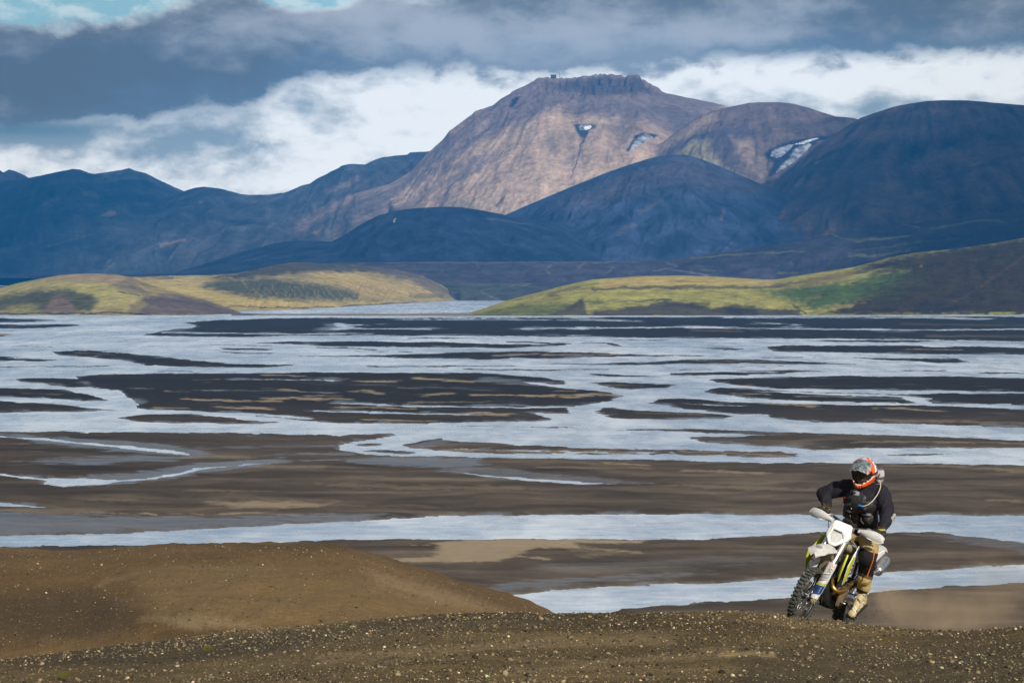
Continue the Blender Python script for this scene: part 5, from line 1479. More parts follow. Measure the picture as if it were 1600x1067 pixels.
AX = V3(0.74, 0, 0.344)
FD = V3(-0.409, 0, 0.912)          # fork direction
for s in (1, -1):
    y = .098 * s
    a = AX + V3(0.0, y, 0.0)
    def fp(d, off=0.0): return AX + FD * d + V3(0.035 + off, y, -0.0)
    bm = bmesh.new(); sweep(bm, [fp(-.02), fp(.50)], .0235, 14, 0); lg = mk('fork_slider', bm, M_STEEL, bike)
    bm = bmesh.new(); sweep(bm, [fp(.40), fp(.42), fp(.66), fp(.95)], [.029, .031, .031, .030], 16, 0); mk('fork_tube', bm, M_ALU, bike)
    bm = bmesh.new(); bx(bm, (.075, .040, .085), AX + V3(.012, y, .0) + FD * .0, (0, -24, 0), .012); mk('axle_lug', bm, M_BEIGE if s > 0 else M_ALU, bike)
    # fork guard: bent sheet in front of and outside the slider
    bm = bmesh.new(); n = 12; rows = []
    for i in range(n + 1):
        d = .03 + .46 * i / n; wdt = .040 + .012 * math.sin(math.pi * i / n) + (.006 if i > n - 3 else 0); ring = []
        for k in range(9):
            th = R(-115 + 215 * k / 8)
            q = fp(d) + V3(math.cos(th) * wdt * .9, s * math.sin(th) * wdt, 0)
            ring.append(bm.verts.new(q))
        rows.append(ring)
    for A, B in zip(rows[:-1], rows[1:]):
        for k in range(8): bm.faces.new((A[k], A[k + 1], B[k + 1], B[k])).smooth = True
    r_ = bmesh.ops.solidify(bm, geom=bm.faces[:], thickness=.003)
    fg = mk('fork_guard', bm, M_WHITE, bike)
    # coloured panels on the guard
    def band(d0, d1, k0, k1, mat, name, off=.0035, skew=0.0):
        bm = bmesh.new(); rw = []
        for i in range(5):
            ring = []
            for k in range(7):
                kk = k0 + (k1 - k0) * k / 6
                d = d0 + (d1 - d0) * i / 4 + skew * (k / 6 - .5)
                wdt = .040 + .012 * math.sin(math.pi * (d - .03) / .46) + off
                th = R(-115 + 215 * kk / 8)
                ring.append(bm.verts.new(fp(d) + V3(math.cos(th) * wdt * .9, s * math.sin(th) * wdt, 0)))
            rw.append(ring)
        for A, B in zip(rw[:-1], rw[1:]):
            for k in range(6): bm.faces.new((A[k], A[k + 1], B[k + 1], B[k])).smooth = True
        bmesh.ops.solidify(bm, geom=bm.faces[:], thickness=.0015)
        return mk(name, bm, mat, fg)
    band(.085, .195, 2.0, 7.0, M_BLUE, 'blue_panel', skew=.02)
    band(.200, .225, 1.6, 7.4, M_YEL, 'yellow_stripe', skew=.03)
    for q in range(5):
        band(.262 + q * .019, .270 + q * .019, 3.0, 6.2, M_INK, 'black_stripe', skew=.045)
    # caliper and brake line on the left leg
    if s > 0:
        bm = bmesh.new(); bx(bm, (.06, .045, .10), AX + V3(-.075, .075, .045), (0, -30, 0), .010); mk('brake_caliper', bm, M_DARKM, bike)
        bm = bmesh.new(); bx(bm, (.05, .05, .06), AX + V3(.055, y + .01, -.005), (0, 30, 0), .016); mk('axle_guard', bm, M_BEIGE, bike)
        bm = bmesh.new(); sweep(bm, [AX + V3(-.07, .10, .09), AX + V3(-.10, .135, .22), AX + V3(-.15, .14, .42), AX + V3(-.28, .12, .62), AX + V3(-.36, .06, .80)], .0045, 7, 5); mk('brake_hose', bm, M_BLACKP, bike)
bm = bmesh.new(); sweep(bm, [AX + V3(0, -.13, 0), AX + V3(0, .13, 0)], .012, 12, 0); mk('front_axle', bm, M_STEEL, bike)


def text_on(txt, size, mat, parent, mw, name='lettering'):
    cu = bpy.data.curves.new(name, 'FONT'); cu.body = txt; cu.size = size; cu.extrude = .0008; cu.align_x = 'CENTER'; cu.align_y = 'CENTER'
    cu.offset = size * .02
    cu.materials.append(mat)
    tmp = bpy.data.objects.new(name, cu); COL.objects.link(tmp)
    dg = bpy.context.evaluated_depsgraph_get(); dg.update(); me = bpy.data.meshes.new_from_object(tmp.evaluated_get(dg), depsgraph=dg)
    bpy.data.objects.remove(tmp); o = bpy.data.objects.new(name, me); COL.objects.link(o); o.parent = parent; o.matrix_local = mw
    return o


# W P letters down the left guard (read along the leg)
fgL = [o for o in bike.children if o.name.startswith('fork_guard')][0]
ax_r = FD.normalized()
def letter_m(d, th_deg, s=1):
    th = R(th_deg); y = .098 * s
    wdt = .040 + .012 * math.sin(math.pi * (d - .03) / .46) + .0062
    pos = AX + FD * d + V3(.035 + math.cos(th) * wdt * .9, y + s * math.sin(th) * wdt, 0)
    nrm = V3(math.cos(th), s * math.sin(th), 0); nrm = (nrm - ax_r * nrm.dot(ax_r)).normalized()
    xd = ax_r; yd = nrm.cross(xd)
    return Matrix(((xd.x, yd.x, nrm.x, pos.x), (xd.y, yd.y, nrm.y, pos.y), (xd.z, yd.z, nrm.z, pos.z), (0, 0, 0, 1)))
text_on('W', .062, M_INK, fgL, letter_m(.400, 28)); text_on('P', .066, M_RED, fgL, letter_m(.456, 28))
fgR = [o for o in bike.children if o.name.startswith('fork_guard')][1]
text_on('P', .06, M_RED, fgR, letter_m(.440, 20, -1))

# clamps, stem, bar
for d, x_ in ((.70, .062), (.90, .055)):
    c = AX + FD * d + V3(.012, 0, 0)
    bm = bmesh.new(); bx(bm, (x_, .25, .038), c, (0, -24, 0), .012); mk('fork_clamp', bm, M_DARKM, bike)
BAR = [(.205, -.42, 1.262), (.215, -.27, 1.258), (.262, -.14, 1.222), (.285, -.05, 1.196), (.285, .05, 1.196), (.262, .14, 1.222), (.215, .27, 1.258), (.205, .42, 1.262)]
bm = bmesh.new(); sweep(bm, BAR, .0125, 12, 6); bx(bm, (.05, .12, .05), (.285, 0, 1.19), None, .012); mk('handlebar', bm, M_DARKM, bike)
bm = bmesh.new(); bx(bm, (.055, .20, .045), (.262, 0, 1.235), None, .018); mk('bar_pad', bm, M_BLACKP, bike)
for s in (1, -1):
    bm = bmesh.new(); sweep(bm, [(.213, .28 * s, 1.258), (.205, .425 * s, 1.262)], .0175, 14, 0)
    lathe_y(bm, [(.027, -.004), (.027, .004), (.01, .004), (.01, -.004)], (.213, .278 * s, 1.258), 20); mk('grip', bm, M_BLACKP, bike)
    bm = bmesh.new(); sweep(bm, [(.245, .235 * s, 1.247), (.285, .30 * s, 1.240), (.288, .38 * s, 1.236), (.282, .425 * s, 1.24)], [.008, .007, .006, .008], 8, 4, flat=.6)
    bx(bm, (.035, .05, .03), (.235, .235 * s, 1.25), None, .006); mk('lever', bm, M_ALU, bike)
    # hand guard: cupped shell
    bm = bmesh.new(); rows = []
    inn = V3(.350, .155 * s, 1.196); outp = V3(.305, (.445 if s > 0 else .478) * s, 1.196)
    for i in range(13):
        tt = i / 12
        c = inn.lerp(outp, tt) + V3(.030 * math.sin(math.pi * min(tt * 1.1, 1)), 0, .012 * math.sin(math.pi * tt))
        hgt = (.024 + .030 * sstep(0, .6, tt)) * math.sqrt(1 - .80 * max(0, (tt - .72) / .28) ** 3)
        ring = []
        for k in range(9):
            v = -1 + 2 * k / 8
            back = .024 * abs(v) ** 2.4 + .030 * sstep(.85, 1.0, tt) ** 2
            ring.append(bm.verts.new(c + V3(-back, 0, v * hgt + .004)))
        rows.append(ring)
    for A, B in zip(rows[:-1], rows[1:]):
        for k in range(8): bm.faces.new((A[k], A[k + 1], B[k + 1], B[k])).smooth = True
    bmesh.ops.solidify(bm, geom=bm.faces[:], thickness=.004)
    hg = mk('hand_guard', bm, M_WHITE, bike)
    bm = bmesh.new(); sweep(bm, [(.30, .15 * s, 1.20), (.275, .16 * s, 1.218)], .009, 8, 0); mk('bracket', bm, M_BLACKP, hg)

# headlight mask
def mask_x(y, z): return .535 - 1.5 * y * y - (z - 1.06) * .34 - 9 * max(0, abs(y) - .10) ** 2
OUT = [(-.085, 1.232), (.085, 1.232), (.108, 1.215), (.138, 1.10), (.128, 1.055), (.052, .975), (.035, .962), (-.035, .962), (-.052, .975), (-.128, 1.055), (-.138, 1.10), (-.108, 1.215)]
LEN = [(-.058, 1.115), (.058, 1.115), (.078, 1.075), (.062, 1.035), (.034, .995), (-.034, .995), (-.062, 1.035), (-.078, 1.075)]
bm = bmesh.new()
n = 96
def along(poly, n):
    P = [Vector(p) for p in poly]; L_ = [(P[(i + 1) % len(P)] - P[i]).length for i in range(len(P))]; T_ = sum(L_); out = []
    for k in range(n):
        d = T_ * k / n; i = 0
        while d > L_[i]: d -= L_[i]; i += 1
        out.append(P[i].lerp(P[(i + 1) % len(P)], d / L_[i]))
    return out
def radial(poly, c, n):
    """outline points by angle round c, starting at +y"""
    out = []
    for k in range(n):
        a = 2 * math.pi * k / n; dv = Vector((math.cos(a), math.sin(a))); best = .01
        for i in range(len(poly)):
            p, q = Vector(poly[i]) - Vector(c), Vector(poly[(i + 1) % len(poly)]) - Vector(c)
            e = q - p; den = dv.x * e.y - dv.y * e.x
            if abs(den) < 1e-9: continue
            tt = (p.x * e.y - p.y * e.x) / den; u_ = (p.x * dv.y - p.y * dv.x) / den
            if tt > 0 and -1e-6 <= u_ <= 1 + 1e-6: best = tt
        out.append(Vector(c) + dv * best)
    return out
c0 = (0, 1.055)
ro, ri = radial(OUT, c0, n), radial(LEN, c0, n)
rings = []
for f_, dx in ((0, -.055), (0, -.030), (.0, -.008), (.04, .0), (.35, .004), (.7, .004), (1.0, .0), (1.0, -.012)):
    rg_ = []
    for a, b_ in zip(ro, ri):
        q = a.lerp(b_, f_); rg_.append(bm.verts.new((mask_x(q.x, q.y) + dx, q.x, q.y)))
    rings.append(rg_)
for A, B in zip(rings[:-1], rings[1:]):
    for k in range(n): bm.faces.new((A[k], A[(k + 1) % n], B[(k + 1) % n], B[k])).smooth = True
mask = mk('headlight_mask', bm, M_WHITE, bike)
bm = bmesh.new(); rr_ = [bm.verts.new((mask_x(q.x, q.y) - .006, q.x, q.y)) for q in ri]; cc = bm.verts.new((mask_x(0, 1.055) + .006, 0, 1.055))
for k in range(n): bm.faces.new((rr_[k], rr_[(k + 1) % n], cc)).smooth = True
mk('headlight_lens', bm, M_LENS, mask)
bm = bmesh.new(); prev = None
for f_, dx in ((0.0, -.014), (.35, -.03), (.7, -.042), (.9, -.046)):
    rg_ = [bm.verts.new((mask_x(0, 1.055) * .25 + mask_x(q.x, q.y) * .75 + dx, q.x * (1 - f_), 1.055 + (q.y - 1.055) * (1 - f_))) for q in ri]
    if prev:
        for k in range(n): bm.faces.new((prev[k], prev[(k + 1) % n], rg_[(k + 1) % n], rg_[k])).smooth = True
    prev = rg_
bm.faces.new(prev); mk('reflector', bm, M_MIRROR, mask)
bm = bmesh.new(); bx(bm, (.022, .030, .03), (.515, 0, 1.045), None, .008); mk('bulb', bm, M_WHITE, mask)
# crease lines of the mask: dark slots beside the lamp
for s in (1, -1):
    bm = bmesh.new(); P = [(.092 * s, 1.165), (.086 * s, 1.10), (.10 * s, 1.05)]
    sweep(bm, [(mask_x(y, z) + .004, y, z) for y, z in P], .0022, 6, 4); mk('seam', bm, M_BLACKP, mask)
bm = bmesh.new(); bx(bm, (.012, .105, .010), (mask_x(0, 1.13) + .006, 0, 1.128), None, .004); mk('lamp_brow', bm, M_BLACKP, mask)
bm = bmesh.new()
bx(bm, (.10, .10, .09), (.43, 0, 1.11), None, .02); mk('lamp_housing', bm, M_BLACKP, bike)
# instruments and cables behind it
bm = bmesh.new(); bx(bm, (.035, .11, .055), (.335, 0, 1.255), (0, 30, 0), .012); mk('display', bm, M_BLACKP, bike)
for k, pts in enumerate(([(.26, .22, 1.245), (.36, .20, 1.17), (.38, .12, 1.06), (.32, .09, .92)], [(.26, -.22, 1.245), (.37, -.19, 1.16), (.38, -.12, 1.04), (.30, -.08, .90)], [(.25, -.20, 1.25), (.38, -.10, 1.25), (.38, .02, 1.20), (.28, .06, 1.0)])):
    bm = bmesh.new(); sweep(bm, pts, .0045, 7, 6); mk('cable', bm, M_BLACKP, bike)
for s in (1, -1):
    bm = bmesh.new(); sweep(bm, [(.385, .13 * s, 1.035), (.39, .185 * s, 1.035)], .006, 8, 0); bx(bm, (.028, .055, .022), (.392, .20 * s, 1.036), None, .008); mk('turn_signal', bm, M_ALU, bike)

# front fender
bm = bmesh.new(); rows = []
spine = catmull([(.985, 0, .832), (.955, 0, .880), (.895, 0, .918), (.81, 0, .943), (.68, 0, .955), (.55, 0, .945), (.42, 0, .905), (.34, 0, .83)], 5)
for i, c in enumerate(spine):
    t_ = i / (len(spine) - 1)
    hw = .030 + .078 * sstep(0, .22, t_) - .012 * sstep(.5, .8, t_); drop = .030 + .016 * sstep(.1, .5, t_) + .012 * math.exp(-((t_ - .50) / .14) ** 2)
    ring = []
    for k in range(15):
        v = -1 + 2 * k / 14
        y = hw * math.sin(v * 1.35) / math.sin(1.35)
        ring.append(bm.verts.new(c + V3(0, y, .012 * math.cos(v * 4.5) * (1 - abs(v)) - drop * max(0, abs(v) - .28) ** 1.5 * 1.6)))
    rows.append(ring)
for A, B in zip(rows[:-1], rows[1:]):
    for k in range(14): bm.faces.new((A[k], A[k + 1], B[k + 1], B[k])).smooth = True
bmesh.ops.solidify(bm, geom=bm.faces[:], thickness=.004)
fender = mk('front_fender', bm, M_WHITE, bike)
# crown shaped emblem printed on the fender
bm = bmesh.new()
fn = Matrix.Translation((.915, 0.0, .921)) @ Matrix.Rotation(R(24), 4, 'Y')
ring_o = [(.026 * math.cos(a), .034 * math.sin(a)) for a in [2 * math.pi * k / 20 for k in range(20)]]
vo = [bm.verts.new(fn @ V3(x, y, .004)) for x, y in ring_o]; vi = [bm.verts.new(fn @ V3(x * .8, y * .8, .004)) for x, y in ring_o]
for k in range(20): bm.faces.new((vo[k], vo[(k + 1) % 20], vi[(k + 1) % 20], vi[k]))
for k in range(3):
    a = [fn @ V3(.010, -.014 + k * .010, .0045), fn @ V3(.010, -.006 + k * .010, .0045), fn @ V3(-.012, -.010 + k * .014 - .004, .0045)]
    bm.faces.new([bm.verts.new(q) for q in a])
bx(bm, (.004, .030, .001), fn @ V3(.013, 0, .0045)); mk('emblem', bm, M_INK, fender)
# underside / dust caked inner flap
bm = bmesh.new(); plate(bm, [(.70, .93), (.44, .88), (.36, .70), (.40, .60), (.47, .62), (.56, .80)], lambda x, z: 0.0, .13, n=1); mk('inner_flap', bm, M_BEIGE, bike)

# frame, engine, radiators
bm = bmesh.new()
for s in (1, -1):
    sweep(bm, [(.29, .02 * s, 1.05), (.10, .085 * s, 1.00), (-.12, .11 * s, .86), (-.22, .10 * s, .62), (-.20, .10 * s, .38)], .017, 8, 5)
    sweep(bm, [(.33, .015 * s, .94), (.36, .05 * s, .70), (.34, .075 * s, .42), (.22, .09 * s, .33), (-.20, .10 * s, .33)], .015, 8, 5)
    sweep(bm, [(-.12, .10 * s, .88), (-.50, .09 * s, .95), (-.80, .06 * s, .99)], .012, 8, 4)
    sweep(bm, [(-.20, .10 * s, .56), (-.55, .09 * s, .90)], .010, 8, 0)
mk('frame', bm, M_FRAME, bike)
for s in (1, -1):
    c = (.335, .145 * s, .765)
    bm = bmesh.new(); bx(bm, (.035, .105, .27), c, (0, -14, 0), .006); rd = mk('radiator', bm, M_DARKM, bike)
    bm = bmesh.new()
    for k in range(11): bx(bm, (.012, .108, .004), (c[0] + .026 - (k - 5) * .0058, c[1], c[2] + (k - 5) * .024), (0, -14, 0))
    for k in range(5): bx(bm, (.010, .004, .26), (c[0] + .028, c[1] + (k - 2) * .024, c[2]), (0, -14, 0))
    mk('radiator_grille', bm, M_BLACKP, rd)


def shroud_y(s, base=.150): return lambda x, z: s * (base + (.0 if s > 0 else .04 * sstep(.15, .4, x) * (1 - sstep(.78, .93, z))) + .075 * sstep(.02, .36, x) - .06 * max(0, z - .9) - .10 * max(0, .72 - z))


SH = [(-.02, .985), (.16, 1.035), (.30, 1.045), (.40, .93), (.455, .80), (.43, .69), (.38, .585), (.33, .60), (.24, .70), (.10, .80), (-.04, .86)]
for s in (1, -1):
    bm = bmesh.new(); plate(bm, SH, shroud_y(s), .006, n=3); sh = mk('radiator_shroud', bm, M_WHITE if s > 0 else M_YEL, bike)
    f_ = shroud_y(s, .1545)
    bm = bmesh.new(); plate(bm, [(.455, .80), (.43, .69), (.38, .585), (.335, .60), (.345, .70), (.345, .80), (.335, .92), (.40, .93)], f_, .004, n=2); mk('yellow_panel', bm, M_YEL, sh)
    bm = bmesh.new(); plate(bm, [(.30, 1.04), (.34, .99), (.30, .90), (.22, .80), (.18, .84), (.22, .93), (.20, 1.03)], f_, .004, n=2); mk('blue_panel', bm, M_BLUE, sh)
    bm = bmesh.new(); plate(bm, [(.20, 1.02), (.205, .93), (.16, .85), (.08, .88), (.02, .97), (.10, 1.0)], f_, .004, n=2); mk('yellow_panel', bm, M_YEL, sh)
    for q in range(4):
        zz = .66 + q * .05
        bm = bmesh.new(); plate(bm, [(.345 - q * .006, zz), (.30 - q * .01, zz + .012), (.30 - q * .01, zz + .028), (.345 - q * .006, zz + .014)], f_, .004, n=1); mk('black_stripe', bm, M_INK, sh)
    bm = bmesh.new(); q0 = V3(.437, .0, .76)
    sweep(bm, [(.415, s * .165, .92), (.452, s * .175, .80), (.43, s * .165, .69), (.385, s * .155, .60)], [.010, .013, .012, .007], 10, 4, flat=.5); mk('radiator_louvre', bm, M_YEL, sh)
bm = bmesh.new()
sweep(bm, [(.27, 0, .99), (.15, 0, .985), (.0, 0, .955), (-.14, 0, .92)], [.075, .115, .12, .08], 18, 5, flat=.75); mk('fuel_tank', bm, M_BEIGE, bike)
bm = bmesh.new()
sweep(bm, [(.12, 0, 1.045), (-.05, 0, 1.01), (-.30, 0, .985), (-.58, 0, 1.00), (-.80, 0, 1.035)], [.050, .075, .088, .090, .055], 16, 5, flat=.48); mk('seat', bm, dusty('seat_cover', (.015, .015, .02), .7, dust=.4, bump=.3), bike)
# rear: number plate panels and fender
for s in (1, -1):
    f_ = lambda x, z, s=s: s * (.125 + .03 * sstep(-.9, -.4, x) * sstep(.70, .95, z) + .02)
    bm = bmesh.new(); plate(bm, [(-.22, .93), (-.45, .975), (-.80, 1.035), (-.86, .985), (-.66, .90), (-.56, .74), (-.46, .66), (-.38, .70), (-.28, .80)], f_, .006, n=2); sp_ = mk('side_panel', bm, M_WHITE, bike)
    bm = bmesh.new(); plate(bm, [(-.62, .885), (-.50, .91), (-.42, .82), (-.44, .70), (-.47, .68), (-.55, .75)], lambda x, z, f_=f_, s=s: f_(x, z) + s * .005, .004, n=1); mk('blue_panel', bm, M_BLUE, sp_)
bm = bmesh.new(); rows = []
for i in range(15):
    t_ = i / 14; x = -.50 - .62 * t_; z = 1.0 + .055 * math.sin(t_ * 2.2); hw = .14 - .05 * t_; ring = []
    for k in range(11):
        v = -1 + 2 * k / 10; ring.append(bm.verts.new((x, hw * v, z - .05 * abs(v) ** 3)))
    rows.append(ring)
for A, B in zip(rows[:-1], rows[1:]):
    for k in range(10): bm.faces.new((A[k], A[k + 1], B[k + 1], B[k])).smooth = True
bmesh.ops.solidify(bm, geom=bm.faces[:], thickness=.004); mk('rear_fender', bm, M_WHITE, bike)
# engine
bm = bmesh.new()
bx(bm, (.34, .19, .20), (.02, 0, .45), None, .035); bx(bm, (.17, .15, .24), (.11, 0, .62), (0, 15, 0), .02)
for k in range(6): bx(bm, (.19, .165, .007), (.10 + k * .004, 0, .54 + k * .03), (0, 15, 0))
eng = mk('engine', bm, M_DARKM, bike)
for s in (1, -1):
    bm = bmesh.new(); lathe_y(bm, [(0, .05), (.065, .05), (.082, .038), (.088, 0), (.088, -.04), (0, -.04)], (.0, .0, .0), 24, closed=False)
    bmesh.ops.scale(bm, vec=(1, s, 1), verts=bm.verts[:]); mk('engine_cover', bm, M_DUSTCASE, eng, (.07, .115 * s, .43))
    bm = bmesh.new(); lathe_y(bm, [(0, .035), (.05, .035), (.06, .02), (.06, -.03), (0, -.03)], (0, 0, 0), 20, closed=False)
    bmesh.ops.scale(bm, vec=(1, s, 1), verts=bm.verts[:]); mk('engine_cover', bm, M_ALU, eng, (-.08, .115 * s, .47))
    bm = bmesh.new()
    for k in range(7):
        a = 2 * math.pi * k / 7; sweep(bm, [(.07 + .075 * math.cos(a), .14 * s, .43 + .075 * math.sin(a)), (.07 + .075 * math.cos(a), .166 * s, .43 + .075 * math.sin(a))], .006, 6, 0)
    mk('bolts', bm, M_STEEL, eng, kind='stuff')
# dusty clutch guard / frame guard and skid plate
bm = bmesh.new(); plate(bm, [(.26, .52), (.20, .56), (.02, .50), (.0, .38), (.10, .30), (.22, .33)], lambda x, z: .172 + .03 * (z - .3), .012, n=1); mk('frame_guard', bm, M_DUSTCASE, bike)
bm = bmesh.new(); rows = []
for i, (x, z, hw) in enumerate([(.475, .56, .075), (.470, .48, .10), (.445, .39, .125), (.38, .31, .145), (.25, .268, .155), (.05, .258, .155), (-.15, .262, .14)]):
    ring = []
    for k in range(9):
        v = -1 + 2 * k / 8
        ring.append(bm.verts.new((x - .10 * max(0, abs(v) - .55) * (1 if i < 4 else 0), hw * min(1, abs(v) * 1.25) * (1 if v > 0 else -1), z + max(0, abs(v) - .6) * .22)))
    rows.append(ring)
for A, B in zip(rows[:-1], rows[1:]):
    for k in range(8): bm.faces.new((A[k], A[k + 1], B[k + 1], B[k])).smooth = True
bmesh.ops.solidify(bm, geom=bm.faces[:], thickness=.006); sk = mk('skid_plate', bm, M_SKID, bike)
for k in range(4):
    bm = bmesh.new(); y = -.066 + k * .044; sweep(bm, [(.478 - abs(y) * .2, y, .52), (.462 - abs(y) * .2, y, .42), (.395, y, .322), (.30, y, .278)], .006, 6, 4); mk('rib', bm, M_SKID, sk)
# exhaust
bm = bmesh.new(); sweep(bm, [(.17, .03, .66), (.33, .06, .62), (.42, .13, .535), (.38, .19, .50), (.24, .205, .53), (.10, .19, .55), (-.05, .175, .62)], [.020, .021, .026, .028, .025, .022, .020], 14, 6); mk('exhaust_header', bm, M_GOLD, bike)
bm = bmesh.new(); sweep(bm, [(-.05, .175, .62), (-.25, .20, .70), (-.50, .225, .77), (-.60, .225, .80)], [.020, .022, .022, .03], 12, 5)
mk('exhaust_pipe', bm, M_STEEL, bike)
bm = bmesh.new()
e0, e1 = V3(-.56, .235, .785), V3(-.97, .150, .915)
sweep(bm, [e0, e0.lerp(e1, .08), e0.lerp(e1, .9), e1], [.034, .054, .056, .047], 22, 0, flat=1.12)
sl = mk('silencer', bm, M_ALU, bike)
bm = bmesh.new(); sweep(bm, [e0.lerp(e1, .93), e0.lerp(e1, 1.03)], [.052, .046], 22, 0, flat=1.12); sweep(bm, [e0.lerp(e1, 1.03), e0.lerp(e1, 1.07)], .02, 12, 0); mk('end_cap', bm, M_DARKM, sl)
# swingarm, shock, chain side, pegs, levers
bm = bmesh.new()
for s in (1, -1): sweep(bm, [(-.16, .105 * s, .42), (-.40, .115 * s, .40), (-.76, .105 * s, .335)], [.032, .034, .022], 10, 5, flat=1.3)
bx(bm, (.12, .22, .05), (-.33, 0, .42), None, .015); mk('swingarm', bm, M_ALU, bike)
bm = bmesh.new(); lathe_y(bm, [(.098, .004), (.098, -.004), (.06, -.004), (.06, .004)], (-.74, .095, .335), 40); mk('sprocket', bm, M_DARKM, bike)
bm = bmesh.new(); sweep(bm, [(-.10, .098, .475), (-.74, .098, .435)], .008, 6, 0); sweep(bm, [(-.10, .098, .385), (-.74, .098, .24)], .008, 6, 0); mk('chain', bm, M_DARKM, bike)
for s in (1, -1):
    bm = bmesh.new(); bx(bm, (.055, .085, .018), (-.10, .215 * s, .385), None, .003); sweep(bm, [(-.10, .11 * s, .37), (-.10, .18 * s, .385)], .014, 8, 0)
    for k in range(5): bx(bm, (.006, .08, .014), (-.122 + k * .011, .215 * s, .398)); 
    mk('foot_peg', bm, M_STEEL, bike)
bm = bmesh.new(); sweep(bm, [(-.02, .15, .40), (.08, .185, .37), (.14, .20, .375)], .008, 8, 4); sweep(bm, [(.14, .19, .375), (.14, .245, .38)], .010, 8, 0); mk('shift_lever', bm, M_ALU, bike)
bm = bmesh.new(); sweep(bm, [(-.05, -.14, .34), (.08, -.18, .35), (.15, -.19, .375)], .008, 8, 4); mk('brake_pedal', bm, M_ALU, bike)
bm = bmesh.new(); sweep(bm, [(-.20, 0, .40), (-.24, 0, .78)], .035, 12, 0)
mk('shock', bm, M_YEL, bike)
# ================================================================ rider
def fabric(name, scale=60.0, bump=0.9, rough=0.85, spec=0.2, vary=0.35):
    m, t, b = new_mat(name, rough=rough, spec=spec)
    at = t.node('ShaderNodeAttribute', attribute_name='tint')
    tcx = t.node('ShaderNodeTexCoord')
    n1 = t.noise(tcx.outputs['Object'], 9.0, 5.0, 0.6); n2 = t.noise(tcx.outputs['Object'], scale, 3.0, 0.6)
    f = t.m('ADD', 1.0 - vary * .6, t.m('ADD', t.m('MULTIPLY', n1, vary), t.m('MULTIPLY', n2, vary * .3)))
    sc = t.node('ShaderNodeVectorMath', operation='SCALE'); t.put(sc.inputs[0], at.outputs['Color']); t.put(sc.inputs['Scale'], f)
    t.l.new(sc.outputs[0], b.inputs['Base Color'])
    bp_ = t.node('ShaderNodeBump'); bp_.inputs['Strength'].default_value = bump; bp_.inputs['Distance'].default_value = .01
    t.put(bp_.inputs['Height'], t.noise(tcx.outputs['Object'], 22.0, 5.0, 0.55, 1.2)); t.l.new(bp_.outputs[0], b.inputs['Normal'])
    return m


M_CLOTH = fabric('cloth'); M_LEATHER = fabric('leather', 40, .4, .45, .4); M_VEST = fabric('vest_fabric', 40, .8, .5, .45); M_SHELL = fabric('helmet_shell', 30, 0.0, .28, .5, .1); M_SKIN = fabric('skin', 80, .1, .5, .4, .15)


def cap_shape(bm, p0, p1, r0, r1, flat=1.0, side=None):
    """tapered capsule; flat squashes the section across 'side'"""
    p0, p1 = Vector(p0), Vector(p1); d = (p1 - p0); L_ = d.length; d.normalize()
    a = Vector(side) if side else (Vector((0, 1, 0)) if abs(d.y) < .9 else Vector((1, 0, 0)))
    s = (a - d * a.dot(d)).normalized(); u = d.cross(s)
    seg = 16; rings = []
    prof = [(-math.cos(k) * r0, math.sin(k) * r0) for k in (.12, .5, .95, 1.35)] + [(L_ * q, r0 + (r1 - r0) * q) for q in (.15, .35, .5, .65, .85)] + [(L_ + math.cos(k) * r1, math.sin(k) * r1) for k in (1.35, .95, .5, .12)]
    for z, r in prof:
        rings.append([bm.verts.new(p0 + d * z + (s * math.cos(2 * math.pi * k / seg) * r + u * math.sin(2 * math.pi * k / seg) * r * flat)) for k in range(seg)])
    for A, B in zip(rings[:-1], rings[1:]):
        for k in range(seg): bm.faces.new((A[k], A[(k + 1) % seg], B[(k + 1) % seg], B[k]))
    bm.faces.new(list(reversed(rings[0]))); bm.faces.new(rings[-1])


def ell_shape(bm, c, r, rot=(0, 0, 0)):
    q = bmesh.ops.create_uvsphere(bm, u_segments=24, v_segments=14, radius=1.0)
    mt = Matrix.Translation(c) @ Euler([R(a) for a in rot]).to_matrix().to_4x4() @ Matrix.Diagonal((*r, 1))
    bmesh.ops.transform(bm, matrix=mt, verts=q['verts'])


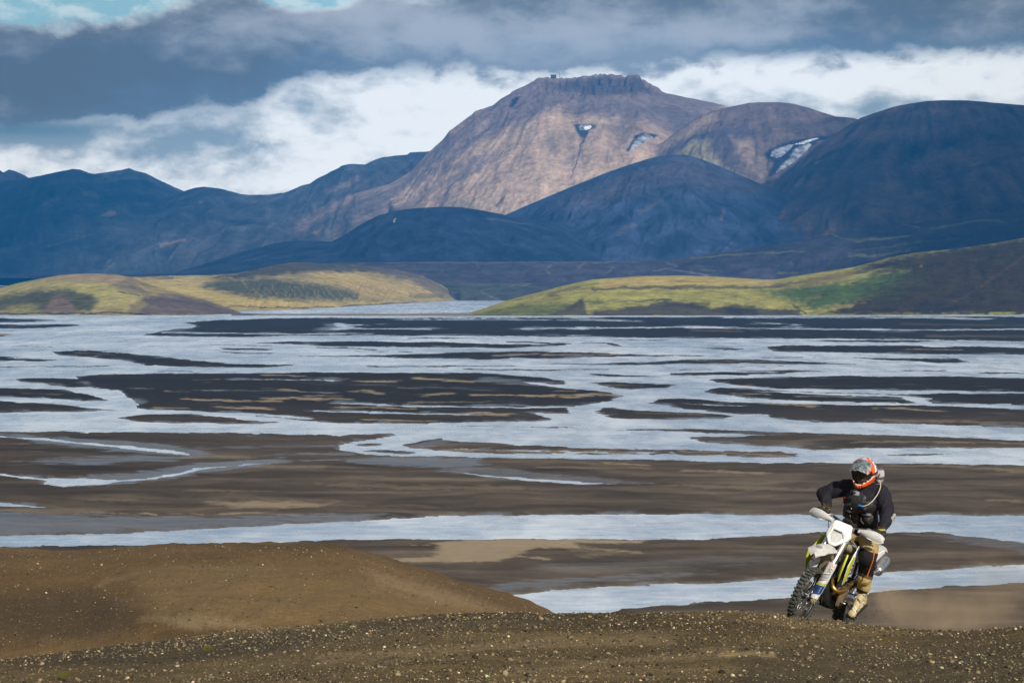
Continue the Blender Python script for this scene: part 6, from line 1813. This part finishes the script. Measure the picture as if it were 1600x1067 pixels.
def blend(name, shapes, voxel, smooth, mat, parent, tint, wrinkle=0.0, wf=14.0, seed=1, cut=None, stretch=(1, 1, .6)):
    bm = bmesh.new()
    for s_ in shapes:
        if s_[0] == 'c': cap_shape(bm, *s_[1:])
        elif s_[0] == 'e': ell_shape(bm, *s_[1:])
        elif s_[0] == 'b': bx(bm, *s_[1:])
    bmesh.ops.recalc_face_normals(bm, faces=bm.faces[:])
    me = bpy.data.meshes.new(name + '_src'); bm.to_mesh(me); bm.free()
    o = bpy.data.objects.new(name, me); COL.objects.link(o)
    md = o.modifiers.new('r', 'REMESH'); md.mode = 'VOXEL'; md.voxel_size = voxel
    ms = o.modifiers.new('s', 'SMOOTH'); ms.iterations = smooth; ms.factor = .6
    dg = bpy.context.evaluated_depsgraph_get(); dg.update()
    m2 = bpy.data.meshes.new_from_object(o.evaluated_get(dg), depsgraph=dg)
    o.modifiers.clear(); o.data = m2; bpy.data.meshes.remove(me)
    nv = len(m2.vertices); co = np.empty(nv * 3, np.float32); m2.vertices.foreach_get('co', co); co = co.reshape(-1, 3)
    no = np.empty(nv * 3, np.float32); m2.vertices.foreach_get('normal', no); no = no.reshape(-1, 3)
    if wrinkle:
        x, y, z = [co[:, i] * stretch[i] for i in range(3)]
        w_ = fbm(x * wf + y * wf * .8, z * wf - y * wf * .6, 4, seed, .55, ridged=True) * .6 + fbm(y * wf * 1.3 + 9, x * wf + z * wf, 3, seed + 4)
        co = co + no * (w_ * wrinkle)[:, None].astype(np.float32)
        m2.vertices.foreach_set('co', co.ravel())
    c = np.array([tint(*p) for p in co]) if callable(tint) else np.tile(np.array(tint), (nv, 1))
    a = m2.color_attributes.new('tint', 'FLOAT_COLOR', 'POINT')
    a.data.foreach_set('color', np.concatenate([c, np.ones((nv, 1))], 1).astype(np.float32).ravel())
    m2.polygons.foreach_set('use_smooth', np.ones(len(m2.polygons), bool))
    m2.materials.clear(); m2.materials.append(mat); m2.update()
    if parent is not None: o.parent = parent
    return o


def tinted(o, c):
    me = o.data; a = me.color_attributes.new('tint', 'FLOAT_COLOR', 'POINT')
    a.data.foreach_set('color', np.tile(np.array([*c, 1.0], np.float32), (len(me.vertices), 1)).ravel()); return o


# joints, in the motorcycle's own frame (x forward, y left, z up)
PEL = V3(-.30, .0, 1.16); CH = V3(-.05, -.045, 1.49)
SR, SL_ = V3(.0, -.245, 1.605), V3(-.02, .135, 1.665)
ER, EL_ = V3(.03, -.485, 1.425), V3(-.02, .285, 1.465)
HR, HL = V3(.185, -.345, 1.300), V3(.185, .345, 1.305)
HC = V3(.105, -.108, 1.812); NK = V3(.02, -.065, 1.66)
HPL, HPR = V3(-.28, .10, 1.12), V3(-.28, -.10, 1.12)
KL, KR = V3(.10, .285, .962), V3(.10, -.225, .94)
AL, AR_ = V3(-.155, .292, .535), V3(-.155, -.245, .50)
TL, TR = V3(.045, .328, .30), V3(.07, -.26, .37)

body = blend('person', [('c', PEL, CH, .12, .125, .75), ('e', CH + V3(.01, 0, .04), (.115, .165, .13), (9, 30, 0)), ('c', SR, SL_, .06, .06), ('c', NK - V3(0, 0, .05), HC - V3(.02, 0, .06), .052, .050),
                        ('e', HC, (.088, .074, .108), (9, 20, 0)), ('c', HC + V3(.082, .004, -.008), HC + V3(.098, .006, -.03), .010, .013), ('e', HC + V3(.06, .0, -.085), (.034, .034, .028)),
                        ('e', HC + V3(.015, .074, -.01), (.018, .009, .03)), ('e', HC + V3(.015, -.074, -.01), (.018, .009, .03)),
                        ('c', SR, ER, .045, .038), ('c', ER, HR, .036, .027), ('c', SL_, EL_, .045, .038), ('c', EL_, HL, .036, .027),
                        ('c', HR, HR + V3(.03, 0, -.04), .028, .030), ('c', HL, HL + V3(.03, 0, -.04), .028, .030),
                        ('c', HPL, KL, .075, .052), ('c', KL, AL, .052, .036), ('c', HPR, KR, .075, .052), ('c', KR, AR_, .052, .036), ('c', AL, TL, .035, .028), ('c', AR_, TR, .035, .028)],
             .009, 3, M_SKIN, None, (.42, .22, .14))
body.matrix_world = bike.matrix_world.copy()
tag(body, 'motorcycle rider in dark jacket and tan trousers standing on the pegs, helmet bowed', 'person')

NAVY = (.017, .016, .024)
LEAN_T = (9, 35, 0)


def jac_tint(x, y, z):
    c = NAVY
    p = Vector((x, y, z))
    if y > .352 and 1.33 < z < 1.56 and x < .045: c = (.30, .29, .27)
    if (p - HR).length < .055 or (p - HL).length < .05: c = (.03, .025, .018)
    return c


jacket = blend('jacket', [('c', PEL + V3(.02, 0, .02), CH, .165, .168, .80), ('e', CH + V3(.01, -.015, .03), (.155, .222, .175), LEAN_T), ('c', SR + V3(0, .03, -.005), SL_ + V3(0, -.03, -.005), .082, .082), ('c', NK - V3(.01, 0, .06), NK + V3(.02, -.01, .03), .085, .066),
                          ('c', SR, ER, .092, .080), ('c', ER, HR + V3(-.02, 0, .02), .078, .050), ('c', SL_, EL_, .094, .082), ('c', EL_, HL + V3(-.02, 0, .02), .080, .050),
                          ('e', ER + V3(-.01, -.012, 0), (.07, .07, .07)), ('e', EL_ + V3(-.01, .012, 0), (.075, .075, .078))],
               .0085, 4, M_CLOTH, body, jac_tint, wrinkle=.018, wf=10, seed=601)
jacket['label'] = 'dark navy riding jacket with a grey elbow panel'


def tr_tint(x, y, z):
    tan = (.36, .27, .125)
    if z > 1.03: return tan if (y > 0) else tan
    if z > .76: return (.014, .012, .012)
    if z > .72: return (.10, .075, .04)
    if z > .575: return (.44, .33, .13)
    return (.030, .018, .020)


trous = blend('trousers', [('c', HPL + V3(0, -.02, .02), HPR + V3(0, .02, .02), .125, .125), ('c', HPL, KL, .116, .100), ('c', KL, KL.lerp(AL, .85), .098, .076), ('c', HPR, KR, .108, .088), ('c', KR, KR.lerp(AR_, .85), .086, .066),
                           ('e', KL + V3(.02, 0, -.01), (.094, .096, .11)), ('e', KR + V3(.02, 0, -.01), (.082, .08, .10)), ('e', KL.lerp(AL, .55) + V3(.02, .005, 0), (.086, .082, .11)), ('c', PEL, HPL, .12, .10)],
              .0085, 4, M_CLOTH, body, tr_tint, wrinkle=.0085, wf=13, seed=621)
trous['label'] = 'tan trousers with black knees and sand coloured shins'
# knee panel piping
bm = bmesh.new(); sweep(bm, [KL + V3(.05, .055, .10), KL + V3(.06, .085, .0), KL + V3(.035, .08, -.12), KL + V3(.02, .075, -.22)], .006, 8, 5); mk('piping', bm, dusty('orange_piping', (.60, .13, .02), .6, dust=.1), body)
bm = bmesh.new(); bx(bm, (.06, .065, .05), (-.02, .225, 1.06), (20, 10, 10), .012); tinted(mk('thigh_pocket', bm, M_LEATHER, body), (.14, .065, .035))
bm = bmesh.new(); bx(bm, (.02, .03, .022), (.01, .255, 1.09), (20, 10, 10), .004); tinted(mk('pocket_tab', bm, M_LEATHER, body), (.75, .17, .03))

# boots
for nm, A, T_, s in (('boot', AL, TL, 1), ('boot', AR_, TR, -1)):
    d = (T_ - A).normalized(); heel = A + V3(-.065, .02 * s, -.095); K = KL if s > 0 else KR
    def bt(x, y, z, A=A, T_=T_):
        p = Vector((x, y, z))
        n_ = fbm(np.array([x * 16 + 3]), np.array([z * 16 + y * 9]), 3, 633)[0]
        return (.44, .36, .19) if n_ > -.08 else ((.09, .07, .04) if n_ < -.2 else (.62, .57, .44))
    bo = blend(nm, [('c', A.lerp(K, .34), A, .064, .050), ('c', A, heel, .052, .042), ('c', A + V3(.01, 0, -.01), T_, .050, .036), ('c', heel, T_ - V3(0, 0, .012), .036, .032), ('e', T_, (.052, .050, .036), (0, 45, 0)), ('b', (.11, .09, .09), A.lerp(K, .22), None, .02)],
               .0065, 3, M_LEATHER, body, bt, wrinkle=.002, wf=25, seed=641)
    # sole with lugs, straps and buckles
    bm = bmesh.new(); off = V3(0, 0, 0); sd = (T_ - heel); up_ = sd.cross(V3(0, 1, 0)).normalized()
    if up_.z > 0: up_ = -up_
    ang = math.degrees(math.atan2(-sd.z, sd.x))
    mid = heel.lerp(T_, .5)
    bx(bm, (sd.length + .09, .088, .018), mid + up_ * .040, (0, ang, 0), .006)
    for k in range(7): bx(bm, (.014, .090, .014), heel.lerp(T_, -.05 + k * .185) + up_ * .052, (0, ang, 0))
    tinted(mk('sole', bm, M_LEATHER, bo), (.028, .025, .02))
    for k, q in enumerate((.02, .16, .30)):
        c = A.lerp(K, q) + V3(.004, 0, 0)
        bm = bmesh.new(); bx(bm, (.125, .112 - .004 * k, .020), c, (0, 10, 0), .006); tinted(mk('strap', bm, M_LEATHER, bo), (.05, .04, .03) if k % 2 else (.60, .56, .46))
        bm = bmesh.new(); bx(bm, (.035, .012, .026), c + V3(.02, .058 * s, 0), (0, 10, 0), .003); mk('buckle', bm, M_ALU, bo)

# gloves, fingers closed round the grips
for s, H in ((1, HL), (-1, HR)):
    g = V3(.209, .350 * s, 1.261)          # grip centre
    sh = [('c', H, g + V3(-.045, 0, .022), .033, .036, .75), ('c', g + V3(-.035, -.030, .026), g + V3(-.035, .030, .026), .024, .024), ('c', g + V3(-.012, -.030, .032), g + V3(-.012, .030, .032), .019, .019)]
    for k, (dy, L_) in enumerate(((.036, .92), (.012, 1.0), (-.012, .96), (-.036, .84))):
        y = dy * -s
        a = g + V3(.004, y, .034); b_ = g + V3(.034 * L_, y, .014); c_ = g + V3(.032 * L_, y, -.014); d_ = g + V3(.006, y, -.031)
        sh += [('c', a, b_, .0112, .0105), ('c', b_, c_, .0105, .010), ('c', c_, d_, .010, .009)]
    sh += [('c', g + V3(-.045, -.035 * s, .008), g + V3(-.022, -.058 * s, -.016), .014, .012), ('c', g + V3(-.022, -.058 * s, -.016), g + V3(.012, -.060 * s, -.026), .012, .0105)]
    gl = blend('glove', sh, .0036, 2, M_LEATHER, body, lambda x, y, z: (.022, .020, .024), seed=651)
    bm = bmesh.new(); dv = (H - (g + V3(-.03, 0, .02))).normalized(); c = H + dv * .008
    sweep(bm, [c - dv * .022, c - dv * .010, c + dv * .004], [.043, .047, .045], 18, 0); tinted(mk('glove_cuff', bm, M_CLOTH, gl), (.50, .44, .06))
    bm = bmesh.new(); sweep(bm, [c + dv * .005, c + dv * .022], [.046, .051], 18, 0); tinted(mk('sleeve_hem', bm, M_CLOTH, body), (.09, .045, .035))
    bm = bmesh.new(); bx(bm, (.05, .055, .012), g + V3(-.022, 0, .052), (0, -20, 0), .005); tinted(mk('knuckle_pad', bm, M_LEATHER, gl), (.10, .09, .10))

# vest over the jacket: panels, pockets and straps
TR_M = Matrix.Translation(CH) @ Euler([R(a) for a in (8, 33, 0)]).to_matrix().to_4x4()     # torso frame: x out of the chest, z up the spine
vest = blend('vest', [('c', PEL + V3(.035, 0, .06), CH - V3(0, 0, .0), .170, .178, .80), ('e', CH + V3(.022, -.015, .01), (.162, .216, .162), LEAN_T)], .0085, 4, M_VEST, body, lambda x, y, z: (.022, .022, .024), wrinkle=.007, wf=15, seed=661)
vest['label'] = 'black protective vest with bulging pockets'


from mathutils.bvhtree import BVHTree
_vb = BVHTree.FromPolygons([v.co for v in vest.data.vertices], [tuple(p.vertices) for p in vest.data.polygons])


def chest_pt(loc, lift=0.0):
    """point on the front of the vest straight ahead of loc (torso frame)"""
    o_ = TR_M @ Vector((.5, loc[1], loc[2])); d_ = (TR_M.to_3x3() @ Vector((-1, 0, 0))).normalized()
    h_ = _vb.ray_cast(o_, d_)
    if h_[0] is None:
        h_ = _vb.find_nearest(TR_M @ Vector(loc))
        return h_[0] - d_ * lift
    return h_[0] - d_ * lift


def on_chest(name, size, loc, rot=(0, 0, 0), c=(.02, .02, .022), bev=.012, parent=None, mat=None):
    bm = bmesh.new(); bx(bm, size, (0, 0, 0), rot, bev)
    bmesh.ops.transform(bm, matrix=Matrix.Translation(chest_pt(loc, size[0] * .22)) @ TR_M.to_3x3().to_4x4(), verts=bm.verts[:])
    for f in bm.faces: f.smooth = True
    return tinted(mk(name, bm, mat or M_LEATHER, parent or vest), c)


on_chest('vest_pocket', (.085, .135, .165), (.155, -.150, -.13), (0, -6, -22), (.034, .034, .037), .032)
on_chest('vest_pocket', (.08, .125, .165), (.160, .115, -.13), (0, -6, 18), (.034, .034, .037), .032)
on_chest('vest_pocket', (.06, .085, .10), (.165, .0, -.12), (0, 0, 0), (.012, .012, .013), .02)
on_chest('vest_pocket', (.055, .10, .11), (.150, .10, .03), (0, 6, 14), (.016, .016, .02), .024)
on_chest('vest_pocket', (.055, .09, .10), (.148, -.105, .03), (0, 6, -14), (.014, .014, .016), .024)
for y in (-.115, .115):
    on_chest('pocket_flap', (.05, .12, .035), (.185, y, -.055), (0, 0, 16 * (1 if y > 0 else -1)), (.07, .07, .075), .012)
    bm = bmesh.new(); sg = 1 if y > 0 else -1
    sweep(bm, [chest_pt((0, y - .045 * sg, -.09), .05), chest_pt((0, y - .05 * sg, -.13), .055), chest_pt((0, y - .02 * sg, -.18), .05)], .0035, 6, 4); tinted(mk('zip', bm, M_LEATHER, vest), (.22, .22, .23))
for y in (-.065, .075):
    bm = bmesh.new(); sweep(bm, [chest_pt((0, y, -.02), .004), chest_pt((0, y * 1.15, .04), .004), chest_pt((0, y * 1.4, .10), .004)], .016, 8, 5, flat=.4); tinted(mk('shoulder_strap', bm, M_LEATHER, vest), (.022, .022, .025))
on_chest('arm_patch', (.018, .070, .034), (.170, -.165, .075), (25, 0, -40), (.62, .03, .015), .006)
on_chest('buckle', (.014, .014, .014), (.182, -.055, -.005), (0, 0, 0), (.5, .48, .42), .003)
on_chest('buckle', (.018, .018, .022), (.158, -.185, .015), (0, 0, 0), (.35, .36, .25), .004)
# drinking hose with blue bite valve
bm = bmesh.new(); hose = [V3(-.03, .06, 1.80), V3(.02, .115, 1.74), V3(.075, .135, 1.66), V3(.13, .13, 1.57), V3(.165, .10, 1.50), V3(.175, .055, 1.465)]
sweep(bm, [q + V3(.03, 0, 0) for q in hose], .005, 10, 6); hs_ = tinted(mk('drinking_hose', bm, M_LEATHER, body), (.52, .50, .40))
bm = bmesh.new(); sweep(bm, [V3(.205, .058, 1.466), V3(.210, .02, 1.460), V3(.210, .005, 1.462)], [.010, .012, .008], 10, 3); tinted(mk('bite_valve', bm, M_LEATHER, hs_), (.02, .16, .48))
# pack behind the shoulders
pk = blend('backpack', [('b', (.10, .22, .34), CH + V3(-.185, .0, .10), (0, 30, 0), .04), ('e', CH + V3(-.10, .035, .345), (.06, .06, .10), (10, 15, 0))], .008, 3, M_CLOTH, body, lambda x, y, z: ((.42, .40, .41) if (int(z * 26 + x * 14) % 3) else (.10, .08, .10)) if z > 1.74 else (.05, .045, .05), wrinkle=.006, wf=18, seed=671)
for dy, c in ((-.005, (.03, .03, .03)),):
    bm = bmesh.new(); q = CH + V3(-.07, .04 + dy, .30); sweep(bm, [q, q + V3(.03, .015, .05), q + V3(.0, .02, .10)], .007, 8, 4); tinted(mk('pack_strap', bm, M_CLOTH, pk), c)

# helmet ----------------------------------------------------------------
HM = Matrix.Translation(HC + V3(.0, -.002, .018)) @ Matrix.Rotation(R(9), 4, 'X') @ Matrix.Rotation(R(20), 4, 'Y') @ Matrix.Rotation(R(4), 4, 'Z') @ Matrix.Scale(1.12, 4)
ORANGE = (.85, .11, .012); HWHITE = (.78, .77, .76); HGREY = (.20, .25, .27)


def helm_point(az, el):
    """az 0 = front, el -90..90 degrees; full face off road shape"""
    a, e = R(az), R(el)
    x, y, z = math.cos(e) * math.cos(a), math.cos(e) * math.sin(a), math.sin(e)
    X_ = x * (.142 if x > 0 else .150); Y_ = y * .128; Z_ = z * .140
    lo = sstep(-2, -42, el); fr = max(0.0, math.cos(a)) ** 1.5
    X_ += lo * fr * .065                       # jaw bar juts forward
    Y_ *= 1 - .22 * lo * fr
    Z_ -= .042 * sstep(-10, -45, el) * (.45 + .55 * fr)
    if el < -35: Z_ += (-35 - el) * .0006
    return V3(X_, Y_, Z_)


bm = bmesh.new(); naz, nel = 72, 40; G_ = {}
for i in range(nel + 1):
    el = -58 + 148 * i / nel
    for j in range(naz):
        G_[i, j] = bm.verts.new(HM @ helm_point(360 * j / naz - 180, el))
cols = {}
for i in range(nel):
    el = -58 + 148 * (i + .5) / nel
    for j in range(naz):
        az = 360 * (j + .5) / naz - 180
        top = 22 - 6 * (abs(az) / 55) ** 2; bot = -30 + 12 * (abs(az) / 60) ** 2
        if abs(az) < 62 and bot < el < top: continue
        f = bm.faces.new((G_[i, j], G_[i, (j + 1) % naz], G_[i + 1, (j + 1) % naz], G_[i + 1, j])); f.smooth = True
bmesh.ops.remove_doubles(bm, verts=bm.verts[:], dist=.0004)
bmesh.ops.solidify(bm, geom=bm.faces[:], thickness=.007)
helmet = mk('helmet', bm, M_SHELL, body)
inv_ = HM.inverted(); me = helmet.data
cc_ = []
for v in me.vertices:
    p = inv_ @ v.co; az = math.degrees(math.atan2(p.y, p.x)); el = math.degrees(math.asin(max(-1, min(1, p.z / max(p.length, 1e-6)))))
    if el < -4:
        band_ = el + 30 - 10 * (abs(az) / 60) ** 2
        c = ORANGE
        if 2 < -(el + 18 - 12 * (abs(az) / 60) ** 2) < 11 and abs(az) < 85: c = HWHITE
        if abs(abs(az) - 14) < 3.2 and abs(az) < 30: c = (.02, .02, .02)
    else:
        st_ = abs(az)
        c = HWHITE
        if 48 < st_ < 74 + el * .3 or (el > 35 and 8 < abs(p.y) * 250 < 14): c = ORANGE
        if el > 30 and st_ < 50: c = HGREY if (int(p.x * 60 + p.y * 40) % 2) else HWHITE
        if st_ >= 100: c = (.70, .66, .70) if int(el / 9) % 2 else (.10, .05, .10)
    cc_.append((*c, 1.0))
a = me.color_attributes.new('tint', 'FLOAT_COLOR', 'POINT'); a.data.foreach_set('color', np.array(cc_, np.float32).ravel())
# peak
bm = bmesh.new(); rows = []; pk_col = []
for i in range(15):
    t_ = i / 14; rg_ = []
    for j in range(17):
        v = -1 + 2 * j / 16
        hw = .098 + .014 * t_ - .020 * sstep(.8, 1, t_)
        x = .045 + t_ * .165 - .045 * v * v * t_; y = hw * v; z = .137 - .052 * t_ - .020 * t_ * t_ - .040 * v * v + .006 * math.cos(v * 7) * (1 - abs(v)) * t_
        rg_.append(bm.verts.new(HM @ V3(x, y, z)))
    rows.append(rg_)
for A, B in zip(rows[:-1], rows[1:]):
    for k in range(16): bm.faces.new((A[k], A[k + 1], B[k + 1], B[k])).smooth = True
bmesh.ops.solidify(bm, geom=bm.faces[:], thickness=.005)
peak = mk('helmet_peak', bm, M_SHELL, helmet)
me = peak.data; cc_ = []
for v in me.vertices:
    p = inv_ @ v.co; t_ = (p.x - .045) / .175; y = p.y
    n_ = float(fbm(np.array([p.x * 26 + 1.3]), np.array([y * 26 + 4.1]), 2, 681)[0])
    c = (.17, .225, .25) if n_ > -.06 else (.50, .55, .60)
    if abs(y - .030) < .018 * (1 - t_) + .010 and n_ < .12: c = (.30, .36, .39)
    if t_ > .90: c = (.72, .72, .72)
    if y > .082 and t_ > .3: c = (.74, .73, .72)
    if y > .094 or (y < -.094 and t_ < .3): c = ORANGE
    cc_.append((*c, 1.0))
a = me.color_attributes.new('tint', 'FLOAT_COLOR', 'POINT'); a.data.foreach_set('color', np.array(cc_, np.float32).ravel())
for (x, y, r_) in ((.10, -.055, 25), (.10, .055, -25), (.165, -.050, 60), (.165, .050, -60), (.07, -.07, 10), (.07, .07, -10)):
    bm = bmesh.new(); t_ = (x - .045) / .175; v = y / .1
    z = .137 - .052 * t_ - .020 * t_ * t_ - .040 * v * v + .006
    bx(bm, (.026, .006, .004), (0, 0, 0), (0, 22, r_), .002); bmesh.ops.transform(bm, matrix=HM @ Matrix.Translation((x, y, z)), verts=bm.verts[:]); mk('vent', bm, M_INK, peak)
# goggles
def gog(az, el, off): 
    a, e = R(az), R(el); return HM @ V3(math.cos(e) * math.cos(a) * (.118 + off), math.cos(e) * math.sin(a) * (.108 + off), math.sin(e) * .15 - .012 - (.012 if abs(az) < 12 and el < -10 else 0))
bm = bmesh.new(); rows = [[bm.verts.new(gog(az, el, .0)) for az in range(-54, 55, 6)] for el in (-17, -10, -3, 4, 11)]
for A, B in zip(rows[:-1], rows[1:]):
    for k in range(len(A) - 1): bm.faces.new((A[k], A[k + 1], B[k + 1], B[k])).smooth = True
bmesh.ops.solidify(bm, geom=bm.faces[:], thickness=.002)
m, t, b = new_mat('goggle_lens', rough=.08, color=(.05, .035, .03), spec=.6); b.inputs['Alpha'].default_value = .62
gl_ = mk('goggles', bm, m, helmet)
bm = bmesh.new(); loop = [gog(az, 13, .006) for az in range(-56, 57, 8)] + [gog(58, -3, .006)] + [gog(az, -19, .006) for az in range(56, -57, -8)] + [gog(-58, -3, .006)]
sweep(bm, loop + [loop[0]], .0095, 8, 0, cap=False); mk('goggle_frame', bm, M_BLACKP, gl_)
bm = bmesh.new(); sweep(bm, [HM @ helm_point(s_, 2) * 1.0 for s_ in (58, 75, 95, 120, 150, 180, 210, 240, 265, 285, 302)], .010, 8, 2, cap=True, flat=1.6); mk('goggle_strap', bm, M_BLACKP, gl_)
# jaw vents and the little camera under the chin
for y in (-.025, .025):
    bm = bmesh.new(); bx(bm, (.010, .010, .045), (.196, y, -.108), (0, 12, 0), .003); bmesh.ops.transform(bm, matrix=HM, verts=bm.verts[:]); mk('jaw_vent', bm, M_INK, helmet)
bm = bmesh.new(); bx(bm, (.030, .058, .042), (0, 0, 0), None, .006); cmx = HM @ Matrix.Translation((.190, .0, -.178)) @ Matrix.Rotation(R(-12), 4, 'Y'); bmesh.ops.transform(bm, matrix=cmx, verts=bm.verts[:])
cam_ = tinted(mk('action_camera', bm, M_LEATHER, helmet), (.34, .36, .37))
bm = bmesh.new(); bx(bm, (.012, .022, .022), (.018, -.013, .005), None, .004); bmesh.ops.transform(bm, matrix=cmx, verts=bm.verts[:]); mk('camera_lens', bm, M_INK, cam_)
bm = bmesh.new(); bx(bm, (.016, .016, .035), (-.005, 0, .034), None, .003); bmesh.ops.transform(bm, matrix=cmx, verts=bm.verts[:]); mk('camera_mount', bm, M_BLACKP, cam_)

# ================================================================ dust thrown up behind the wheel
def dust(name, center, size, dens, seed, rotz=0.0, label=None):
    q = bmesh.new(); bmesh.ops.create_uvsphere(q, u_segments=24, v_segments=16, radius=1.0)
    me = bpy.data.meshes.new(name); q.to_mesh(me); q.free()
    o = bpy.data.objects.new(name, me); COL.objects.link(o); o.location = center; o.scale = size; o.rotation_euler = (0, 0, R(rotz)); o['kind'] = 'stuff'
    mm_ = bpy.data.materials.new(name + '_air'); mm_.use_nodes = True; mm_.node_tree.nodes.clear()
    t = NT(mm_.node_tree); pv = t.node('ShaderNodeVolumePrincipled'); o_ = t.node('ShaderNodeOutputMaterial'); t.l.new(pv.outputs[0], o_.inputs['Volume'])
    pv.inputs['Color'].default_value = (.80, .62, .42, 1)
    tcx = t.node('ShaderNodeTexCoord'); geo = t.node('ShaderNodeNewGeometry')
    ln = t.node('ShaderNodeVectorMath', operation='LENGTH'); t.l.new(tcx.outputs['Object'], ln.inputs[0])
    fall = t.mapr(ln.outputs['Value'], 1.0, 0.15, 0.0, 1.0)
    n = t.noise(geo.outputs['Position'], 1.5, 5.0, 0.6, 0.5)
    f = t.m('MULTIPLY', fall, t.mapr(n, 0.40, 0.66, 0.03, 1.0))
    t.l.new(t.m('MULTIPLY', f, dens), pv.inputs['Density'])
    me.materials.append(mm_)
    return o


def at_px(px, py, d):
    u_, s_2 = ray(px, py); return Vector((float(u_) * d, d, CAM_H + float(s_2) * d))


dust('dust_cloud', at_px(1470, 960, 24.6), (1.25, 1.4, .40), .95, 1)
dust('dust_cloud', at_px(1385, 950, 24.2), (.6, .9, .36), 1.8, 2)
dust('dust_cloud', at_px(1560, 920, 25.5), (1.6, 1.6, .75), .25, 3)
dust('dust_cloud', at_px(1215, 930, 24.2), (.7, .9, .6), .16, 4)
# clods flung from the rear wheel
rr = random.Random(9)
bm = bmesh.new()
for k in range(70):
    p = at_px(1350 + abs(rr.gauss(0, 34)), 968 - abs(rr.gauss(0, 13)), 23.2 + rr.uniform(0, 1.2)); q = bmesh.ops.create_icosphere(bm, subdivisions=1, radius=rr.uniform(.002, .006))
    bmesh.ops.translate(bm, vec=p, verts=q['verts'])
    for v in q['verts']: v.co += Vector((rr.uniform(-1, 1), rr.uniform(-1, 1), rr.uniform(-1, 1))) * .002
me = bpy.data.meshes.new('flying_grit'); bm.to_mesh(me); bm.free(); me.materials.append(M_DARKM)
o = bpy.data.objects.new('flying_grit', me); COL.objects.link(o); o['kind'] = 'stuff'
